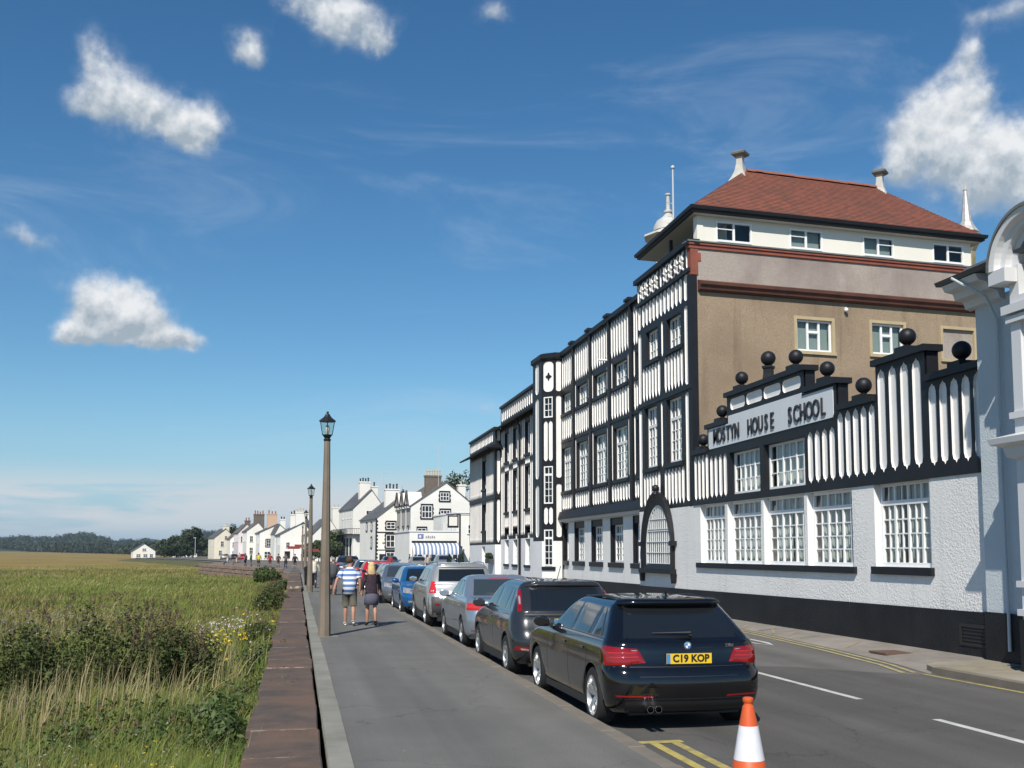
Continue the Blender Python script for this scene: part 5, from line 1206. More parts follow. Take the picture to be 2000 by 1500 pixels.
# red street signs and aerials over the shops
def board_sign(x, y, z, w, h, label, c, n):
    t = thing('shop_sign', label, 'sign', (x, y, 0)); m = MB(); m.box(x-w/2, x+w/2, y-.04, y+.04, z, z+h); m.build('board', c, t); bars('post', BLACK, t, [[(x, y+.06, 0), (x, y+.06, z+h*.5)]], .05)
SR = MATS['sign_red']
board_sign(-.6, 200, 2.4, 2.2, .5, 'dark red shop sign board on a post beyond the lamp posts', SR, 1)
board_sign(2.4, 195, 1.9, 3.0, .5, 'long maroon board sign on a post by the hotel garden', SR, 2)
for x, y, z, r_, lab in ((15.6, 198, 12.6, 4.2, 'thin television aerial on the hotel chimney'), (22.0, 167, 13.9, 5.2, 'tall thin aerial mast beside the brown chimney stack'), (-6.6, 268, 9.5, 3.6, 'thin television aerial above the peach chimney')):
    t = thing('television_aerial', lab, 'aerial', (x, y, z-2)); bars('mast', MATS['grey_pole'], t, [[(x, y, z-2), (x, y, z+r_)]], .04)
    bars('crossbar', MATS['grey_pole'], t, [[(x-.1, y, z+r_-.2), (x+1.3, y, z+r_-.3)], [(x+.6, y-.3, z+r_-.25), (x+.6, y+.3, z+r_-.25)]], .03)

# ------------------------------------------------------------------ cars: a skin of stacked plan outlines, with parts laid on it
TYRE = material('tyre_rubber', (.012, .012, .013), .85, bump=.2, bscale=60)
ALLOY = material('alloy_wheel', (.55, .56, .57), .3, metal=.8)
ALLOYG = material('dull_alloy', (.35, .36, .37), .4, metal=.7)
DARK = material('black_plastic', (.014, .014, .015), .55)
GREYP = material('grey_plastic', (.055, .055, .058), .6)
CARGL = material('tinted_car_glass', (.010, .012, .014), .03, spec=.7, coat=.3)
CARGL2 = material('clear_car_glass', (.035, .045, .048), .03, spec=.7, coat=.3)
REDL = material('red_lamp_lens', (.26, .004, .005), .1, (.16, .003, .004), 14, coat=.6, vec_scale=(.4, .4, 2.2))
REDB = material('red_lamp_bright', (.55, .02, .02), .15, coat=.6)
CLEARL = material('clear_lamp_lens', (.5, .5, .5), .08, (.25, .25, .26), 16, coat=.6, metal=.4)
CHROME = material('chrome', (.75, .75, .76), .08, metal=1.0)
AMBER = material('amber_lens', (.55, .2, .01), .2, coat=.5)
PLY = material('yellow_plate', (.72, .48, .02), .45); PLW = material('white_plate', (.62, .63, .6), .45); PLB = material('plate_blue', (.05, .22, .5), .5); PLT = material('plate_black', (.012, .012, .012), .6)
def paint(name, c, metal=.0, rough=.25): return material(name, c, rough, metal=metal, coat=.75, spec=.4)
class Skin:
    def __init__(s, levels, wheels, rw, ra, L):
        A = np.array(levels, float); n = len(A); t = np.linspace(0, n-1, (n-1)*4+1)
        i = np.clip(t.astype(int), 0, n-2); f = (t-i)[:, None]
        p1 = A[i]; p2 = A[i+1]; p0 = A[np.maximum(i-1, 0)]; p3 = A[np.minimum(i+2, n-1)]
        T = .5*((2*p1)+(-p0+p2)*f+(2*p0-5*p1+4*p2-p3)*f*f+(-p0+3*p1-3*p2+p3)*f**3)
        lo, hi = np.minimum(p1, p2), np.maximum(p1, p2); s.T = np.clip(T, lo, hi); s.wheels = wheels; s.rw = rw; s.ra = ra; s.L = L
    def lv(s, z): return [np.interp(z, s.T[:, 0], s.T[:, k]) for k in range(1, 7)]   # yr yf w cr cf b
    def rear(s, x, z):
        yr, yf, w, cr, cf, b = s.lv(z); ax = min(abs(x), w-1e-4); k = w-cr
        y = yr+b*(ax/k)**2 if ax <= k else yr+b+cr-math.sqrt(max(0, cr*cr-(ax-k)**2))
        return Vector((math.copysign(ax, x), y, z))
    def front(s, x, z):
        yr, yf, w, cr, cf, b = s.lv(z); ax = min(abs(x), w-1e-4); k = w-cf
        y = yf-b*1.5*(ax/k)**2 if ax <= k else yf-b*1.5-cf+math.sqrt(max(0, cf*cf-(ax-k)**2))
        return Vector((math.copysign(ax, x), y, z))
    def side(s, y, z, sg=-1):
        yr, yf, w, cr, cf, b = s.lv(z); a = yr+b+cr; c = yf-1.5*b-cf; x = w
        if y < a: x = w-cr+math.sqrt(max(0, cr*cr-(a-y)**2))
        elif y > c: x = w-cf+math.sqrt(max(0, cf*cf-(y-c)**2))
        return Vector((sg*x, y, z))
    def arch(s, y, z):
        for yw in s.wheels:
            if abs(y-yw) < s.ra: z = max(z, s.rw+math.sqrt(s.ra**2-(y-yw)**2)*1.02)
        return z
    def body(s, name, mat, parent):
        m = MB(); rings = []
        for z, yr, yf, w, cr, cf, b in s.T:
            pts = []; k = w-cr
            for i in range(9): x = k*i/8; pts.append((x, yr+b*(x/max(k, 1e-4))**2, z))
            for i in range(1, 8): a = R(-90+90*i/8); pts.append((k+cr*math.cos(a), yr+b+cr+cr*math.sin(a), z))
            y0, y1 = yr+b+cr, yf-1.5*b-cf
            for i in range(57): y = y0+(y1-y0)*i/56; pts.append((w, y, s.arch(y, z) if z < s.rw+s.ra+.02 else z))
            k2 = w-cf
            for i in range(1, 8): a = R(90*i/8); pts.append((k2+cf*math.cos(a), yf-1.5*b-cf+cf*math.sin(a), z))
            for i in range(9): x = k2*(1-i/8); pts.append((x, yf-1.5*b*(x/max(k2, 1e-4))**2, z))
            pts = [(p[0], p[1], s.arch(p[1], p[2]) if (abs(p[0]) > w*.8 and z < s.rw+s.ra+.02) else p[2]) for p in pts]
            rings.append(pts+[(-p[0], p[1], p[2]) for p in reversed(pts[1:-1])])
        n = len(rings[0]); vs = [p for r in rings for p in r]; fs = []
        for i in range(len(rings)-1):
            for j in range(n): q = (j+1) % n; fs.append((i*n+j, i*n+q, (i+1)*n+q, (i+1)*n+j))
        fs.append(tuple((len(rings)-1)*n+j for j in range(n))); fs.append(tuple(reversed(range(n))))
        m.add(vs, fs); me = m.mesh(name, mat)
        bm = bmesh.new(); bm.from_mesh(me); bmesh.ops.remove_doubles(bm, verts=bm.verts, dist=.0008); bmesh.ops.recalc_face_normals(bm, faces=bm.faces); bm.to_mesh(me); bm.free()
        me.polygons.foreach_set('use_smooth', [True]*len(me.polygons)); me.set_sharp_from_angle(angle=R(50))
        return link(bpy.data.objects.new(name, me), parent)
    def patch(s, name, kind, q, mat, parent, off=.004, nu=10, nv=6, sg=-1, thick=True):
        """q: four (a, z) corners; a is x on rear/front, y on sides"""
        fn = {'rear': s.rear, 'front': s.front, 'side': lambda a, z: s.side(a, z, sg)}[kind]; m = MB(); V = []; edge = []
        for j in range(nv+1):
            for i in range(nu+1):
                u, v = i/nu, j/nv
                a = (q[0][0]*(1-u)+q[1][0]*u)*(1-v)+(q[3][0]*(1-u)+q[2][0]*u)*v; z = (q[0][1]*(1-u)+q[1][1]*u)*(1-v)+(q[3][1]*(1-u)+q[2][1]*u)*v
                p = fn(a, z); e = .01; pa = fn(a+e, z)-fn(a-e, z); pz = fn(a, z+e)-fn(a, z-e); nn = pa.cross(pz)
                if nn.length < 1e-9: nn = Vector((0, -1, 0))
                nn.normalize(); c = Vector((p.x, p.y-s.L/2, p.z-.6))
                if nn.dot(c) < 0: nn = -nn
                edge_v = i in (0, nu) or j in (0, nv)
                V.append(p+nn*(off if not (edge_v and thick) else off*.35))
        m.add(V, [(j*(nu+1)+i, j*(nu+1)+i+1, (j+1)*(nu+1)+i+1, (j+1)*(nu+1)+i) for j in range(nv) for i in range(nu)])
        return m.build(name, mat, parent, smooth='all')
def wheel(parent, x, y, r, w, sg, rimmat, spokes=5, double=True, rr=.68):
    M = Matrix.Translation((x, y, r)) @ Matrix.Rotation(R(90)*sg, 4, 'Y')
    m = MB(); m.lathe([(r*rr, -w/2), (r*.93, -w/2+.006), (r*.985, -w/2+.03), (r, -w*.2), (r, w*.2), (r*.985, w/2-.03), (r*.93, w/2-.006), (r*rr, w/2)], 36, cap=False)
    o = m.build('wheel', TYRE, parent, smooth=True, world=M)
    m = MB(); q = r*rr; m.lathe([(q, w/2-.002), (q*.955, w/2-.004), (q*.93, w/2-.03), (q*.9, -w*.2)], 36, cap=False); m.lathe([(.001, w/2-.055), (.05, w/2-.05), (.062, w/2-.062)], 16, cap=False)
    n = spokes*(2 if double else 1)
    for k in range(n):
        a = 2*math.pi*(k+(.18 if k % 2 else -.18) if double else k)/n if not double else 2*math.pi*(k//2)/spokes+(.11 if k % 2 else -.11)
        ws = .021 if double else .036
        d = Vector((math.cos(a), math.sin(a), 0)); t = Vector((-d.y, d.x, 0)); z0, z1 = w/2-.055, w/2-.02
        vs = []
        for rad, wd, zz in ((.03, ws*1.2, z0), (q*.5, ws, (z0+z1)/2+.012), (q*.95, ws*.9, z1)):
            for sgn in (-1, 1): vs += [d*rad+t*wd*sgn+Vector((0, 0, zz)), d*rad+t*wd*sgn*1.15+Vector((0, 0, zz-.03))]
        m.add(vs, [(0, 2, 6, 4), (4, 6, 10, 8), (0, 4, 5, 1), (4, 8, 9, 5), (2, 3, 7, 6), (6, 7, 11, 10)])
    m.build('rim', rimmat, o, smooth=True, world=M)
    m = MB(); m.lathe([(.001, -.01), (q*.93, -.01)], 24, cap=False); m.build('brake_disc', GREYP, o, world=M)
    return o
def plate(parent, s, x0, x1, z0, z1, txt, bg, y=None, tsize=.1, blue=True, tilt=0, face='rear', tx=.5):
    fn = s.rear if face == 'rear' else s.front; sg = -1 if face == 'rear' else 1
    p = fn((x0+x1)/2, (z0+z1)/2); y = p.y+sg*.018 if y is None else y
    m = MB(); m.box(x0, x1, y-.006, y+.006, z0, z1); o = m.build('number_plate', bg, parent)
    if blue: m = MB(); xb = (x0, x0+.042); m.box(*xb, y+sg*.0085-.001, y+sg*.0085+.001, z0+.004, z1-.004); m.build('plate_band', PLB, o)
    if txt:
        me = text_mesh(txt, tsize, .003, PLT, 'plate_lettering', .004); xs = (x1-x0-.05)/max(1e-3, max(v.co.x for v in me.vertices)-min(v.co.x for v in me.vertices))
        M = Matrix.Translation(((x0+x1)/2+.02*(1 if blue else 0), y-.009, z0+.022)) @ Matrix.Rotation(R(90), 4, 'X') @ Matrix.Diagonal((min(1.0, xs*.9), 1.0, 1, 1))
        link(bpy.data.objects.new('plate_lettering', me), o, M)
    return o
def mirror(parent, x, y, z, sg, mat):
    m = MB(); m.sphere((0, 0, 0), 1, 14, 9); M = Matrix.Translation((x, y, z)) @ Matrix.Rotation(R(10*sg), 4, 'Z') @ Matrix.Diagonal((.115, .07, .075, 1))
    for i, v in enumerate(m.v):
        if v[1] < -.35: m.v[i] = (v[0], -.35, v[2])
    o = m.build('wing_mirror', mat, parent, smooth=True, world=M)
    b = MB(); b.box(-sg*.1-.07+x, -sg*.1+.07+x, y-.02, y+.04, z-.075, z-.035); b.build('mirror_stalk', DARK, o); return o

def car(spec, paintm, label, loc, rotz=0, group=None, name='parked_car', detail=None, rim=None, glass=None, mirrors=None, spokes=(5, True), dark_low=None):
    T, wh, rw, ra, L = spec['T'], spec['wheels'], spec['rw'], spec['ra'], spec['L']; s = Skin(T, wh, rw, ra, L); glass = glass or CARGL
    t = thing(name, label, 'car', (0, 0, 0), group); hw = max(r[3] for r in T)
    s.body('body', paintm, t)
    m = MB(); m.box(-hw+.27, hw-.27, .25, L-.25, .17, .78)
    if not spec.get('nobox'):
        m.box(-hw+.05, hw-.05, wh[0]+ra+.02, wh[1]-ra-.02, .17, .35)
    m.build('underbody', DARK, t)
    for yw in wh:
        for sg in (-1, 1): wheel(t, sg*(hw-.115), yw, rw, .215, sg, rim or ALLOYG, *spokes, rr=.70 if rw > .32 else .66)
    for sg in (-1, 1):
        for q in spec['glass']:
            s.patch('side_window', 'side', q, glass, t, .004, 10, 6, sg)
        for y in spec['doors']:
            s.patch('door_gap', 'side', [(y-.004, .32), (y+.004, .32), (y+.004+.03, spec['belt']), (y-.004+.03, spec['belt'])], DARK, t, .0015, 1, 8, sg, False)
        for y in spec['handles']:
            p = s.side(y, spec['belt']-.12, sg); m = MB(); m.box(p.x-.012, p.x+.012, y-.09, y+.09, p.z-.014, p.z+.014); m.build('door_handle', paintm, t)
        s.patch('sill_trim', 'side', [(wh[0]+ra+.03, .2), (wh[1]-ra-.03, .2), (wh[1]-ra-.03, .27), (wh[0]+ra+.03, .27)], dark_low or DARK, t, .006, 12, 2, sg)
        mirror(t, sg*(hw+.075), spec['mir'][0], spec['mir'][1], sg, mirrors or paintm)
    s.patch('windscreen', 'front', spec['screen'], glass, t, .004, 14, 8)
    s.patch('rear_window', 'rear', spec['rearwin'], glass, t, .004, 14, 8)
    if detail: detail(t, s, hw, paintm)
    t.matrix_basis = Matrix.Translation((loc[0], loc[1], ROADZ)) @ Matrix.Rotation(R(rotz), 4, 'Z'); WORLDMAT[t] = t.matrix_basis.copy()
    return t
SPEC = {}
SPEC['estate'] = dict(L=4.62, rw=.325, ra=.365, wheels=(.80, 3.61), belt=.955, mir=(2.95, 1.03),
  T=[(.19, .22, 4.36, .80, .20, .45, .05), (.27, .09, 4.54, .865, .24, .5, .06), (.40, .02, 4.6, .895, .27, .5, .065), (.52, .0, 4.62, .905, .28, .5, .07), (.64, .025, 4.61, .908, .28, .5, .07), (.72, .075, 4.57, .902, .28, .48, .07), (.82, .10, 4.44, .895, .27, .46, .065), (.90, .115, 4.1, .885, .26, .46, .06), (.96, .14, 3.55, .862, .25, .46, .055), (1.0, .20, 3.3, .835, .23, .42, .05),
     (1.10, .32, 3.1, .78, .21, .38, .05), (1.21, .455, 2.9, .722, .19, .34, .05), (1.31, .58, 2.68, .665, .18, .32, .05), (1.365, .61, 2.5, .62, .18, .3, .05), (1.395, .60, 2.32, .565, .18, .28, .05), (1.42, .7, 2.1, .45, .16, .24, .03), (1.435, .9, 1.8, .25, .1, .12, .01)],
  glass=[[(.60, 1.0), (.98, 1.0), (.98, 1.31), (.90, 1.31)], [(1.04, 1.0), (1.80, 1.0), (1.80, 1.325), (1.04, 1.315)], [(1.90, 1.0), (2.86, 1.0), (2.30, 1.325), (1.90, 1.325)]], doors=(1.02, 1.86, 2.95), handles=(1.25, 2.1), screen=[(-.7, 1.02), (.7, 1.02), (.56, 1.36), (-.56, 1.36)], rearwin=[(-.69, 1.0), (.69, 1.0), (.56, 1.325), (-.56, 1.325)])
SPEC['hatch'] = dict(L=4.34, rw=.315, ra=.36, wheels=(.80, 3.44), belt=.97, mir=(2.82, 1.05),
  T=[(.20, .25, 4.1, .80, .2, .45, .05), (.30, .1, 4.26, .87, .26, .5, .07), (.42, .03, 4.33, .905, .3, .52, .08), (.55, .0, 4.34, .918, .32, .52, .08), (.68, .04, 4.31, .92, .32, .52, .08), (.78, .1, 4.2, .912, .32, .5, .08), (.88, .16, 3.95, .90, .3, .5, .075), (.97, .19, 3.55, .875, .28, .48, .07), (1.02, .21, 3.3, .85, .26, .45, .06),
     (1.12, .29, 3.1, .81, .24, .4, .06), (1.24, .40, 2.88, .755, .22, .36, .06), (1.36, .53, 2.62, .70, .2, .34, .06), (1.425, .56, 2.45, .655, .2, .32, .06), (1.47, .56, 2.25, .58, .2, .3, .05), (1.49, .75, 2.0, .42, .16, .22, .03), (1.497, 1.0, 1.7, .22, .1, .12, .01)],
  glass=[[(.72, 1.04), (1.06, 1.03), (1.06, 1.37), (.93, 1.36)], [(1.12, 1.03), (1.82, 1.02), (1.82, 1.385), (1.12, 1.375)], [(1.92, 1.02), (2.76, 1.02), (2.28, 1.385), (1.92, 1.385)]], doors=(1.08, 1.87, 2.86), handles=(1.3, 2.1), screen=[(-.7, 1.04), (.7, 1.04), (.56, 1.41), (-.56, 1.41)], rearwin=[(-.60, 1.03), (.60, 1.03), (.55, 1.37), (-.55, 1.37)])
SPEC['saloon'] = dict(L=4.56, rw=.31, ra=.355, wheels=(.98, 3.64), belt=.955, mir=(2.95, 1.03),
  T=[(.20, .26, 4.3, .79, .2, .45, .05), (.30, .1, 4.48, .86, .26, .5, .07), (.42, .03, 4.55, .885, .3, .52, .08), (.55, .0, 4.56, .892, .32, .52, .08), (.68, .02, 4.53, .892, .32, .52, .08), (.78, .05, 4.42, .888, .32, .5, .08), (.88, .07, 4.15, .88, .3, .5, .075), (.96, .10, 3.7, .865, .28, .48, .07), (1.00, .22, 3.4, .845, .26, .45, .05),
     (1.03, .62, 3.3, .825, .24, .42, .05), (1.10, .80, 3.14, .80, .24, .4, .05), (1.22, 1.05, 2.92, .745, .22, .36, .05), (1.34, 1.32, 2.66, .69, .2, .34, .05), (1.40, 1.46, 2.48, .645, .2, .32, .05), (1.44, 1.55, 2.3, .57, .18, .28, .04), (1.46, 1.7, 2.1, .40, .14, .14, .02)],
  glass=[[(1.22, 1.06), (1.84, 1.02), (1.84, 1.36), (1.62, 1.35)], [(1.92, 1.02), (2.9, 1.02), (2.36, 1.36), (1.92, 1.365)]], doors=(1.12, 1.88, 2.95), handles=(1.35, 2.15), screen=[(-.7, 1.04), (.7, 1.04), (.55, 1.39), (-.55, 1.39)], rearwin=[(-.66, 1.055), (.66, 1.055), (.54, 1.37), (-.54, 1.37)])
SPEC['suv'] = dict(L=4.57, rw=.355, ra=.405, wheels=(.86, 3.56), belt=1.09, mir=(2.95, 1.2),
  T=[(.27, .25, 4.3, .82, .2, .45, .05), (.38, .1, 4.5, .88, .26, .5, .07), (.5, .03, 4.56, .915, .3, .52, .08), (.64, .0, 4.57, .925, .32, .52, .08), (.80, .05, 4.54, .925, .32, .52, .08), (.92, .1, 4.44, .92, .3, .5, .075), (1.03, .13, 4.2, .905, .28, .5, .07), (1.10, .15, 3.7, .885, .27, .48, .07), (1.15, .17, 3.4, .865, .25, .45, .06),
     (1.25, .24, 3.2, .83, .23, .4, .06), (1.38, .34, 2.98, .78, .21, .36, .06), (1.5, .44, 2.74, .735, .2, .34, .06), (1.575, .48, 2.56, .69, .2, .32, .06), (1.625, .48, 2.36, .61, .2, .3, .05), (1.655, .6, 2.1, .46, .18, .24, .03), (1.665, .9, 1.8, .25, .1, .12, .01)],
  glass=[[(.60, 1.18), (1.02, 1.17), (1.02, 1.5), (.80, 1.49)], [(1.10, 1.17), (1.84, 1.16), (1.84, 1.52), (1.10, 1.51)], [(1.94, 1.16), (2.9, 1.16), (2.38, 1.52), (1.94, 1.52)]], doors=(1.06, 1.89, 3.0), handles=(1.3, 2.12), screen=[(-.72, 1.18), (.72, 1.18), (.58, 1.55), (-.58, 1.55)], rearwin=[(-.64, 1.19), (.64, 1.19), (.59, 1.5), (-.59, 1.5)])
def roof_rails(t, s, z, x, y0, y1, mat):
    for sg in (-1, 1):
        m = MB(); m.tube([(sg*x, y0, z-.05), (sg*x, y0+.12, z+.02), (sg*x, (y0+y1)/2, z+.045), (sg*x, y1-.12, z+.01), (sg*x, y1, z-.06)], .018, 8); m.build('roof_rail', mat, t, smooth=True)
def bmw_detail(t, s, hw, pm):
    # two-part tail lamps, sweeping from the flank onto the tailgate
    for sg in (-1, 1):
        o = s.patch('tail_lamp', 'rear', [(sg*.48, .745), (sg*.885, .71), (sg*.89, .92), (sg*.56, .895)], REDL, t, .012, 14, 6)
        s.patch('lamp_bar', 'rear', [(sg*.53, .80), (sg*.86, .79), (sg*.86, .81), (sg*.54, .82)], REDB, o, .016, 12, 2); s.patch('lamp_bar', 'rear', [(sg*.55, .845), (sg*.87, .84), (sg*.87, .86), (sg*.56, .862)], REDB, o, .016, 12, 2)
        s.patch('reverse_lamp', 'rear', [(sg*.555, .868), (sg*.64, .868), (sg*.64, .884), (sg*.57, .884)], CLEARL, o, .016, 5, 2)
        s.patch('bumper_reflector', 'rear', [(sg*.42, .375), (sg*.80, .385), (sg*.82, .405), (sg*.42, .398)], REDL, t, .006, 10, 2)
    plate(t, s, -.26, .26, .735, .845, 'C19 KOP', PLY, tsize=.108)
    # roundel
    p = s.rear(0, .925); M = Matrix.Translation((0, p.y-.006, .925)) @ Matrix.Rotation(R(90), 4, 'X')
    m = MB(); m.lathe([(.001, .006), (.026, .006), (.042, .004), (.042, -.004)], 24, cap=False); b = m.build('badge', CHROME, t, world=M)
    for k, c in enumerate(((.8, .8, .8), (.05, .2, .5), (.8, .8, .8), (.05, .2, .5))):
        m = MB(); m.add([(0, 0, .008)]+[(.027*math.cos(R(90*k+i*15)), .027*math.sin(R(90*k+i*15)), .008) for i in range(7)], [(0, i, i+1) for i in range(1, 7)]); m.build('badge_quarter', material('badge_w' if k % 2 == 0 else 'badge_b', c, .3), b, world=M)
    me = text_mesh('330d', .052, .004, CHROME, 'model_lettering'); pp = s.rear(.5, .915); link(bpy.data.objects.new('model_lettering', me), t, Matrix.Translation((.50, pp.y-.006, .905)) @ Matrix.Rotation(R(6), 4, 'Z') @ Matrix.Rotation(R(90), 4, 'X'))
    m = MB(); m.add([tuple(s.rear(x, 1.365)+Vector((0, -.10, .028))) for x in np.linspace(-.63, .63, 13)]+[tuple(s.rear(x, 1.37)+Vector((0, .12, .045))) for x in np.linspace(-.6, .6, 13)]+[tuple(s.rear(x, 1.345)+Vector((0, -.085, .012))) for x in np.linspace(-.63, .63, 13)]+[tuple(s.rear(x, 1.34)+Vector((0, .02, .0))) for x in np.linspace(-.6, .6, 13)],
        [(i, i+1, 14+i, 13+i) for i in range(12)]+[(26+i, 27+i, i+1, i) for i in range(12)]+[(39+i, 40+i, 27+i, 26+i) for i in range(12)]); m.build('roof_spoiler', pm, t, smooth='all')
    s.patch('brake_lamp', 'rear', [(-.16, 1.338), (.16, 1.338), (.16, 1.348), (-.16, 1.348)], REDL, t, .09, 4, 1)
    m = MB(); p = s.rear(.07, 1.03); q = s.rear(-.36, 1.055); m.tube([p+Vector((0, -.03, 0)), p+Vector((0, -.035, .03)), q+Vector((0, -.025, 0))], [.022, .014, .006], 6); m.build('rear_wiper', DARK, t)
    s.patch('bumper_insert', 'rear', [(-.78, .215), (.78, .215), (.80, .355), (-.80, .355)], DARK, t, .004, 16, 4)
    s.patch('bumper_lip', 'rear', [(-.8, .352), (.8, .352), (.8, .372), (-.8, .372)], pm, t, .012, 16, 2)
    for x in (-.50, -.41):
        m = MB(); M = Matrix.Translation((x, .02, .275)) @ Matrix.Rotation(R(90), 4, 'X'); m.lathe([(.036, -.1), (.038, .1), (.034, .1), (.03, -.05)], 18, cap=False); m.build('exhaust_pipe', CHROME, t, smooth=True, world=M)
    s.patch('tailgate_crease', 'rear', [(-.82, .70), (.82, .70), (.82, .706), (-.82, .706)], DARK, t, .002, 16, 1, thick=False)
    s.patch('tailgate_gap', 'rear', [(-.56, .60), (.56, .60), (.56, .606), (-.56, .606)], DARK, t, .002, 12, 1, thick=False)
    m = MB(); p = Vector((0, .82, 1.43)); m.prism([(0, 0), (.16, 0), (.03, .06)], lambda a, b: (-.012, .78+a, 1.432+b), lambda a, b: (.012, .78+a, 1.432+b)); m.build('shark_fin_aerial', pm, t)
    roof_rails(t, s, 1.378, .555, .66, 2.3, DARK)
    for sg in (-1, 1):
        s.patch('shoulder_crease', 'side', [(.5, .80), (3.9, .78), (3.9, .785), (.5, .806)], DARK, t, .001, 20, 1, sg, False); s.patch('chrome_trim', 'side', [(.5, .985), (2.9, .985), (2.9, .993), (.5, .993)], DARK, t, .006, 20, 1, sg)
        s.patch('headlamp', 'front', [(sg*.45, .63), (sg*.86, .66), (sg*.86, .76), (sg*.45, .74)], CLEARL, t, .006)
def focus_detail(t, s, hw, pm):
    for sg in (-1, 1):
        o = s.patch('tail_lamp', 'rear', [(sg*.735, 1.02), (sg*.80, 1.01), (sg*.735, 1.34), (sg*.68, 1.35)], REDL, t, .01, 6, 10); s.patch('reverse_lamp', 'rear', [(sg*.735, 1.1), (sg*.765, 1.1), (sg*.738, 1.27), (sg*.705, 1.27)], CLEARL, o, .015, 4, 4)
        s.patch('fog_lamp', 'rear', [(sg*.62, .40), (sg*.88, .43), (sg*.86, .49), (sg*.62, .47)], REDL, t, .007, 8, 3); s.patch('fog_lens', 'rear', [(sg*.66, .415), (sg*.80, .43), (sg*.80, .47), (sg*.66, .46)], CLEARL, t, .011, 6, 2)
    plate(t, s, -.26, .26, .80, .91, '', PLY); m = MB()
    s.patch('tailgate_step', 'rear', [(-.72, .94), (.72, .94), (.70, .985), (-.70, .985)], DARK, t, .012, 14, 3)
    s.patch('brake_lamp', 'rear', [(-.2, 1.415), (.2, 1.415), (.2, 1.435), (-.2, 1.435)], REDL, t, .05, 6, 1); s.patch('roof_spoiler', 'rear', [(-.62, 1.385), (.62, 1.385), (.58, 1.44), (-.58, 1.44)], pm, t, .05, 12, 3)
    s.patch('lower_bumper', 'rear', [(-.78, .22), (.78, .22), (.82, .36), (-.82, .36)], DARK, t, .004, 14, 3); s.patch('tailgate_gap', 'rear', [(-.66, .60), (.66, .60), (.66, .607), (-.66, .607)], DARK, t, .002, 12, 1, thick=False)
    m = MB(); p = s.rear(0, .96); m.sphere((0, p.y-.01, .93), .045, 12, 6, .5); m.build('badge', CHROME, t)
    m = MB(); m.tube([(0, 1.0, 1.49), (0, .75, 1.72)], .006, 5); m.build('aerial', DARK, t)
def saloon_detail(t, s, hw, pm):
    for sg in (-1, 1):
        s.patch('tail_lamp', 'rear', [(sg*.46, .79), (sg*.87, .78), (sg*.86, .93), (sg*.48, .91)], REDB, t, .012, 12, 6); s.patch('bumper_reflector', 'rear', [(sg*.5, .36), (sg*.8, .37), (sg*.8, .39), (sg*.5, .38)], REDL, t, .006, 8, 2)
    plate(t, s, -.26, .26, .72, .83, '', PLY); s.patch('brake_lamp', 'rear', [(-.22, 1.385), (.22, 1.385), (.21, 1.405), (-.21, 1.405)], REDB, t, .012, 6, 1)
    s.patch('boot_gap', 'rear', [(-.62, .66), (.62, .66), (.62, .667), (-.62, .667)], DARK, t, .002, 12, 1, thick=False); s.patch('chrome_strip', 'rear', [(-.82, .42), (.82, .42), (.82, .435), (-.82, .435)], CHROME, t, .006, 14, 1)
def suv_detail(t, s, hw, pm):
    for sg in (-1, 1):
        s.patch('tail_lamp', 'rear', [(sg*.70, .88), (sg*.885, .90), (sg*.80, 1.2), (sg*.71, 1.17)], REDB, t, .014, 8, 10); s.patch('indicator_lens', 'rear', [(sg*.74, .90), (sg*.85, .91), (sg*.83, .98), (sg*.75, .97)], CLEARL, t, .018, 5, 3)
        s.patch('fog_lamp', 'rear', [(sg*.62, .56), (sg*.74, .565), (sg*.74, .66), (sg*.62, .65)], REDL, t, .012, 5, 4)
        for k in (0, 1): s.patch('wheel_arch_trim', 'side', [(s.wheels[k]-.46, .30), (s.wheels[k]-.40, .30), (s.wheels[k]-.38, .55), (s.wheels[k]-.43, .55)], GREYP, t, .008, 2, 4, sg)
    s.patch('plastic_bumper', 'rear', [(-.88, .33), (.88, .33), (.90, .80), (-.90, .80)], GREYP, t, .010, 18, 6); s.patch('bumper_step', 'rear', [(-.62, .74), (.62, .74), (.62, .83), (-.62, .83)], pm, t, .022, 12, 3)
    plate(t, s, -.26, .26, .88, .99, 'CD·584', PLW, tsize=.108, tx=.3); m = MB(); p = s.rear(0, 1.07)
    M = Matrix.Translation((0, p.y-.008, 1.07)) @ Matrix.Rotation(R(90), 4, 'X'); m.lathe([(.042, .0), (.05, .008), (.058, 0)], 20, cap=False); m.box(-.04, .04, -.006, .006, -.002, .004); m.build('badge', CHROME, t, world=M)
    s.patch('brake_lamp', 'rear', [(-.2, 1.575), (.2, 1.575), (.2, 1.592), (-.2, 1.592)], REDL, t, .05, 6, 1); s.patch('roof_spoiler', 'rear', [(-.62, 1.53), (.62, 1.53), (.6, 1.6), (-.6, 1.6)], pm, t, .045, 12, 3)
    roof_rails(t, s, 1.64, .62, .55, 2.5, ALLOY); m = MB(); m.tube([(0, .95, 1.66), (0, .8, 1.86)], .006, 5); m.build('aerial', DARK, t)
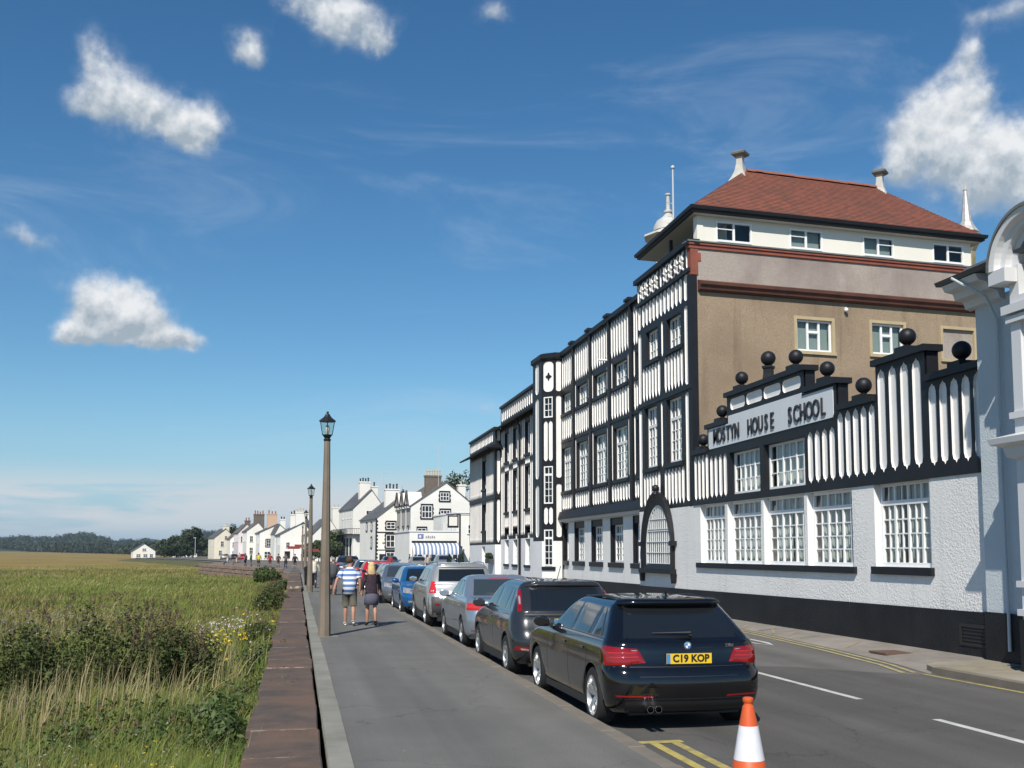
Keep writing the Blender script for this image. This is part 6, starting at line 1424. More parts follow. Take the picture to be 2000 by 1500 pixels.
def front_detail(t, s, hw, pm):
    L = s.L; k = 0 if L < 4.5 else 0
    for sg in (-1, 1):
        s.patch('headlamp', 'front', [(sg*.46, .66), (sg*.86, .70), (sg*.84, .86), (sg*.50, .80)], CLEARL, t, .008, 10, 6); s.patch('fog_lamp', 'front', [(sg*.55, .40), (sg*.72, .40), (sg*.72, .46), (sg*.55, .46)], CLEARL, t, .008, 5, 3)
        s.patch('tail_lamp', 'rear', [(sg*.6, .8), (sg*.86, .8), (sg*.84, .95), (sg*.62, .93)], REDL, t, .008, 8, 4)
    s.patch('grille', 'front', [(-.42, .66), (.42, .66), (.40, .74), (-.40, .74)], DARK, t, .006, 10, 3); s.patch('lower_intake', 'front', [(-.6, .30), (.6, .30), (.62, .50), (-.62, .50)], DARK, t, .006, 12, 3); s.patch('chrome_strip', 'front', [(-.55, .395), (.55, .395), (.55, .41), (-.55, .41)], CHROME, t, .01, 12, 1)
    plate(t, s, -.26, .26, .54, .65, '', PLW, face='front', blue=False)
def rear_detail(t, s, hw, pm):
    for sg in (-1, 1): s.patch('tail_lamp', 'rear', [(sg*.6, .8), (sg*.87, .8), (sg*.85, .98), (sg*.64, .97)], REDL, t, .01, 8, 5)
    plate(t, s, -.26, .26, .66, .77, '', PLY); s.patch('lower_bumper', 'rear', [(-.78, .24), (.78, .24), (.82, .36), (-.82, .36)], DARK, t, .004, 14, 3)

PK = 'cars parked along the promenade kerb'
BLK = paint('black_car_paint', (.004, .004, .005), rough=.12)
car(SPEC['estate'], BLK, 'glossy black estate car with yellow number plate C19 KOP parked behind the traffic cone', (4.22, 10.95), group=PK, detail=bmw_detail, rim=ALLOY, dark_low=BLK)
car(SPEC['hatch'], paint('charcoal_car_paint', (.028, .031, .035), .3, .25), 'dark charcoal hatchback with tall tail lamps parked in front of the black estate', (4.22, 16.0), group=PK, detail=focus_detail, rim=ALLOYG, spokes=(7, False))
car(SPEC['saloon'], paint('silver_blue_car_paint', (.30, .35, .40), .6, .28), 'silver blue saloon with bright red tail lamps parked between hatchback and silver off-roader', (4.24, 20.8), group=PK, detail=saloon_detail, rim=ALLOYG, spokes=(5, True), glass=CARGL2)
car(SPEC['suv'], paint('silver_car_paint', (.46, .46, .44), .6, .3), 'silver off-road car with grey plastic bumper and white CD plate', (4.24, 27.0), group=PK, detail=suv_detail, rim=ALLOYG, spokes=(5, False), dark_low=GREYP, mirrors=CHROME)
car(SPEC['hatch'], paint('bright_blue_car_paint', (.012, .11, .30), .3, .25), 'bright blue hatchback facing the camera beyond the silver off-roader', (4.08, 36.5), 180, group=PK, detail=front_detail, spokes=(7, False))
car(SPEC['hatch'], paint('grey_car_paint', (.16, .18, .20), .5, .3), 'mid grey hatchback facing the camera beside the bright blue car', (3.95, 42.2), 180, group=PK, detail=front_detail, spokes=(7, False), glass=CARGL2)
car(SPEC['hatch'], paint('dark_red_car_paint', (.20, .012, .02), .2, .25), 'dark red hatchback parked beyond the grey car', (4.2, 43.6), group=PK, detail=rear_detail, spokes=(7, False))
car(SPEC['estate'], paint('navy_car_paint', (.012, .025, .05), .3, .25), 'navy estate car parked beyond the dark red hatchback', (4.2, 49.0), group=PK, detail=rear_detail)
car(SPEC['hatch'], paint('red_car_paint', (.42, .012, .015), .0, .25), 'bright red hatchback in the parked row beyond the navy estate', (4.2, 55.0), group=PK, detail=rear_detail, spokes=(7, False))
car(SPEC['hatch'], paint('slate_blue_car_paint', (.06, .09, .13), .4, .25), 'slate blue hatchback parked beyond the bright red car', (4.1, 61.0), group=PK, detail=rear_detail, spokes=(7, False))
car(SPEC['saloon'], MATS['grey_car_paint'], 'grey saloon at the far end of the parked row', (4.0, 67.0), group=PK, detail=saloon_detail)
car(SPEC['suv'], MATS['navy_car_paint'], 'dark off-road car parked by the lamp posts at the far end of row', (3.7, 78.0), group=PK, detail=suv_detail)
FS = 'cars outside the inn and cafe'
car(SPEC['suv'], MATS['silver_car_paint'], 'silver off-roader facing out in front of the striped awning', (14.6, 108), 180, group=FS, detail=front_detail)
car(SPEC['hatch'], paint('pale_gold_car_paint', (.42, .40, .34), .5, .3), 'pale gold hatchback parked beside the silver off-roader', (12.4, 112), 180, group=FS, detail=front_detail, spokes=(7, False))
car(SPEC['hatch'], MATS['slate_blue_car_paint'], 'dark blue hatchback parked before the inn notice board', (10.0, 118), 180, group=FS, detail=front_detail, spokes=(7, False))
car(SPEC['hatch'], MATS['red_car_paint'], 'small red hatchback in the far bend of the street', (-12.5, 262), 12, group='cars at the bend of the street', detail=rear_detail, spokes=(7, False))
car(SPEC['hatch'], MATS['pale_gold_car_paint'], 'small pale hatchback at the far street bend', (-17.5, 275), 12, group='cars at the bend of the street', detail=rear_detail, spokes=(7, False))
car(SPEC['estate'], MATS['navy_car_paint'], 'small dark estate car at the far street bend', (-15, 270), 12, group='cars at the bend of the street', detail=rear_detail)

# ------------------------------------------------------------------ lamp posts, cone, bin
POSTM = material('brown_concrete_post', (.185, .15, .112), .85, (.14, .115, .09), 2.0, bump=.4, bscale=50, bdist=.006, color3=(.23, .19, .145), n3=.9)
LANTB = material('lantern_black', (.016, .015, .016), .4)
LGLASS = glass_material('lantern_glass', (.82, .86, .84), 1.35)
def lamp_post(x, y, label, h=4.33):
    t = thing('lamp_post', label, 'lamp post', (x, y, 0), 'lamp posts along the promenade')
    m = MB(); m.lathe([(.14, 0), (.136, .3), (.122, .9), (.116, 1.2), (.068, h)], 8, (x, y, 0)); m.build('post', POSTM, t)
    m = MB(); m.lathe([(.075, h-.01), (.085, h+.02), (.06, h+.05), (.085, h+.09), (.115, h+.13)], 12, (x, y, 0)); m.build('lantern_cup', LANTB, t, smooth=True)
    m = MB(); m.lathe([(.105, h+.12), (.155, h+.42)], 4, (x, y, 0), cap=False); g = m.build('lantern_glass', LGLASS, t)
    m = MB()
    for k in range(4):
        a = R(90*k); m.tube([(x+.105*math.cos(a), y+.105*math.sin(a), h+.12), (x+.155*math.cos(a), y+.155*math.sin(a), h+.42)], .009, 5)
    m.build('lantern_bars', LANTB, g)
    m = MB(); m.lathe([(.02, h+.13), (.045, h+.2), (.05, h+.28), (.03, h+.34)], 10, (x, y, 0)); m.build('bulb', material('bulb_glass', (.6, .6, .55), .3), g, smooth=True)
    m = MB(); m.lathe([(.16, h+.42), (.185, h+.425), (.185, h+.45), (.12, h+.50), (.085, h+.53), (.055, h+.575), (.045, h+.60)], 8, (x, y, 0)); m.sphere((x, y, h+.63), .03, 8, 6); m.build('lantern_roof', LANTB, t)
    m = MB(); m.box(x-.3, x+.3, y-.2, y+.2, -.05, .006); m.build('base_slab', CONC, t)
lamp_post(.62, 23.75, 'brown concrete lamp post with black lantern where the couple walk')
lamp_post(.60, 49.5, 'brown concrete lamp post hiding the woman in white coat')
lamp_post(.62, 80, 'brown lamp post beside the dark off-road car')
lamp_post(.55, 112, 'brown lamp post at the bend beyond the dark off-road car')
for i, (x, y, l) in enumerate(((-30, 330, 6), (-34, 350, 6), (-38, 372, 6), (-43, 395, 6))):
    t = thing('street_lamp', ('slim grey street lamp just past the cream end house', 'slim grey street lamp second past the cream end house', 'slim grey street lamp third past the cream end house', 'last slim grey street lamp before the long low cottage')[i], 'street lamp', (x, y, -.1), 'slim street lamps at the marsh end')
    m = MB(); m.tube([(x, y, -.1), (x, y, l)], [.09, .06], 6); m.build('pole', MATS['grey_pole'], t); m = MB(); m.box(x-.5, x+.2, y-.15, y+.15, l, l+.12); m.build('lamp_head', JOINERY, t)
def cone(x, y):
    t = thing('traffic_cone', 'orange traffic cone with white reflective sleeve standing on the road', 'traffic cone', (x, y, ROADZ))
    OR = material('cone_orange', (.62, .10, .02), .5, (.52, .08, .02), 4); WS = material('cone_sleeve', (.72, .72, .75), .3, (.64, .64, .68), 6, coat=.3)
    z = ROADZ; m = MB(); m.box(x-.2, x+.2, y-.2, y+.2, z, z+.04); m.build('base', OR, t)
    m = MB(); m.lathe([(.16, .04), (.148, .07), (.132, .175), (.128, .18)], 28, (x, y, z)); m.build('lower_cone', OR, t, smooth=True)
    m = MB(); m.lathe([(.132, .18), (.083, .465)], 28, (x, y, z)); m.build('sleeve', WS, t, smooth=True)
    m = MB(); m.lathe([(.081, .465), (.047, .628), (.038, .635), (.036, .653), (.044, .663), (.047, .683), (.045, .698), (.034, .703), (.03, .705)], 28, (x, y, z)); m.build('cone_tip', OR, t, smooth=True)
cone(3.83, 8.62)
def bin_(x, y):
    t = thing('litter_bin', 'black litter bin beside the sea wall under the lamp posts', 'litter bin', (x, y, 0)); m = MB(); m.lathe([(.26, 0), (.29, .8), (.31, .82), (.31, .88)], 12, (x, y, 0)); m.build('bin_body', BLACK, t); m = MB(); m.lathe([(.3, .88), (.3, 1.0), (.1, 1.1)], 12, (x, y, 0)); m.build('bin_hood', BLACK, t)
bin_(.2+.5, 60)

# ------------------------------------------------------------------ people
SKINM = material('skin', (.42, .22, .145), .55, (.38, .19, .125), 6)
def skin_mesh(name, verts, edges, radii, mat, sub=2):
    me = bpy.data.meshes.new(name); me.from_pydata(verts, edges, []); o = bpy.data.objects.new(name, me); col.objects.link(o)
    md = o.modifiers.new('Skin', 'SKIN'); md.use_smooth_shade = True
    for v, r in zip(me.skin_vertices[0].data, radii): v.radius = (r, r)
    me.skin_vertices[0].data[0].use_root = True
    s = o.modifiers.new('Sub', 'SUBSURF'); s.levels = sub; s.render_levels = sub
    dg = bpy.context.evaluated_depsgraph_get(); out = bpy.data.meshes.new_from_object(o.evaluated_get(dg)); bpy.data.objects.remove(o)
    out.materials.clear(); out.materials.append(mat); out.polygons.foreach_set('use_smooth', [True]*len(out.polygons)); out.name = name
    return out
def stripes_material():
    m = bpy.data.materials.new('striped_jersey'); m.use_nodes = True; N = m.node_tree.nodes; L = m.node_tree.links; b = N['Principled BSDF']; b.inputs['Roughness'].default_value = .85
    g = N.new('ShaderNodeTexCoord'); sp = N.new('ShaderNodeSeparateXYZ'); L.new(g.outputs['Object'], sp.inputs[0])
    a = N.new('ShaderNodeMath'); a.operation = 'MULTIPLY_ADD'; L.new(sp.outputs['Z'], a.inputs[0]); a.inputs[1].default_value = 7.4; a.inputs[2].default_value = .16
    f = N.new('ShaderNodeMath'); f.operation = 'FRACT'; L.new(a.outputs[0], f.inputs[0]); c = N.new('ShaderNodeMath'); c.operation = 'GREATER_THAN'; L.new(f.outputs[0], c.inputs[0]); c.inputs[1].default_value = .5
    mx = N.new('ShaderNodeMix'); mx.data_type = 'RGBA'; L.new(c.outputs[0], mx.inputs[0]); mx.inputs[6].default_value = (.78, .78, .8, 1); mx.inputs[7].default_value = (.10, .20, .45, 1); L.new(mx.outputs[2], b.inputs['Base Color'])
    return m
def rings(m, rs, seg=18):
    """rs: (cx, cy, z, rx, ry) ellipses lofted into a closed tube"""
    vs = [(cx+rx*math.cos(2*math.pi*k/seg), cy+ry*math.sin(2*math.pi*k/seg), z) for cx, cy, z, rx, ry in rs for k in range(seg)]
    fs = [(i*seg+k, i*seg+(k+1) % seg, (i+1)*seg+(k+1) % seg, (i+1)*seg+k) for i in range(len(rs)-1) for k in range(seg)]
    m.add(vs, fs+[tuple(reversed(range(seg))), tuple((len(rs)-1)*seg+k for k in range(seg))])
def person(label, loc, rot=0, h=1.75, top=None, bottom=None, hair=None, shoes=None, style='man', step=.12, arms=((-.05, .1), (.1, .3)), lean=0.0, head_turn=0, sit=False, hair_long=False, group=None, bare_arms=True, shorts=False, skirt=False, detail=True, bag=None):
    t = thing('person', label, 'person', (0, 0, 0), group); fem = style == 'woman'; sw = .165 if fem else .195
    V = []; E = []; Rr = []
    def add(p, r, par=None):
        V.append(p); Rr.append(r)
        if par is not None: E.append((par, len(V)-1))
        return len(V)-1
    ly = lambda z: lean*(z-.9)
    pel = add((0, 0, .95), .115); sp1 = add((0, ly(1.12), 1.12), .105, pel); ch = add((0, ly(1.32), 1.32), .115, sp1); nk0 = add((0, ly(1.47)+.0, 1.47), .055, ch); nk = add((0, ly(1.53)+.01, 1.53), .05, nk0)
    a = R(head_turn); hx, hy = math.sin(a), math.cos(a); by = ly(1.6)+.02
    h1 = add((hx*.015, by+hy*.015, 1.585), .072, nk); h2 = add((0, by, 1.66), .092, h1); h3 = add((-hx*.01, by-hy*.01, 1.72), .072, h2); add((hx*.108, by+hy*.108, 1.635), .014, h2)
    hands = []; elbows = []
    for i, sg in enumerate((-1, 1)):
        sh = add((sg*sw, ly(1.43), 1.43), .058, ch); fw, sp = arms[i]
        el = (sg*(sw+.05+sp*.25), ly(1.2)+fw*.45-.02, 1.16); wr = (sg*(sw+.055+sp*.4), ly(1.0)+fw, .93+abs(fw)*.1)
        e = add(el, .043, sh); w = add(wr, .03, e); pm_ = (wr[0], wr[1]+.02, wr[2]-.07); p = add(pm_, .034, w); elbows.append(el); hands.append(pm_)
        if detail:
            for k in range(4): q = add((pm_[0]+sg*.01, pm_[1]-.028+k*.019, pm_[2]-.055), .0095, p); add((pm_[0]-sg*.004, pm_[1]-.03+k*.021+.008, pm_[2]-.095+abs(k-1.4)*.008), .0085, q)
            q = add((pm_[0]-sg*.028, pm_[1]+.03, pm_[2]-.01), .0105, p); add((pm_[0]-sg*.03, pm_[1]+.05, pm_[2]-.045), .0095, q)
    legs = []
    for i, sg in enumerate((-1, 1)):
        f = step*(1 if i == 0 else -1)
        if sit: kn = (sg*.11, .42, .55); an = (sg*.12, .46, .12); to = (sg*.13, .6, .06); hp = (sg*.09, .02, .55)
        else:
            hp = (sg*.095, 0, .9)
            kn = (sg*.1, f*.55+.02, .5); an = (sg*.105, f*1.1-.04, .085 if f > 0 else .10+abs(f)*.35); to = (an[0]+sg*.02, an[1]+.15, .03 if f > 0 else .035)
        legs.append((hp, kn, an, to))
    if sit: dz = .45
    for hp, kn, an, to in legs:
        a_ = add(hp, .085, pel); b_ = add(kn, .056, a_); cfm = add(((kn[0]+an[0])/2, (kn[1]+an[1])/2-.02, (kn[2]+an[2])/2+.06), .056, b_); c_ = add(an, .036, cfm); add(to, .035, c_)
    if sit:
        V = [(x, y, z-.40 if (k_ <= nk+60 and z > .6) else z) for k_, (x, y, z) in enumerate(V)]
    s = h/1.78; me = skin_mesh('body', V, E, Rr, SKINM, 2 if detail else 1); link(bpy.data.objects.new('body', me), t)
    off = -.40 if sit else 0
    # clothes
    m = MB(); wz = .97+off; ly2 = lambda z: ly(z-off)
    if fem: rs = [(0, ly2(wz-.14), wz-.14, .185, .15), (0, ly2(wz), wz, .165, .135), (0, ly2(1.15+off), 1.15+off, .15, .12), (0, ly2(1.32+off), 1.32+off, .168, .125), (0, ly2(1.43+off), 1.43+off, .16, .095), (0, ly2(1.49+off), 1.49+off, .075, .07)]
    else: rs = [(0, ly2(wz-.16), wz-.16, .178, .14), (0, ly2(1.1+off), 1.1+off, .172, .13), (0, ly2(1.3+off), 1.3+off, .205, .14), (0, ly2(1.42+off), 1.42+off, .2, .11), (0, ly2(1.475+off), 1.475+off, .10, .08), (0, ly2(1.50+off), 1.50+off, .07, .065)]
    rings(m, rs)
    for i, sg in enumerate((-1, 1)):
        shp = Vector((sg*sw*.9, ly(1.43), 1.42+off)); el = Vector(elbows[i])+Vector((0, 0, off)); wr = Vector(hands[i])+Vector((0, 0, .09+off))
        if bare_arms: m.tube([shp, shp.lerp(el, .5), shp.lerp(el, .72)], [.078, .076, .074], 12)
        else: m.tube([shp, shp.lerp(el, .5), el, el.lerp(wr, .6), wr], [.078, .07, .06, .052, .045], 12)
    m.build('top', top, t, smooth='all')
    m = MB()
    if skirt: rings(m, [(0, 0, .58, .2, .17), (0, 0, .75, .2, .165), (0, 0, .95, .165, .135)])
    else:
        if not sit: rings(m, [(0, 0, .83, .165, .13), (0, 0, .92, .165, .128), (0, 0, .97, .14, .11)])
        else: rings(m, [(0, .0, .45, .17, .15), (0, 0, .62, .17, .13)])
        for hp, kn, an, to in legs:
            H, K, A_ = Vector(hp), Vector(kn), Vector(an)
            if shorts: m.tube([H+Vector((0, 0, .04)), H.lerp(K, .5), H.lerp(K, .98)], [.098, .098, .095], 12)
            else: m.tube([H+Vector((0, 0, .04)), H.lerp(K, .5), K, K.lerp(A_, .5), K.lerp(A_, .96)], [.098, .092, .075, .068, .062], 12)
    m.build('skirt' if skirt else ('shorts' if shorts else 'trousers'), bottom, t, smooth='all')
    for hp, kn, an, to in legs:
        A_, T_ = Vector(an), Vector(to); m = MB(); m.tube([A_+Vector((0, -.05, -.04)), A_+Vector((0, 0, -.025)), T_+Vector((0, -.03, .005)), T_+Vector((0, .06, -.005))], [.035, .047, .042, .022], 10); m.build('shoe', shoes or DARK, t, smooth='all')
    m = MB(); m.sphere((0, 0, 0), 1, 16, 10)
    c = Vector((-hx*.016, by-hy*.016, 1.685+off)); M = Matrix.Translation(c) @ Matrix.Diagonal((.098, .106, .098, 1))
    hm = m.build('hair', hair, t, smooth='all', world=M)
    if hair_long:
        m = MB(); rings(m, [(0, by-.06, 1.36+off, .07, .03), (0, by-.07, 1.45+off, .105, .05), (0, by-.06, 1.56+off, .11, .07), (0, by-.03, 1.66+off, .105, .095), (0, by-.02, 1.75+off, .05, .05)]); m.build('long_hair', hair, hm, smooth='all')
    if bag: m = MB(); m.box(hands[1][0]-.02, hands[1][0]+.06, -.1, .16, .62, .84); m.build('bag', bag, t)
    t.matrix_basis = Matrix.Translation(loc) @ Matrix.Rotation(R(rot), 4, 'Z') @ Matrix.Scale(s, 4); WORLDMAT[t] = t.matrix_basis.copy()
    return t
def cloth(n, c, c2=None, sc=9): return material(n, c, .9, c2, sc)
HB = cloth('hair_brown', (.07, .035, .018)); HL = cloth('hair_blonde', (.66, .47, .24), (.5, .34, .16), 30); HG = cloth('hair_grey', (.25, .24, .23)); HD = cloth('hair_dark', (.015, .012, .01))
floral = cloth('floral_navy_blouse', (.010, .011, .022), (.07, .03, .04), 22); SHORTS = cloth('olive_grey_shorts', (.10, .095, .075), (.07, .068, .055), 9); SKIRT = cloth('slate_skirt', (.085, .085, .12)); WSH = cloth('white_shoe', (.62, .60, .55)); GJ = cloth('grey_jacket', (.07, .072, .08)); JEAN = cloth('dark_jeans', (.018, .025, .045)); WC = cloth('white_coat', (.66, .62, .52))
person('man in blue and white striped shirt and grey shorts walking away beside a woman', (1.32, 27.05, 0), -4, 1.74, stripes_material(), SHORTS, HB, WSH, step=.13, arms=((-.12, .35), (.02, .05)), lean=.07, head_turn=62, shorts=True)
person('blonde woman in dark floral blouse and grey skirt walking away with the striped-shirt man', (1.86, 26.95, 0), 2, 1.60, floral, SKIRT, HL, DARK, 'woman', step=.10, arms=((.05, .1), (.1, .05)), hair_long=True, skirt=True, bare_arms=False, bag=DARK)
person('man in grey jacket and dark jeans walking ahead on the promenade', (1.55, 46.2, 0), 0, 1.62, GJ, JEAN, HG, cloth('brown_shoe', (.12, .06, .03)), step=.09, arms=((.05, .1), (.05, .1)), lean=.06, bare_arms=False, detail=False)
person('woman in long white coat walking behind a lamp post', (.86, 55.5, 0), 5, 1.62, WC, JEAN, HG, DARK, 'woman', step=.08, bare_arms=False, detail=False)
random.seed(11); cols = [((.3, .03, .03), 'red'), ((.6, .55, .5), 'white'), ((.02, .02, .03), 'black'), ((.55, .5, .06), 'yellow'), ((.05, .09, .2), 'blue'), ((.45, .35, .3), 'beige'), ((.1, .11, .1), 'grey'), ((.03, .07, .03), 'green'), ((.12, .02, .04), 'maroon'), ((.1, .06, .035), 'brown'), ((.5, .3, .32), 'pink')]
crowd = [(-3.1, 128, 0, 0, 'red'), (-4.6, 134, 3, 0, 'yellow'), (-5.6, 136, 100, 0, 'green'), (-6.4, 138, 60, 0, 'blue'), (-7.4, 137, 90, 1, 'beige'), (-8.6, 138.5, 90, 1, 'white'), (-.2, 118, 0, 0, 'black'), (-1.2, 120, 180, 0, 'grey'), (-9.8, 190, 30, 0, 'pink'), (-5.2, 150, 180, 0, 'maroon'), (-2.2, 132, 20, 0, 'brown')]
for i, (x, y, rt, st, cn) in enumerate(crowd):
    c = dict((b, a) for a, b in cols)[cn]
    lab = {0: 'person in %s top standing among the group at the promenade bend' % cn, 1: 'person in %s top sitting on the stone wall at the bend' % cn}[st]
    person(lab, (x, y, .0 if not st else .03), rt, random.uniform(1.62, 1.8), cloth('top_'+cn, c), JEAN if i % 2 else SHORTS, (HB, HD, HG)[i % 3], DARK, step=.05, sit=bool(st), bare_arms=bool(i % 2), detail=False, group='people gathered at the promenade bend')
for x, y, rt, cn in ((9.0, 104, 150, 'red'), (12.2, 100, 200, 'beige'), (13.4, 128, 90, 'black')):
    person('person in %s top outside the inn and cafe' % cn, (x, y, ROADZ), rt, 1.7, MATS['top_'+cn], JEAN, HB, DARK, step=.06, bare_arms=False, detail=False, group='people outside the cafe')

# ------------------------------------------------------------------ marsh, vegetation, hills
rng = np.random.default_rng(7)
def marsh_material():
    m = bpy.data.materials.new('marsh_turf'); m.use_nodes = True; N = m.node_tree.nodes; L = m.node_tree.links; b = N['Principled BSDF']; b.inputs['Roughness'].default_value = .95; b.inputs['Specular IOR Level'].default_value = .1
    g = N.new('ShaderNodeNewGeometry')
    def nz(sc, det, mp=None, ro=.6):
        n = N.new('ShaderNodeTexNoise'); n.inputs['Scale'].default_value = sc; n.inputs['Detail'].default_value = det; n.inputs['Roughness'].default_value = ro
        mpn = N.new('ShaderNodeMapping'); mpn.inputs['Scale'].default_value = mp or (1, 1, 1); L.new(g.outputs['Position'], mpn.inputs['Vector']); L.new(mpn.outputs[0], n.inputs['Vector']); return n.outputs['Fac']
    def rng_(x, lo, hi):
        r = N.new('ShaderNodeMapRange'); L.new(x, r.inputs[0]); r.inputs[1].default_value = lo; r.inputs[2].default_value = hi; return r.outputs[0]
    def mix(f, a, c):
        n = N.new('ShaderNodeMix'); n.data_type = 'RGBA'; L.new(f, n.inputs[0])
        for s, x in ((6, a), (7, c)):
            if isinstance(x, tuple): n.inputs[s].default_value = (*x, 1)
            else: L.new(x, n.inputs[s])
        return n.outputs[2]
    sp = N.new('ShaderNodeSeparateXYZ'); L.new(g.outputs['Position'], sp.inputs[0])
    dist = rng_(sp.outputs['Y'], 55, 150)
    green = mix(rng_(nz(.35, 6), .35, .65), (.085, .115, .024), (.14, .145, .035))
    straw = mix(rng_(nz(.06, 7, (1, .35, 1)), .35, .65), (.23, .175, .055), (.30, .22, .08))
    f = N.new('ShaderNodeMath'); f.operation = 'ADD'; f.use_clamp = True
    patch = rng_(nz(.045, 5, (1, .45, 1)), .36, .60); L.new(patch, f.inputs[0]); k = N.new('ShaderNodeMath'); k.operation = 'MULTIPLY_ADD'; L.new(dist, k.inputs[0]); k.inputs[1].default_value = .85; k.inputs[2].default_value = -.3; L.new(k.outputs[0], f.inputs[1])
    base = mix(f.outputs[0], green, straw)
    base = mix(rng_(nz(.02, 6, (1, .25, 1)), .55, .72), base, (.15, .15, .04))
    base = mix(rng_(nz(.055, 6, (.22, 1.3, 1)), .52, .7), base, (.17, .10, .05))
    base = mix(rng_(nz(1.4, 5), .62, .8), base, (.09, .07, .035))
    L.new(base, b.inputs['Base Color'])
    bp = N.new('ShaderNodeBump'); bp.inputs['Strength'].default_value = 1; bp.inputs['Distance'].default_value = .35; L.new(nz(1.6, 8), bp.inputs['Height']); L.new(bp.outputs[0], b.inputs['Normal'])
    return m
MZ = -.9
def rise(x, y): return 5.5*np.clip((y-450)/1400, 0, 1)*np.clip((-x-60)/300, 0, 1)
def gz(x, y):
    """height of the marsh: a grassy bank against the wall, hummocks, level far out"""
    bank = .42*np.exp(-np.clip(-x-.3, 0, 99)/1.6)*np.clip(1-(y-70)/60, .25, 1)
    hum = .10*np.sin(x*1.3+y*.7)*np.sin(y*.45-x*.3)+.06*np.sin(x*2.9+1)*np.sin(y*1.7)
    far = np.clip((y-150)/400, 0, 1)
    return MZ+bank+hum*(1-far)+far*.15+rise(x, y)
def marsh():
    xs = np.concatenate([-np.geomspace(.3, 2500, 120)+0.0, ]); ys = np.concatenate([np.linspace(-20, 4, 4), np.linspace(5, 60, 111), np.geomspace(61, 2600, 90)])
    X, Y = np.meshgrid(xs, ys); Z = gz(X, Y)
    V = np.stack([X.ravel(), Y.ravel(), Z.ravel()], 1); nx = len(xs); ny = len(ys)
    i, j = np.meshgrid(np.arange(nx-1), np.arange(ny-1)); a = (j*nx+i).ravel(); F = np.stack([a, a+nx, a+nx+1, a+1], 1)
    structure(link(bpy.data.objects.new('marsh_ground', np_mesh('marsh_ground', V, F, marsh_material(), True))))
    # land to the horizon all round, under everything
    m = MB(); m.add([(-4150, -380, -2.2), (1150, -380, -2.2), (1150, 3580, -2.2), (-4150, 3580, -2.2)], [(0, 1, 2, 3)]); structure(m.build('terrain', material('far_land', (.045, .06, .03), .95, (.06, .065, .03), .002)))
marsh()
def blades(name, n, xf, yr, hgt, wid, mat, bend=.55, density=None, clump=0, lift=0.0, seed=1, tip=.08, segs=3, fixed=None):
    r = np.random.default_rng(seed)
    if fixed is not None: X, Y = fixed(r, n)
    else:
        # even in the picture: many close by, fewer far off
        u = r.random(n); Y = 1/((1/yr[0])*(1-u)+(1/yr[1])*u) if density is None else yr[0]+(yr[1]-yr[0])*u**density
        X = -.42-r.random(n)*(np.maximum(.2, .315*Y+xf-.42))
    if clump:
        cx = r.normal(0, clump, n); cy = r.normal(0, clump, n); X = X+cx; Y = Y+cy; X = np.minimum(X, -.45)
    n = len(X); H = hgt[0]+(hgt[1]-hgt[0])*r.random(n)**1.3; W = wid[0]+(wid[1]-wid[0])*r.random(n); W = W*np.clip(Y/14, .8, 6)
    a = r.random(n)*2*np.pi; b = r.normal(0, 1, n)*.5+.9; lean = bend*np.abs(r.normal(0, .6, n)+.4)
    dx, dy = np.cos(a), np.sin(a); ex, ey = np.cos(b), np.sin(b)*.6   # the wind lays the blades over to the right
    ex = ex*.75+dx*.45; ey = ey*.5+dy*.45
    Z = gz(X, Y)+lift; V = np.zeros((n, 2*segs+1, 3))
    for k in range(segs+1):
        t = k/segs; cxk = X+ex*lean*H*t*t; cyk = Y+ey*lean*H*t*t; czk = Z+H*t*(1-.25*np.minimum(lean, 1)*t)
        w = W*(1-t)**.7 if k < segs else W*0
        # face the width mostly across the view so thin blades stay visible
        wx, wy = np.cos(a*.35), np.sin(a*.35)*.6
        if k < segs:
            V[:, 2*k] = np.stack([cxk-wx*w/2, cyk-wy*w/2, czk], 1); V[:, 2*k+1] = np.stack([cxk+wx*w/2, cyk+wy*w/2, czk], 1)
        else: V[:, 2*k] = np.stack([cxk, cyk, czk], 1)
    base = np.arange(n)[:, None]*(2*segs+1); tri = []
    for k in range(segs-1): tri += [[2*k, 2*k+1, 2*k+3], [2*k, 2*k+3, 2*k+2]]
    tri += [[2*segs-2, 2*segs-1, 2*segs]]
    F = (base[:, :, None]+np.array(tri)[None]).reshape(-1, 3)
    return stuff(link(bpy.data.objects.new(name, np_mesh(name, V.reshape(-1, 3), F, mat))))
G1 = material('grass_green', (.155, .215, .046), .7, (.255, .265, .075), .5, island=.45, transl=.3, spec=.2)
G2 = material('grass_olive', (.19, .195, .054), .75, (.28, .23, .08), .35, island=.4, transl=.3, spec=.2, color3=(.13, .165, .042), n3=.07)
G3 = material('grass_straw', (.46, .38, .21), .8, (.36, .30, .15), .7, island=.35, transl=.25, spec=.2)
G4 = material('herb_dark', (.066, .092, .028), .75, (.10, .115, .038), .8, island=.5, transl=.25, spec=.2)
def lab(o, l, c): o['label'] = l; o['category'] = c; return o
def patch(cx, cy, sx, sy): return lambda r, n: (np.minimum(cx+r.normal(0, sx, n), -.55), np.clip(cy+r.normal(0, sy, n), 8.2, 200))
lab(blades('green_grass', 34000, 1.5, (8.3, 32), (.25, .7), (.012, .028), G1, bend=.9, seed=1), 'tall green grass thick along the sea wall', 'grass')
lab(blades('dark_grass', 14000, 1.5, (8.3, 30), (.15, .5), (.012, .03), G4, bend=1.0, seed=12), 'darker green undergrowth in the near grass', 'grass')
lab(blades('olive_grass', 20000, 3, (11, 75), (.25, .6), (.010, .022), G2, bend=1.0, seed=2), 'olive tinged meadow grass over the near marsh', 'grass')
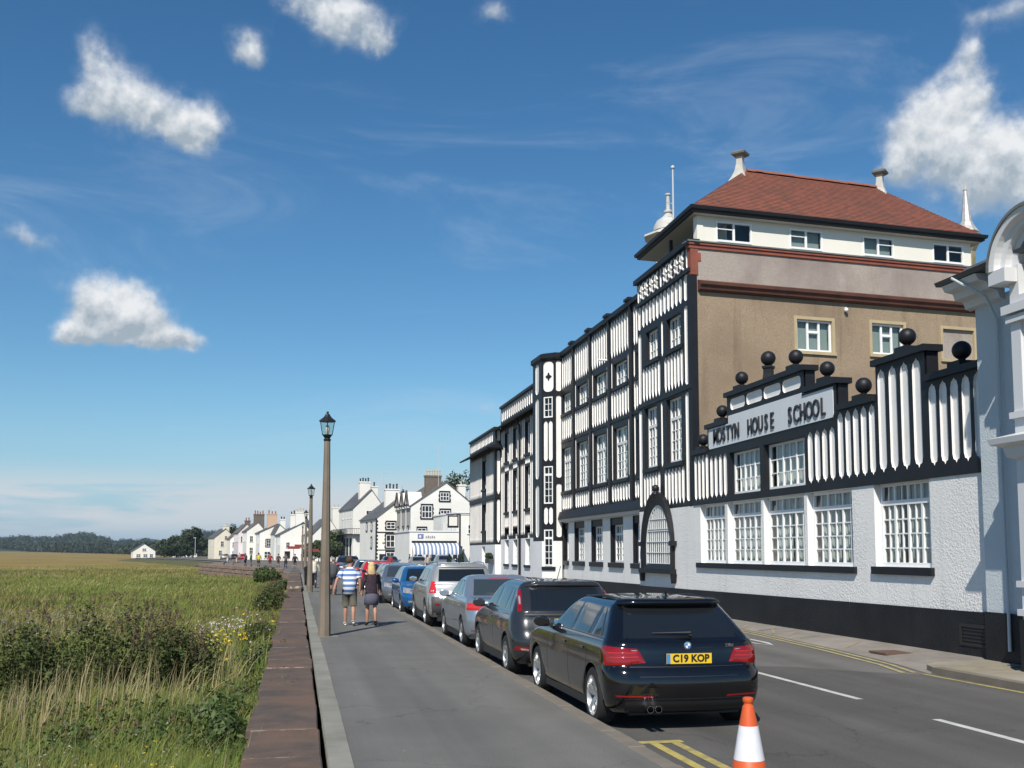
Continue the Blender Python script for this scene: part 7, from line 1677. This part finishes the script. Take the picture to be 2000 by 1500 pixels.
lab(blades('marsh_sward', 60000, 8, (24, 170), (.12, .32), (.010, .024), G2, bend=1.6, seed=3, density=1.0, segs=2), 'windblown brown and olive sward across the open marsh', 'grass')
lab(blades('fresh_sward', 30000, -6, (30, 120), (.15, .34), (.010, .022), G1, bend=1.4, seed=4, density=1.1, segs=2), 'bright green sward below the sea wall', 'grass')
lab(blades('straw_stalks', 300, 0, (0, 0), (.75, 1.3), (.014, .024), G3, bend=.35, seed=5, fixed=patch(-3.2, 16.4, .8, .9)), 'pale dry grass stalks in front of the dock bush', 'grass')
lab(blades('straw_stalks', 230, 0, (0, 0), (.6, 1.05), (.012, .022), G3, bend=.5, seed=6, fixed=patch(-1.7, 19.8, .5, 1.8)), 'pale dry grass stalks beside the yellow flowers', 'grass')
lab(blades('straw_stalks', 150, 0, (0, 0), (.6, .95), (.012, .02), G3, bend=1.1, seed=8, fixed=patch(-3.3, 11.9, .35, .6)), 'pale drooping grass stalks among green grass in the near marsh', 'grass')
lab(blades('straw_stalks', 1100, 2, (9, 40), (.4, .9), (.008, .016), G3, bend=.9, seed=9), 'scattered pale dry grass stems across the near marsh', 'grass')
def tussocks(k, per, seed, ylo, yhi, sp):
    def f(r, n):
        u = r.random(k); cy = ylo*(yhi/ylo)**u; cx = -1-r.random(k)*(.315*cy+4); i = r.integers(0, k, n); sc = sp*np.clip(cy[i]/40, .6, 3)
        return np.minimum(cx[i]+r.normal(0, 1, n)*sc*1.6, -.7), np.clip(cy[i]+r.normal(0, 1, n)*sc, 9, 400)
    return f
lab(blades('dark_tussocks', 15000, 0, (0, 0), (.2, .5), (.008, .016), G4, bend=1.0, seed=41, segs=2, fixed=tussocks(260, 60, 41, 24, 190, .30)), 'dark green tussocks dotted over the open marsh', 'grass')
lab(blades('straw_tussocks', 6000, 0, (0, 0), (.2, .5), (.006, .014), G3, bend=1.2, seed=42, segs=2, fixed=tussocks(200, 60, 43, 24, 200, .45)), 'pale straw tussocks dotted over the open marsh', 'grass')
lab(blades('green_tussocks', 15000, 0, (0, 0), (.2, .45), (.008, .016), G1, bend=1.2, seed=43, segs=2, fixed=tussocks(150, 60, 47, 30, 220, .6)), 'fresh green tussocks dotted over the open marsh', 'grass')
def leaf_cloud(name, blobs, n, size, mat, seed=1, flat=.5):
    """leaf-sized faces scattered through lumpy ellipsoids: (x,y,z,rx,ry,rz)"""
    r = np.random.default_rng(seed); B = np.array(blobs, float); vol = (B[:, 3]*B[:, 4]*B[:, 5])**.8; idx = r.choice(len(B), n, p=vol/vol.sum()); b = B[idx]
    d = r.normal(0, 1, (n, 3)); d /= np.linalg.norm(d, axis=1, keepdims=True); rad = r.random(n)**.38
    lump = 1+.22*np.sin(d[:, 0]*5+b[:, 0]*3)*np.sin(d[:, 1]*4+1)*np.sin(d[:, 2]*5+b[:, 1]); P = b[:, :3]+d*(rad*lump)[:, None]*b[:, 3:6]
    s = size[0]+(size[1]-size[0])*r.random(n); nn = d+r.normal(0, flat, (n, 3)); nn /= np.linalg.norm(nn, axis=1, keepdims=True)
    u = np.cross(nn, r.normal(0, 1, (n, 3))); u /= np.linalg.norm(u, axis=1, keepdims=True)+1e-9; v = np.cross(nn, u)
    V = np.stack([P-u*s[:, None], P-v*s[:, None]*.45+nn*s[:, None]*.1, P+u*s[:, None], P+v*s[:, None]*.45+nn*s[:, None]*.1], 1).reshape(-1, 3); F = np.arange(4*n).reshape(-1, 4)
    return np_mesh(name, V, F, mat)
DOCK = material('dock_brown', (.17, .105, .075), .85, (.10, .075, .045), 2.5, island=.5, transl=.2); BRAM = material('bramble_leaf', (.055, .092, .022), .6, (.09, .13, .03), 2, island=.5, transl=.25)
def shrub(label, x, y, w, h, dp, n, leaf, heads=0, seed=1, name='marsh_shrub', size=(.02, .055), top=None):
    z0 = float(gz(np.array(x), np.array(y))); t = thing(name, label, 'shrub', (x, y, z0)); r = random.Random(seed); bl = []
    for k in range(int(6+w*5)):
        a = r.uniform(-.5, .5); bl.append((x+a*w, y+r.uniform(-.5, .5)*dp, z0+h*r.uniform(.2, .62)*(1-.7*abs(a)), r.uniform(.22, .4), r.uniform(.22, .4), h*r.uniform(.25, .4)))
    link(bpy.data.objects.new('foliage', leaf_cloud('foliage', bl, n, size, leaf, seed)), t)
    m = MB()
    for k in range(int(w*6)):
        a = r.uniform(-.45, .45); m.tube([(x+a*w*.8, y+r.uniform(-.3, .3)*dp, z0-.05), (x+a*w+r.uniform(-.1, .1), y+r.uniform(-.3, .3)*dp, z0+h*r.uniform(.5, .85)*(1-.5*abs(a)))], [.012, .004], 4)
    m.build('stems', material('stem_brown', (.07, .045, .025), .9), t)
    if heads:
        hb = []
        for k in range(heads):
            a = r.uniform(-.5, .5); hz = z0+h*r.uniform(.62, 1.12)*(1-.45*abs(a)*1.2); hb.append((x+a*w, y+r.uniform(-.5, .5)*dp, hz, .028, .028, .13))
        link(bpy.data.objects.new('seed_heads', leaf_cloud('seed_heads', hb, heads*34, (.010, .022), top or DOCK, seed+3)), t)
    return t
shrub('dark brown dock and thistle bush rising from the near marsh grass', -3.5, 20.2, 3.0, 1.95, 1.8, 13000, G4, 150, 21)
shrub('dark dock bush next to the yellow flowers', -2.15, 19.6, 1.3, 1.5, 1.3, 7000, G4, 90, 22)
shrub('low dark bramble sprawling over the sea wall edge', -.72, 15.2, .8, .85, 2.4, 7500, BRAM, 0, 23, name='bramble')
shrub('leafy green bramble against the sea wall beside near coping slabs', -.78, 12.2, .7, .75, 2.6, 6500, BRAM, 0, 24, name='bramble')
shrub('ferny green weed hanging over the coping edge', -.62, 21.0, .55, .8, 2.2, 4200, BRAM, 0, 81, name='weed')
shrub('grassy green weed at the near end of the sea wall', -.66, 9.7, .45, .55, 1.6, 3200, G1, 0, 82, name='weed')
shrub('brown and green weed against the wall beyond the ferny weed', -.8, 28, .7, .85, 5, 5200, G4, 30, 83, name='weed')
shrub('trailing weed lying over the coping slabs', -.35, 17.0, .75, .82, .5, 1100, G4, 0, 28, name='weed', size=(.015, .035))
shrub('small herb growing from a coping joint', -.15, 15.0, .3, .86, .3, 220, BRAM, 0, 29, name='weed', size=(.012, .03))
shrub('rounded green bush below the far stretch of sea wall', -2.4, 92, 2.0, 1.7, 2.0, 7000, BRAM, 0, 25, size=(.06, .14))
shrub('leafy bush at the foot of the far sea wall', -1.1, 66, 1.0, 1.25, 5, 5000, BRAM, 0, 26, size=(.05, .11))
shrub('brownish weed clump beside the sea wall', -1.0, 46, 1.1, 1.3, 5, 5000, G4, 60, 27, size=(.03, .08))
def herbs(name, n, seed, mat, label, yr=(8.6, 26), size=(.02, .05), xf=1.0, h=.5):
    r = np.random.default_rng(seed); u = r.random(n); Y = 1/((1/yr[0])*(1-u)+(1/yr[1])*u); X = -.42-r.random(n)*(np.maximum(.2, .315*Y+xf-.42)); k = np.sin(X*2.1+Y*1.3)+np.sin(X*.9-Y*.8+2)+r.normal(0, .5, n); ok = k > .2; X, Y = X[ok], Y[ok]
    Z = gz(X, Y)+h*r.random(len(X)); bl = np.stack([X, Y, Z, np.full(len(X), .1), np.full(len(X), .1), np.full(len(X), .09)], 1)
    lab(stuff(link(bpy.data.objects.new(name, leaf_cloud(name, bl, len(X)*9, size, mat, seed)))), label, 'herbs')
herbs('leafy_herbs', 6500, 71, BRAM, 'leafy green herbs among the near grass')
herbs('brown_herbs', 2500, 72, DOCK, 'brownish weeds scattered through the marsh grass', (14, 60), (.03, .06), 3, .4)
WF = material('white_flower', (.55, .50, .48), .8, island=.3); YF = material('yellow_flower', (.60, .44, .02), .7, island=.25); SH = material('sea_aster', (.30, .26, .27), .85, island=.35)
def flowers(name, n, cx, cy, sx, sy, h, size, mat, label, seed):
    r = np.random.default_rng(seed); X = np.minimum(cx+r.normal(0, sx, n), -.5); Y = cy+r.normal(0, sy, n); Y = np.clip(Y, 9, 300); Z = gz(X, Y)+h[0]+(h[1]-h[0])*r.random(n)
    bl = np.stack([X, Y, Z, np.full(n, size), np.full(n, size), np.full(n, size*.5)], 1)
    lab(stuff(link(bpy.data.objects.new(name, leaf_cloud(name, bl, n*7, (size*.5, size), mat, seed)))), label, 'flowers')
flowers('yellow_flowers', 60, -1.5, 22.5, .55, 1.7, (.7, 1.0), .035, YF, 'yellow ragwort heads by the sea wall', 1)
flowers('white_flowers', 150, -1.8, 26.5, .5, 2.0, (.65, .95), .028, WF, 'small white flower heads beyond the yellow flowers', 2)
flowers('sea_asters', 600, -8.5, 34, 2.0, 5.5, (.45, .75), .03, SH, 'greyish sea aster heads out on the marsh', 3)
flowers('meadow_flowers', 60, -2.0, 11.5, .7, 1.4, (.35, .55), .012, WF, 'few tiny white flowers in the near grass', 4)
flowers('meadow_flowers', 26, -1.6, 10.8, .5, .8, (.38, .6), .014, YF, 'few tiny yellow flowers in the near grass', 5)
# ------------------------------------------------------------------ trees and hills
LEAF1 = material('oak_leaf', (.034, .060, .016), .7, (.060, .085, .022), .25, island=.5, transl=.2); LEAF2 = material('dark_leaf', (.020, .034, .012), .7, (.034, .052, .016), .25, island=.5, transl=.15); BARK = material('bark', (.06, .045, .035), .95, (.04, .03, .025), 4)
def tree(label, x, y, z0, h, w, mat, seed, n=5000, group=None, size=(.18, .42), conifer=False):
    t = thing('tree', label, 'tree', (x, y, z0), group); r = random.Random(seed); m = MB(); m.tube([(x, y, z0-.3), (x+.1, y, z0+h*.3), (x-.1, y, z0+h*.75)], [h*.03, h*.024, h*.008], 7)
    bl = []
    for k in range(28):
        a = r.uniform(0, 6.28); q = r.uniform(0, .36)*w; zz = z0+h*r.uniform(.26, .88); k2 = 1-.55*max(0, (zz-z0)/h-.5)*2
        p = (x+q*math.cos(a)*k2, y+q*math.sin(a)*k2, zz); bl.append((*p, w*.23*r.uniform(.7, 1.25)*k2, w*.23*k2, h*.14*r.uniform(.8, 1.3)))
        if k < 8: m.tube([(x, y, z0+h*.25), ((x+p[0])/2, (y+p[1])/2, z0+h*.42), p], [h*.014, h*.009, h*.003], 5)
    if conifer: bl = [(x, y, z0+h*q, w*.5*(1-q), w*.5*(1-q), h*.1) for q in np.linspace(.1, .95, 9)]
    m.build('trunk', BARK, t); link(bpy.data.objects.new('crown', leaf_cloud('crown', bl, n, size, mat, seed)), t)
TG = 'trees behind the street houses'
tree('dense green tree rising behind the end of the school', 26.5, 182, 2, 14, 11, LEAF1, 31, 6000, TG)
tree('broad tree behind the white end chimney', 32, 176, 2, 15, 13, LEAF1, 32, 6000, TG)
tree('dark conifer top between the inn and gabled house roofs', 21, 215, 3, 12.5, 5, LEAF2, 33, 2500, TG, conifer=True)
tree('tall dark tree beside the cream end house', -32, 345, -1, 10.5, 10, LEAF2, 34, 5000, TG, (.3, .6))
tree('dark rounded tree behind the street end', -39, 362, -1, 8.5, 13, LEAF2, 35, 5000, TG, (.3, .6))
tree('dark tree behind the cream end house chimney', -20, 352, -1, 12, 12, LEAF2, 36, 4000, TG, (.3, .6))
tree('garden tree with low crown beside the hotel railings', 7.0, 205, 0, 6.2, 7.5, LEAF1, 37, 4000, TG)
tree('garden shrub tree below the hotel balcony', 4.2, 212, 0, 4.8, 6.0, LEAF1, 38, 3500, TG)
for i, (x, y, h, lb) in enumerate(((20.6, 133, 2.2, 'clipped dark conifer at the end of the striped awning'), (21.4, 131, 1.9, 'shortest clipped conifer of the three beside the striped awning'), (22.4, 129, 2.4, 'tallest clipped conifer of the three beside the striped awning'), (11.2, 79, 1.5, 'small clipped conifer next to the hanging sign post'), (11.7, 82, 1.7, 'clipped conifer just beyond the hanging sign post'))):
    t = thing('clipped_conifer', lb, 'shrub', (x, y, -.1), 'clipped conifers near the cafe'); bl = [(x, y, -.1+h*q, .42*(1-q*.8), .42*(1-q*.8), h*.12) for q in np.linspace(.1, .95, 7)]; link(bpy.data.objects.new('foliage', leaf_cloud('foliage', bl, 1500, (.05, .11), LEAF2, 50+i)), t)
m = MB(); m.box(11.9-.3, 12.1, 63.0, 63.35, 1.1, 1.35)
t = thing('window_box', 'grey window box with green plants on the school end wing', 'planter', (11.6, 64.3, 1.2)); m = MB(); m.box(11.55, 11.83, 63.7, 65.2, 1.15, 1.42); m.build('trough', GREYP, t); link(bpy.data.objects.new('plants', leaf_cloud('plants', [(11.68, 63.9+.25*k, 1.6, .15, .16, .2) for k in range(6)], 900, (.03, .08), LEAF1, 61)), t)
# far wood and hills
def hills():
    xs = np.linspace(-3600, 900, 180); ys = np.linspace(900, 3400, 40); X, Y = np.meshgrid(xs, ys); q = np.clip((Y-1100)/900, 0, 1)*np.clip((3500-Y)/900, 0, 1)
    ang = X/Y
    prof = 30+26*np.exp(-((ang+.25)/.07)**2)+36*np.exp(-((ang+.03)/.10)**2)+10*np.sin(ang*60)+6*np.sin(ang*131+1)
    Z = -2.2+np.clip(prof, 6, 200)*q*q*(3-2*q)*.5
    V = np.stack([X.ravel(), Y.ravel(), Z.ravel()], 1); nx, ny = len(xs), len(ys); i, j = np.meshgrid(np.arange(nx-1), np.arange(ny-1)); a = (j*nx+i).ravel()
    structure(link(bpy.data.objects.new('hills', np_mesh('hills', V, np.stack([a, a+1, a+nx+1, a+nx], 1), material('hill_fields', (.030, .048, .020), .95, (.05, .062, .026), .006, color3=(.022, .034, .016), n3=.02), True))))
    r = np.random.default_rng(9); n = 5200; bl = []
    ang = -.34+.47*r.random(n); D = 620+(2300-620)*r.random(n)**1.5
    # the wood comes nearest beside the village and draws back to the left
    near = np.interp(ang, [-.34, -.25, -.17, -.12, -.07, .05, .13], [1900, 1400, 1050, 760, 560, 560, 560]); D = np.maximum(D, near+r.random(n)*140)
    Yt = D; Xt = ang*D; q = np.clip((Yt-1100)/900, 0, 1)*np.clip((3500-Yt)/900, 0, 1); aa = Xt/Yt
    prof = 30+26*np.exp(-((aa+.25)/.07)**2)+36*np.exp(-((aa+.03)/.10)**2)+10*np.sin(aa*60)+6*np.sin(aa*131+1); Zt = -2.0+np.clip(prof, 6, 200)*q*q*(3-2*q)*.5
    S = 2.6+2.9*r.random(n); S = S*np.where(np.abs(aa+.195) < .03, 1.3, 1)*np.where(aa > -.14, 1.25, 1)
    Zt = np.maximum(Zt, -1+rise(Xt, Yt))
    bl = np.stack([Xt, Yt, Zt+S*.75, S*1.0, S*1.0, S*.85], 1)
    me = leaf_cloud('woodland', bl, 120000, (1.0, 2.4), LEAF2, 10); lab(stuff(link(bpy.data.objects.new('woodland', me))), 'dark belt of far woodland along the shore and hills', 'woodland')
hills()
# hedge-topped far shore

# the air between here and the far shore
m = MB(); m.box(-4200, 1200, -400, 3600, -3.2, 60); hz = m.build('haze', material('haze_tmp', (1, 1, 1)))
hm = bpy.data.materials.new('haze_air'); hm.use_nodes = True; hN = hm.node_tree.nodes; hN.clear(); pv = hN.new('ShaderNodeVolumePrincipled'); ho = hN.new('ShaderNodeOutputMaterial'); hm.node_tree.links.new(pv.outputs[0], ho.inputs['Volume'])
pv.inputs['Color'].default_value = (.72, .86, 1.0, 1); pv.inputs['Density'].default_value = .00013; pv.inputs['Anisotropy'].default_value = .2
hz.data.materials.clear(); hz.data.materials.append(hm); stuff(hz); lab(hz, 'thin blue haze over the marsh and far shore', 'haze')
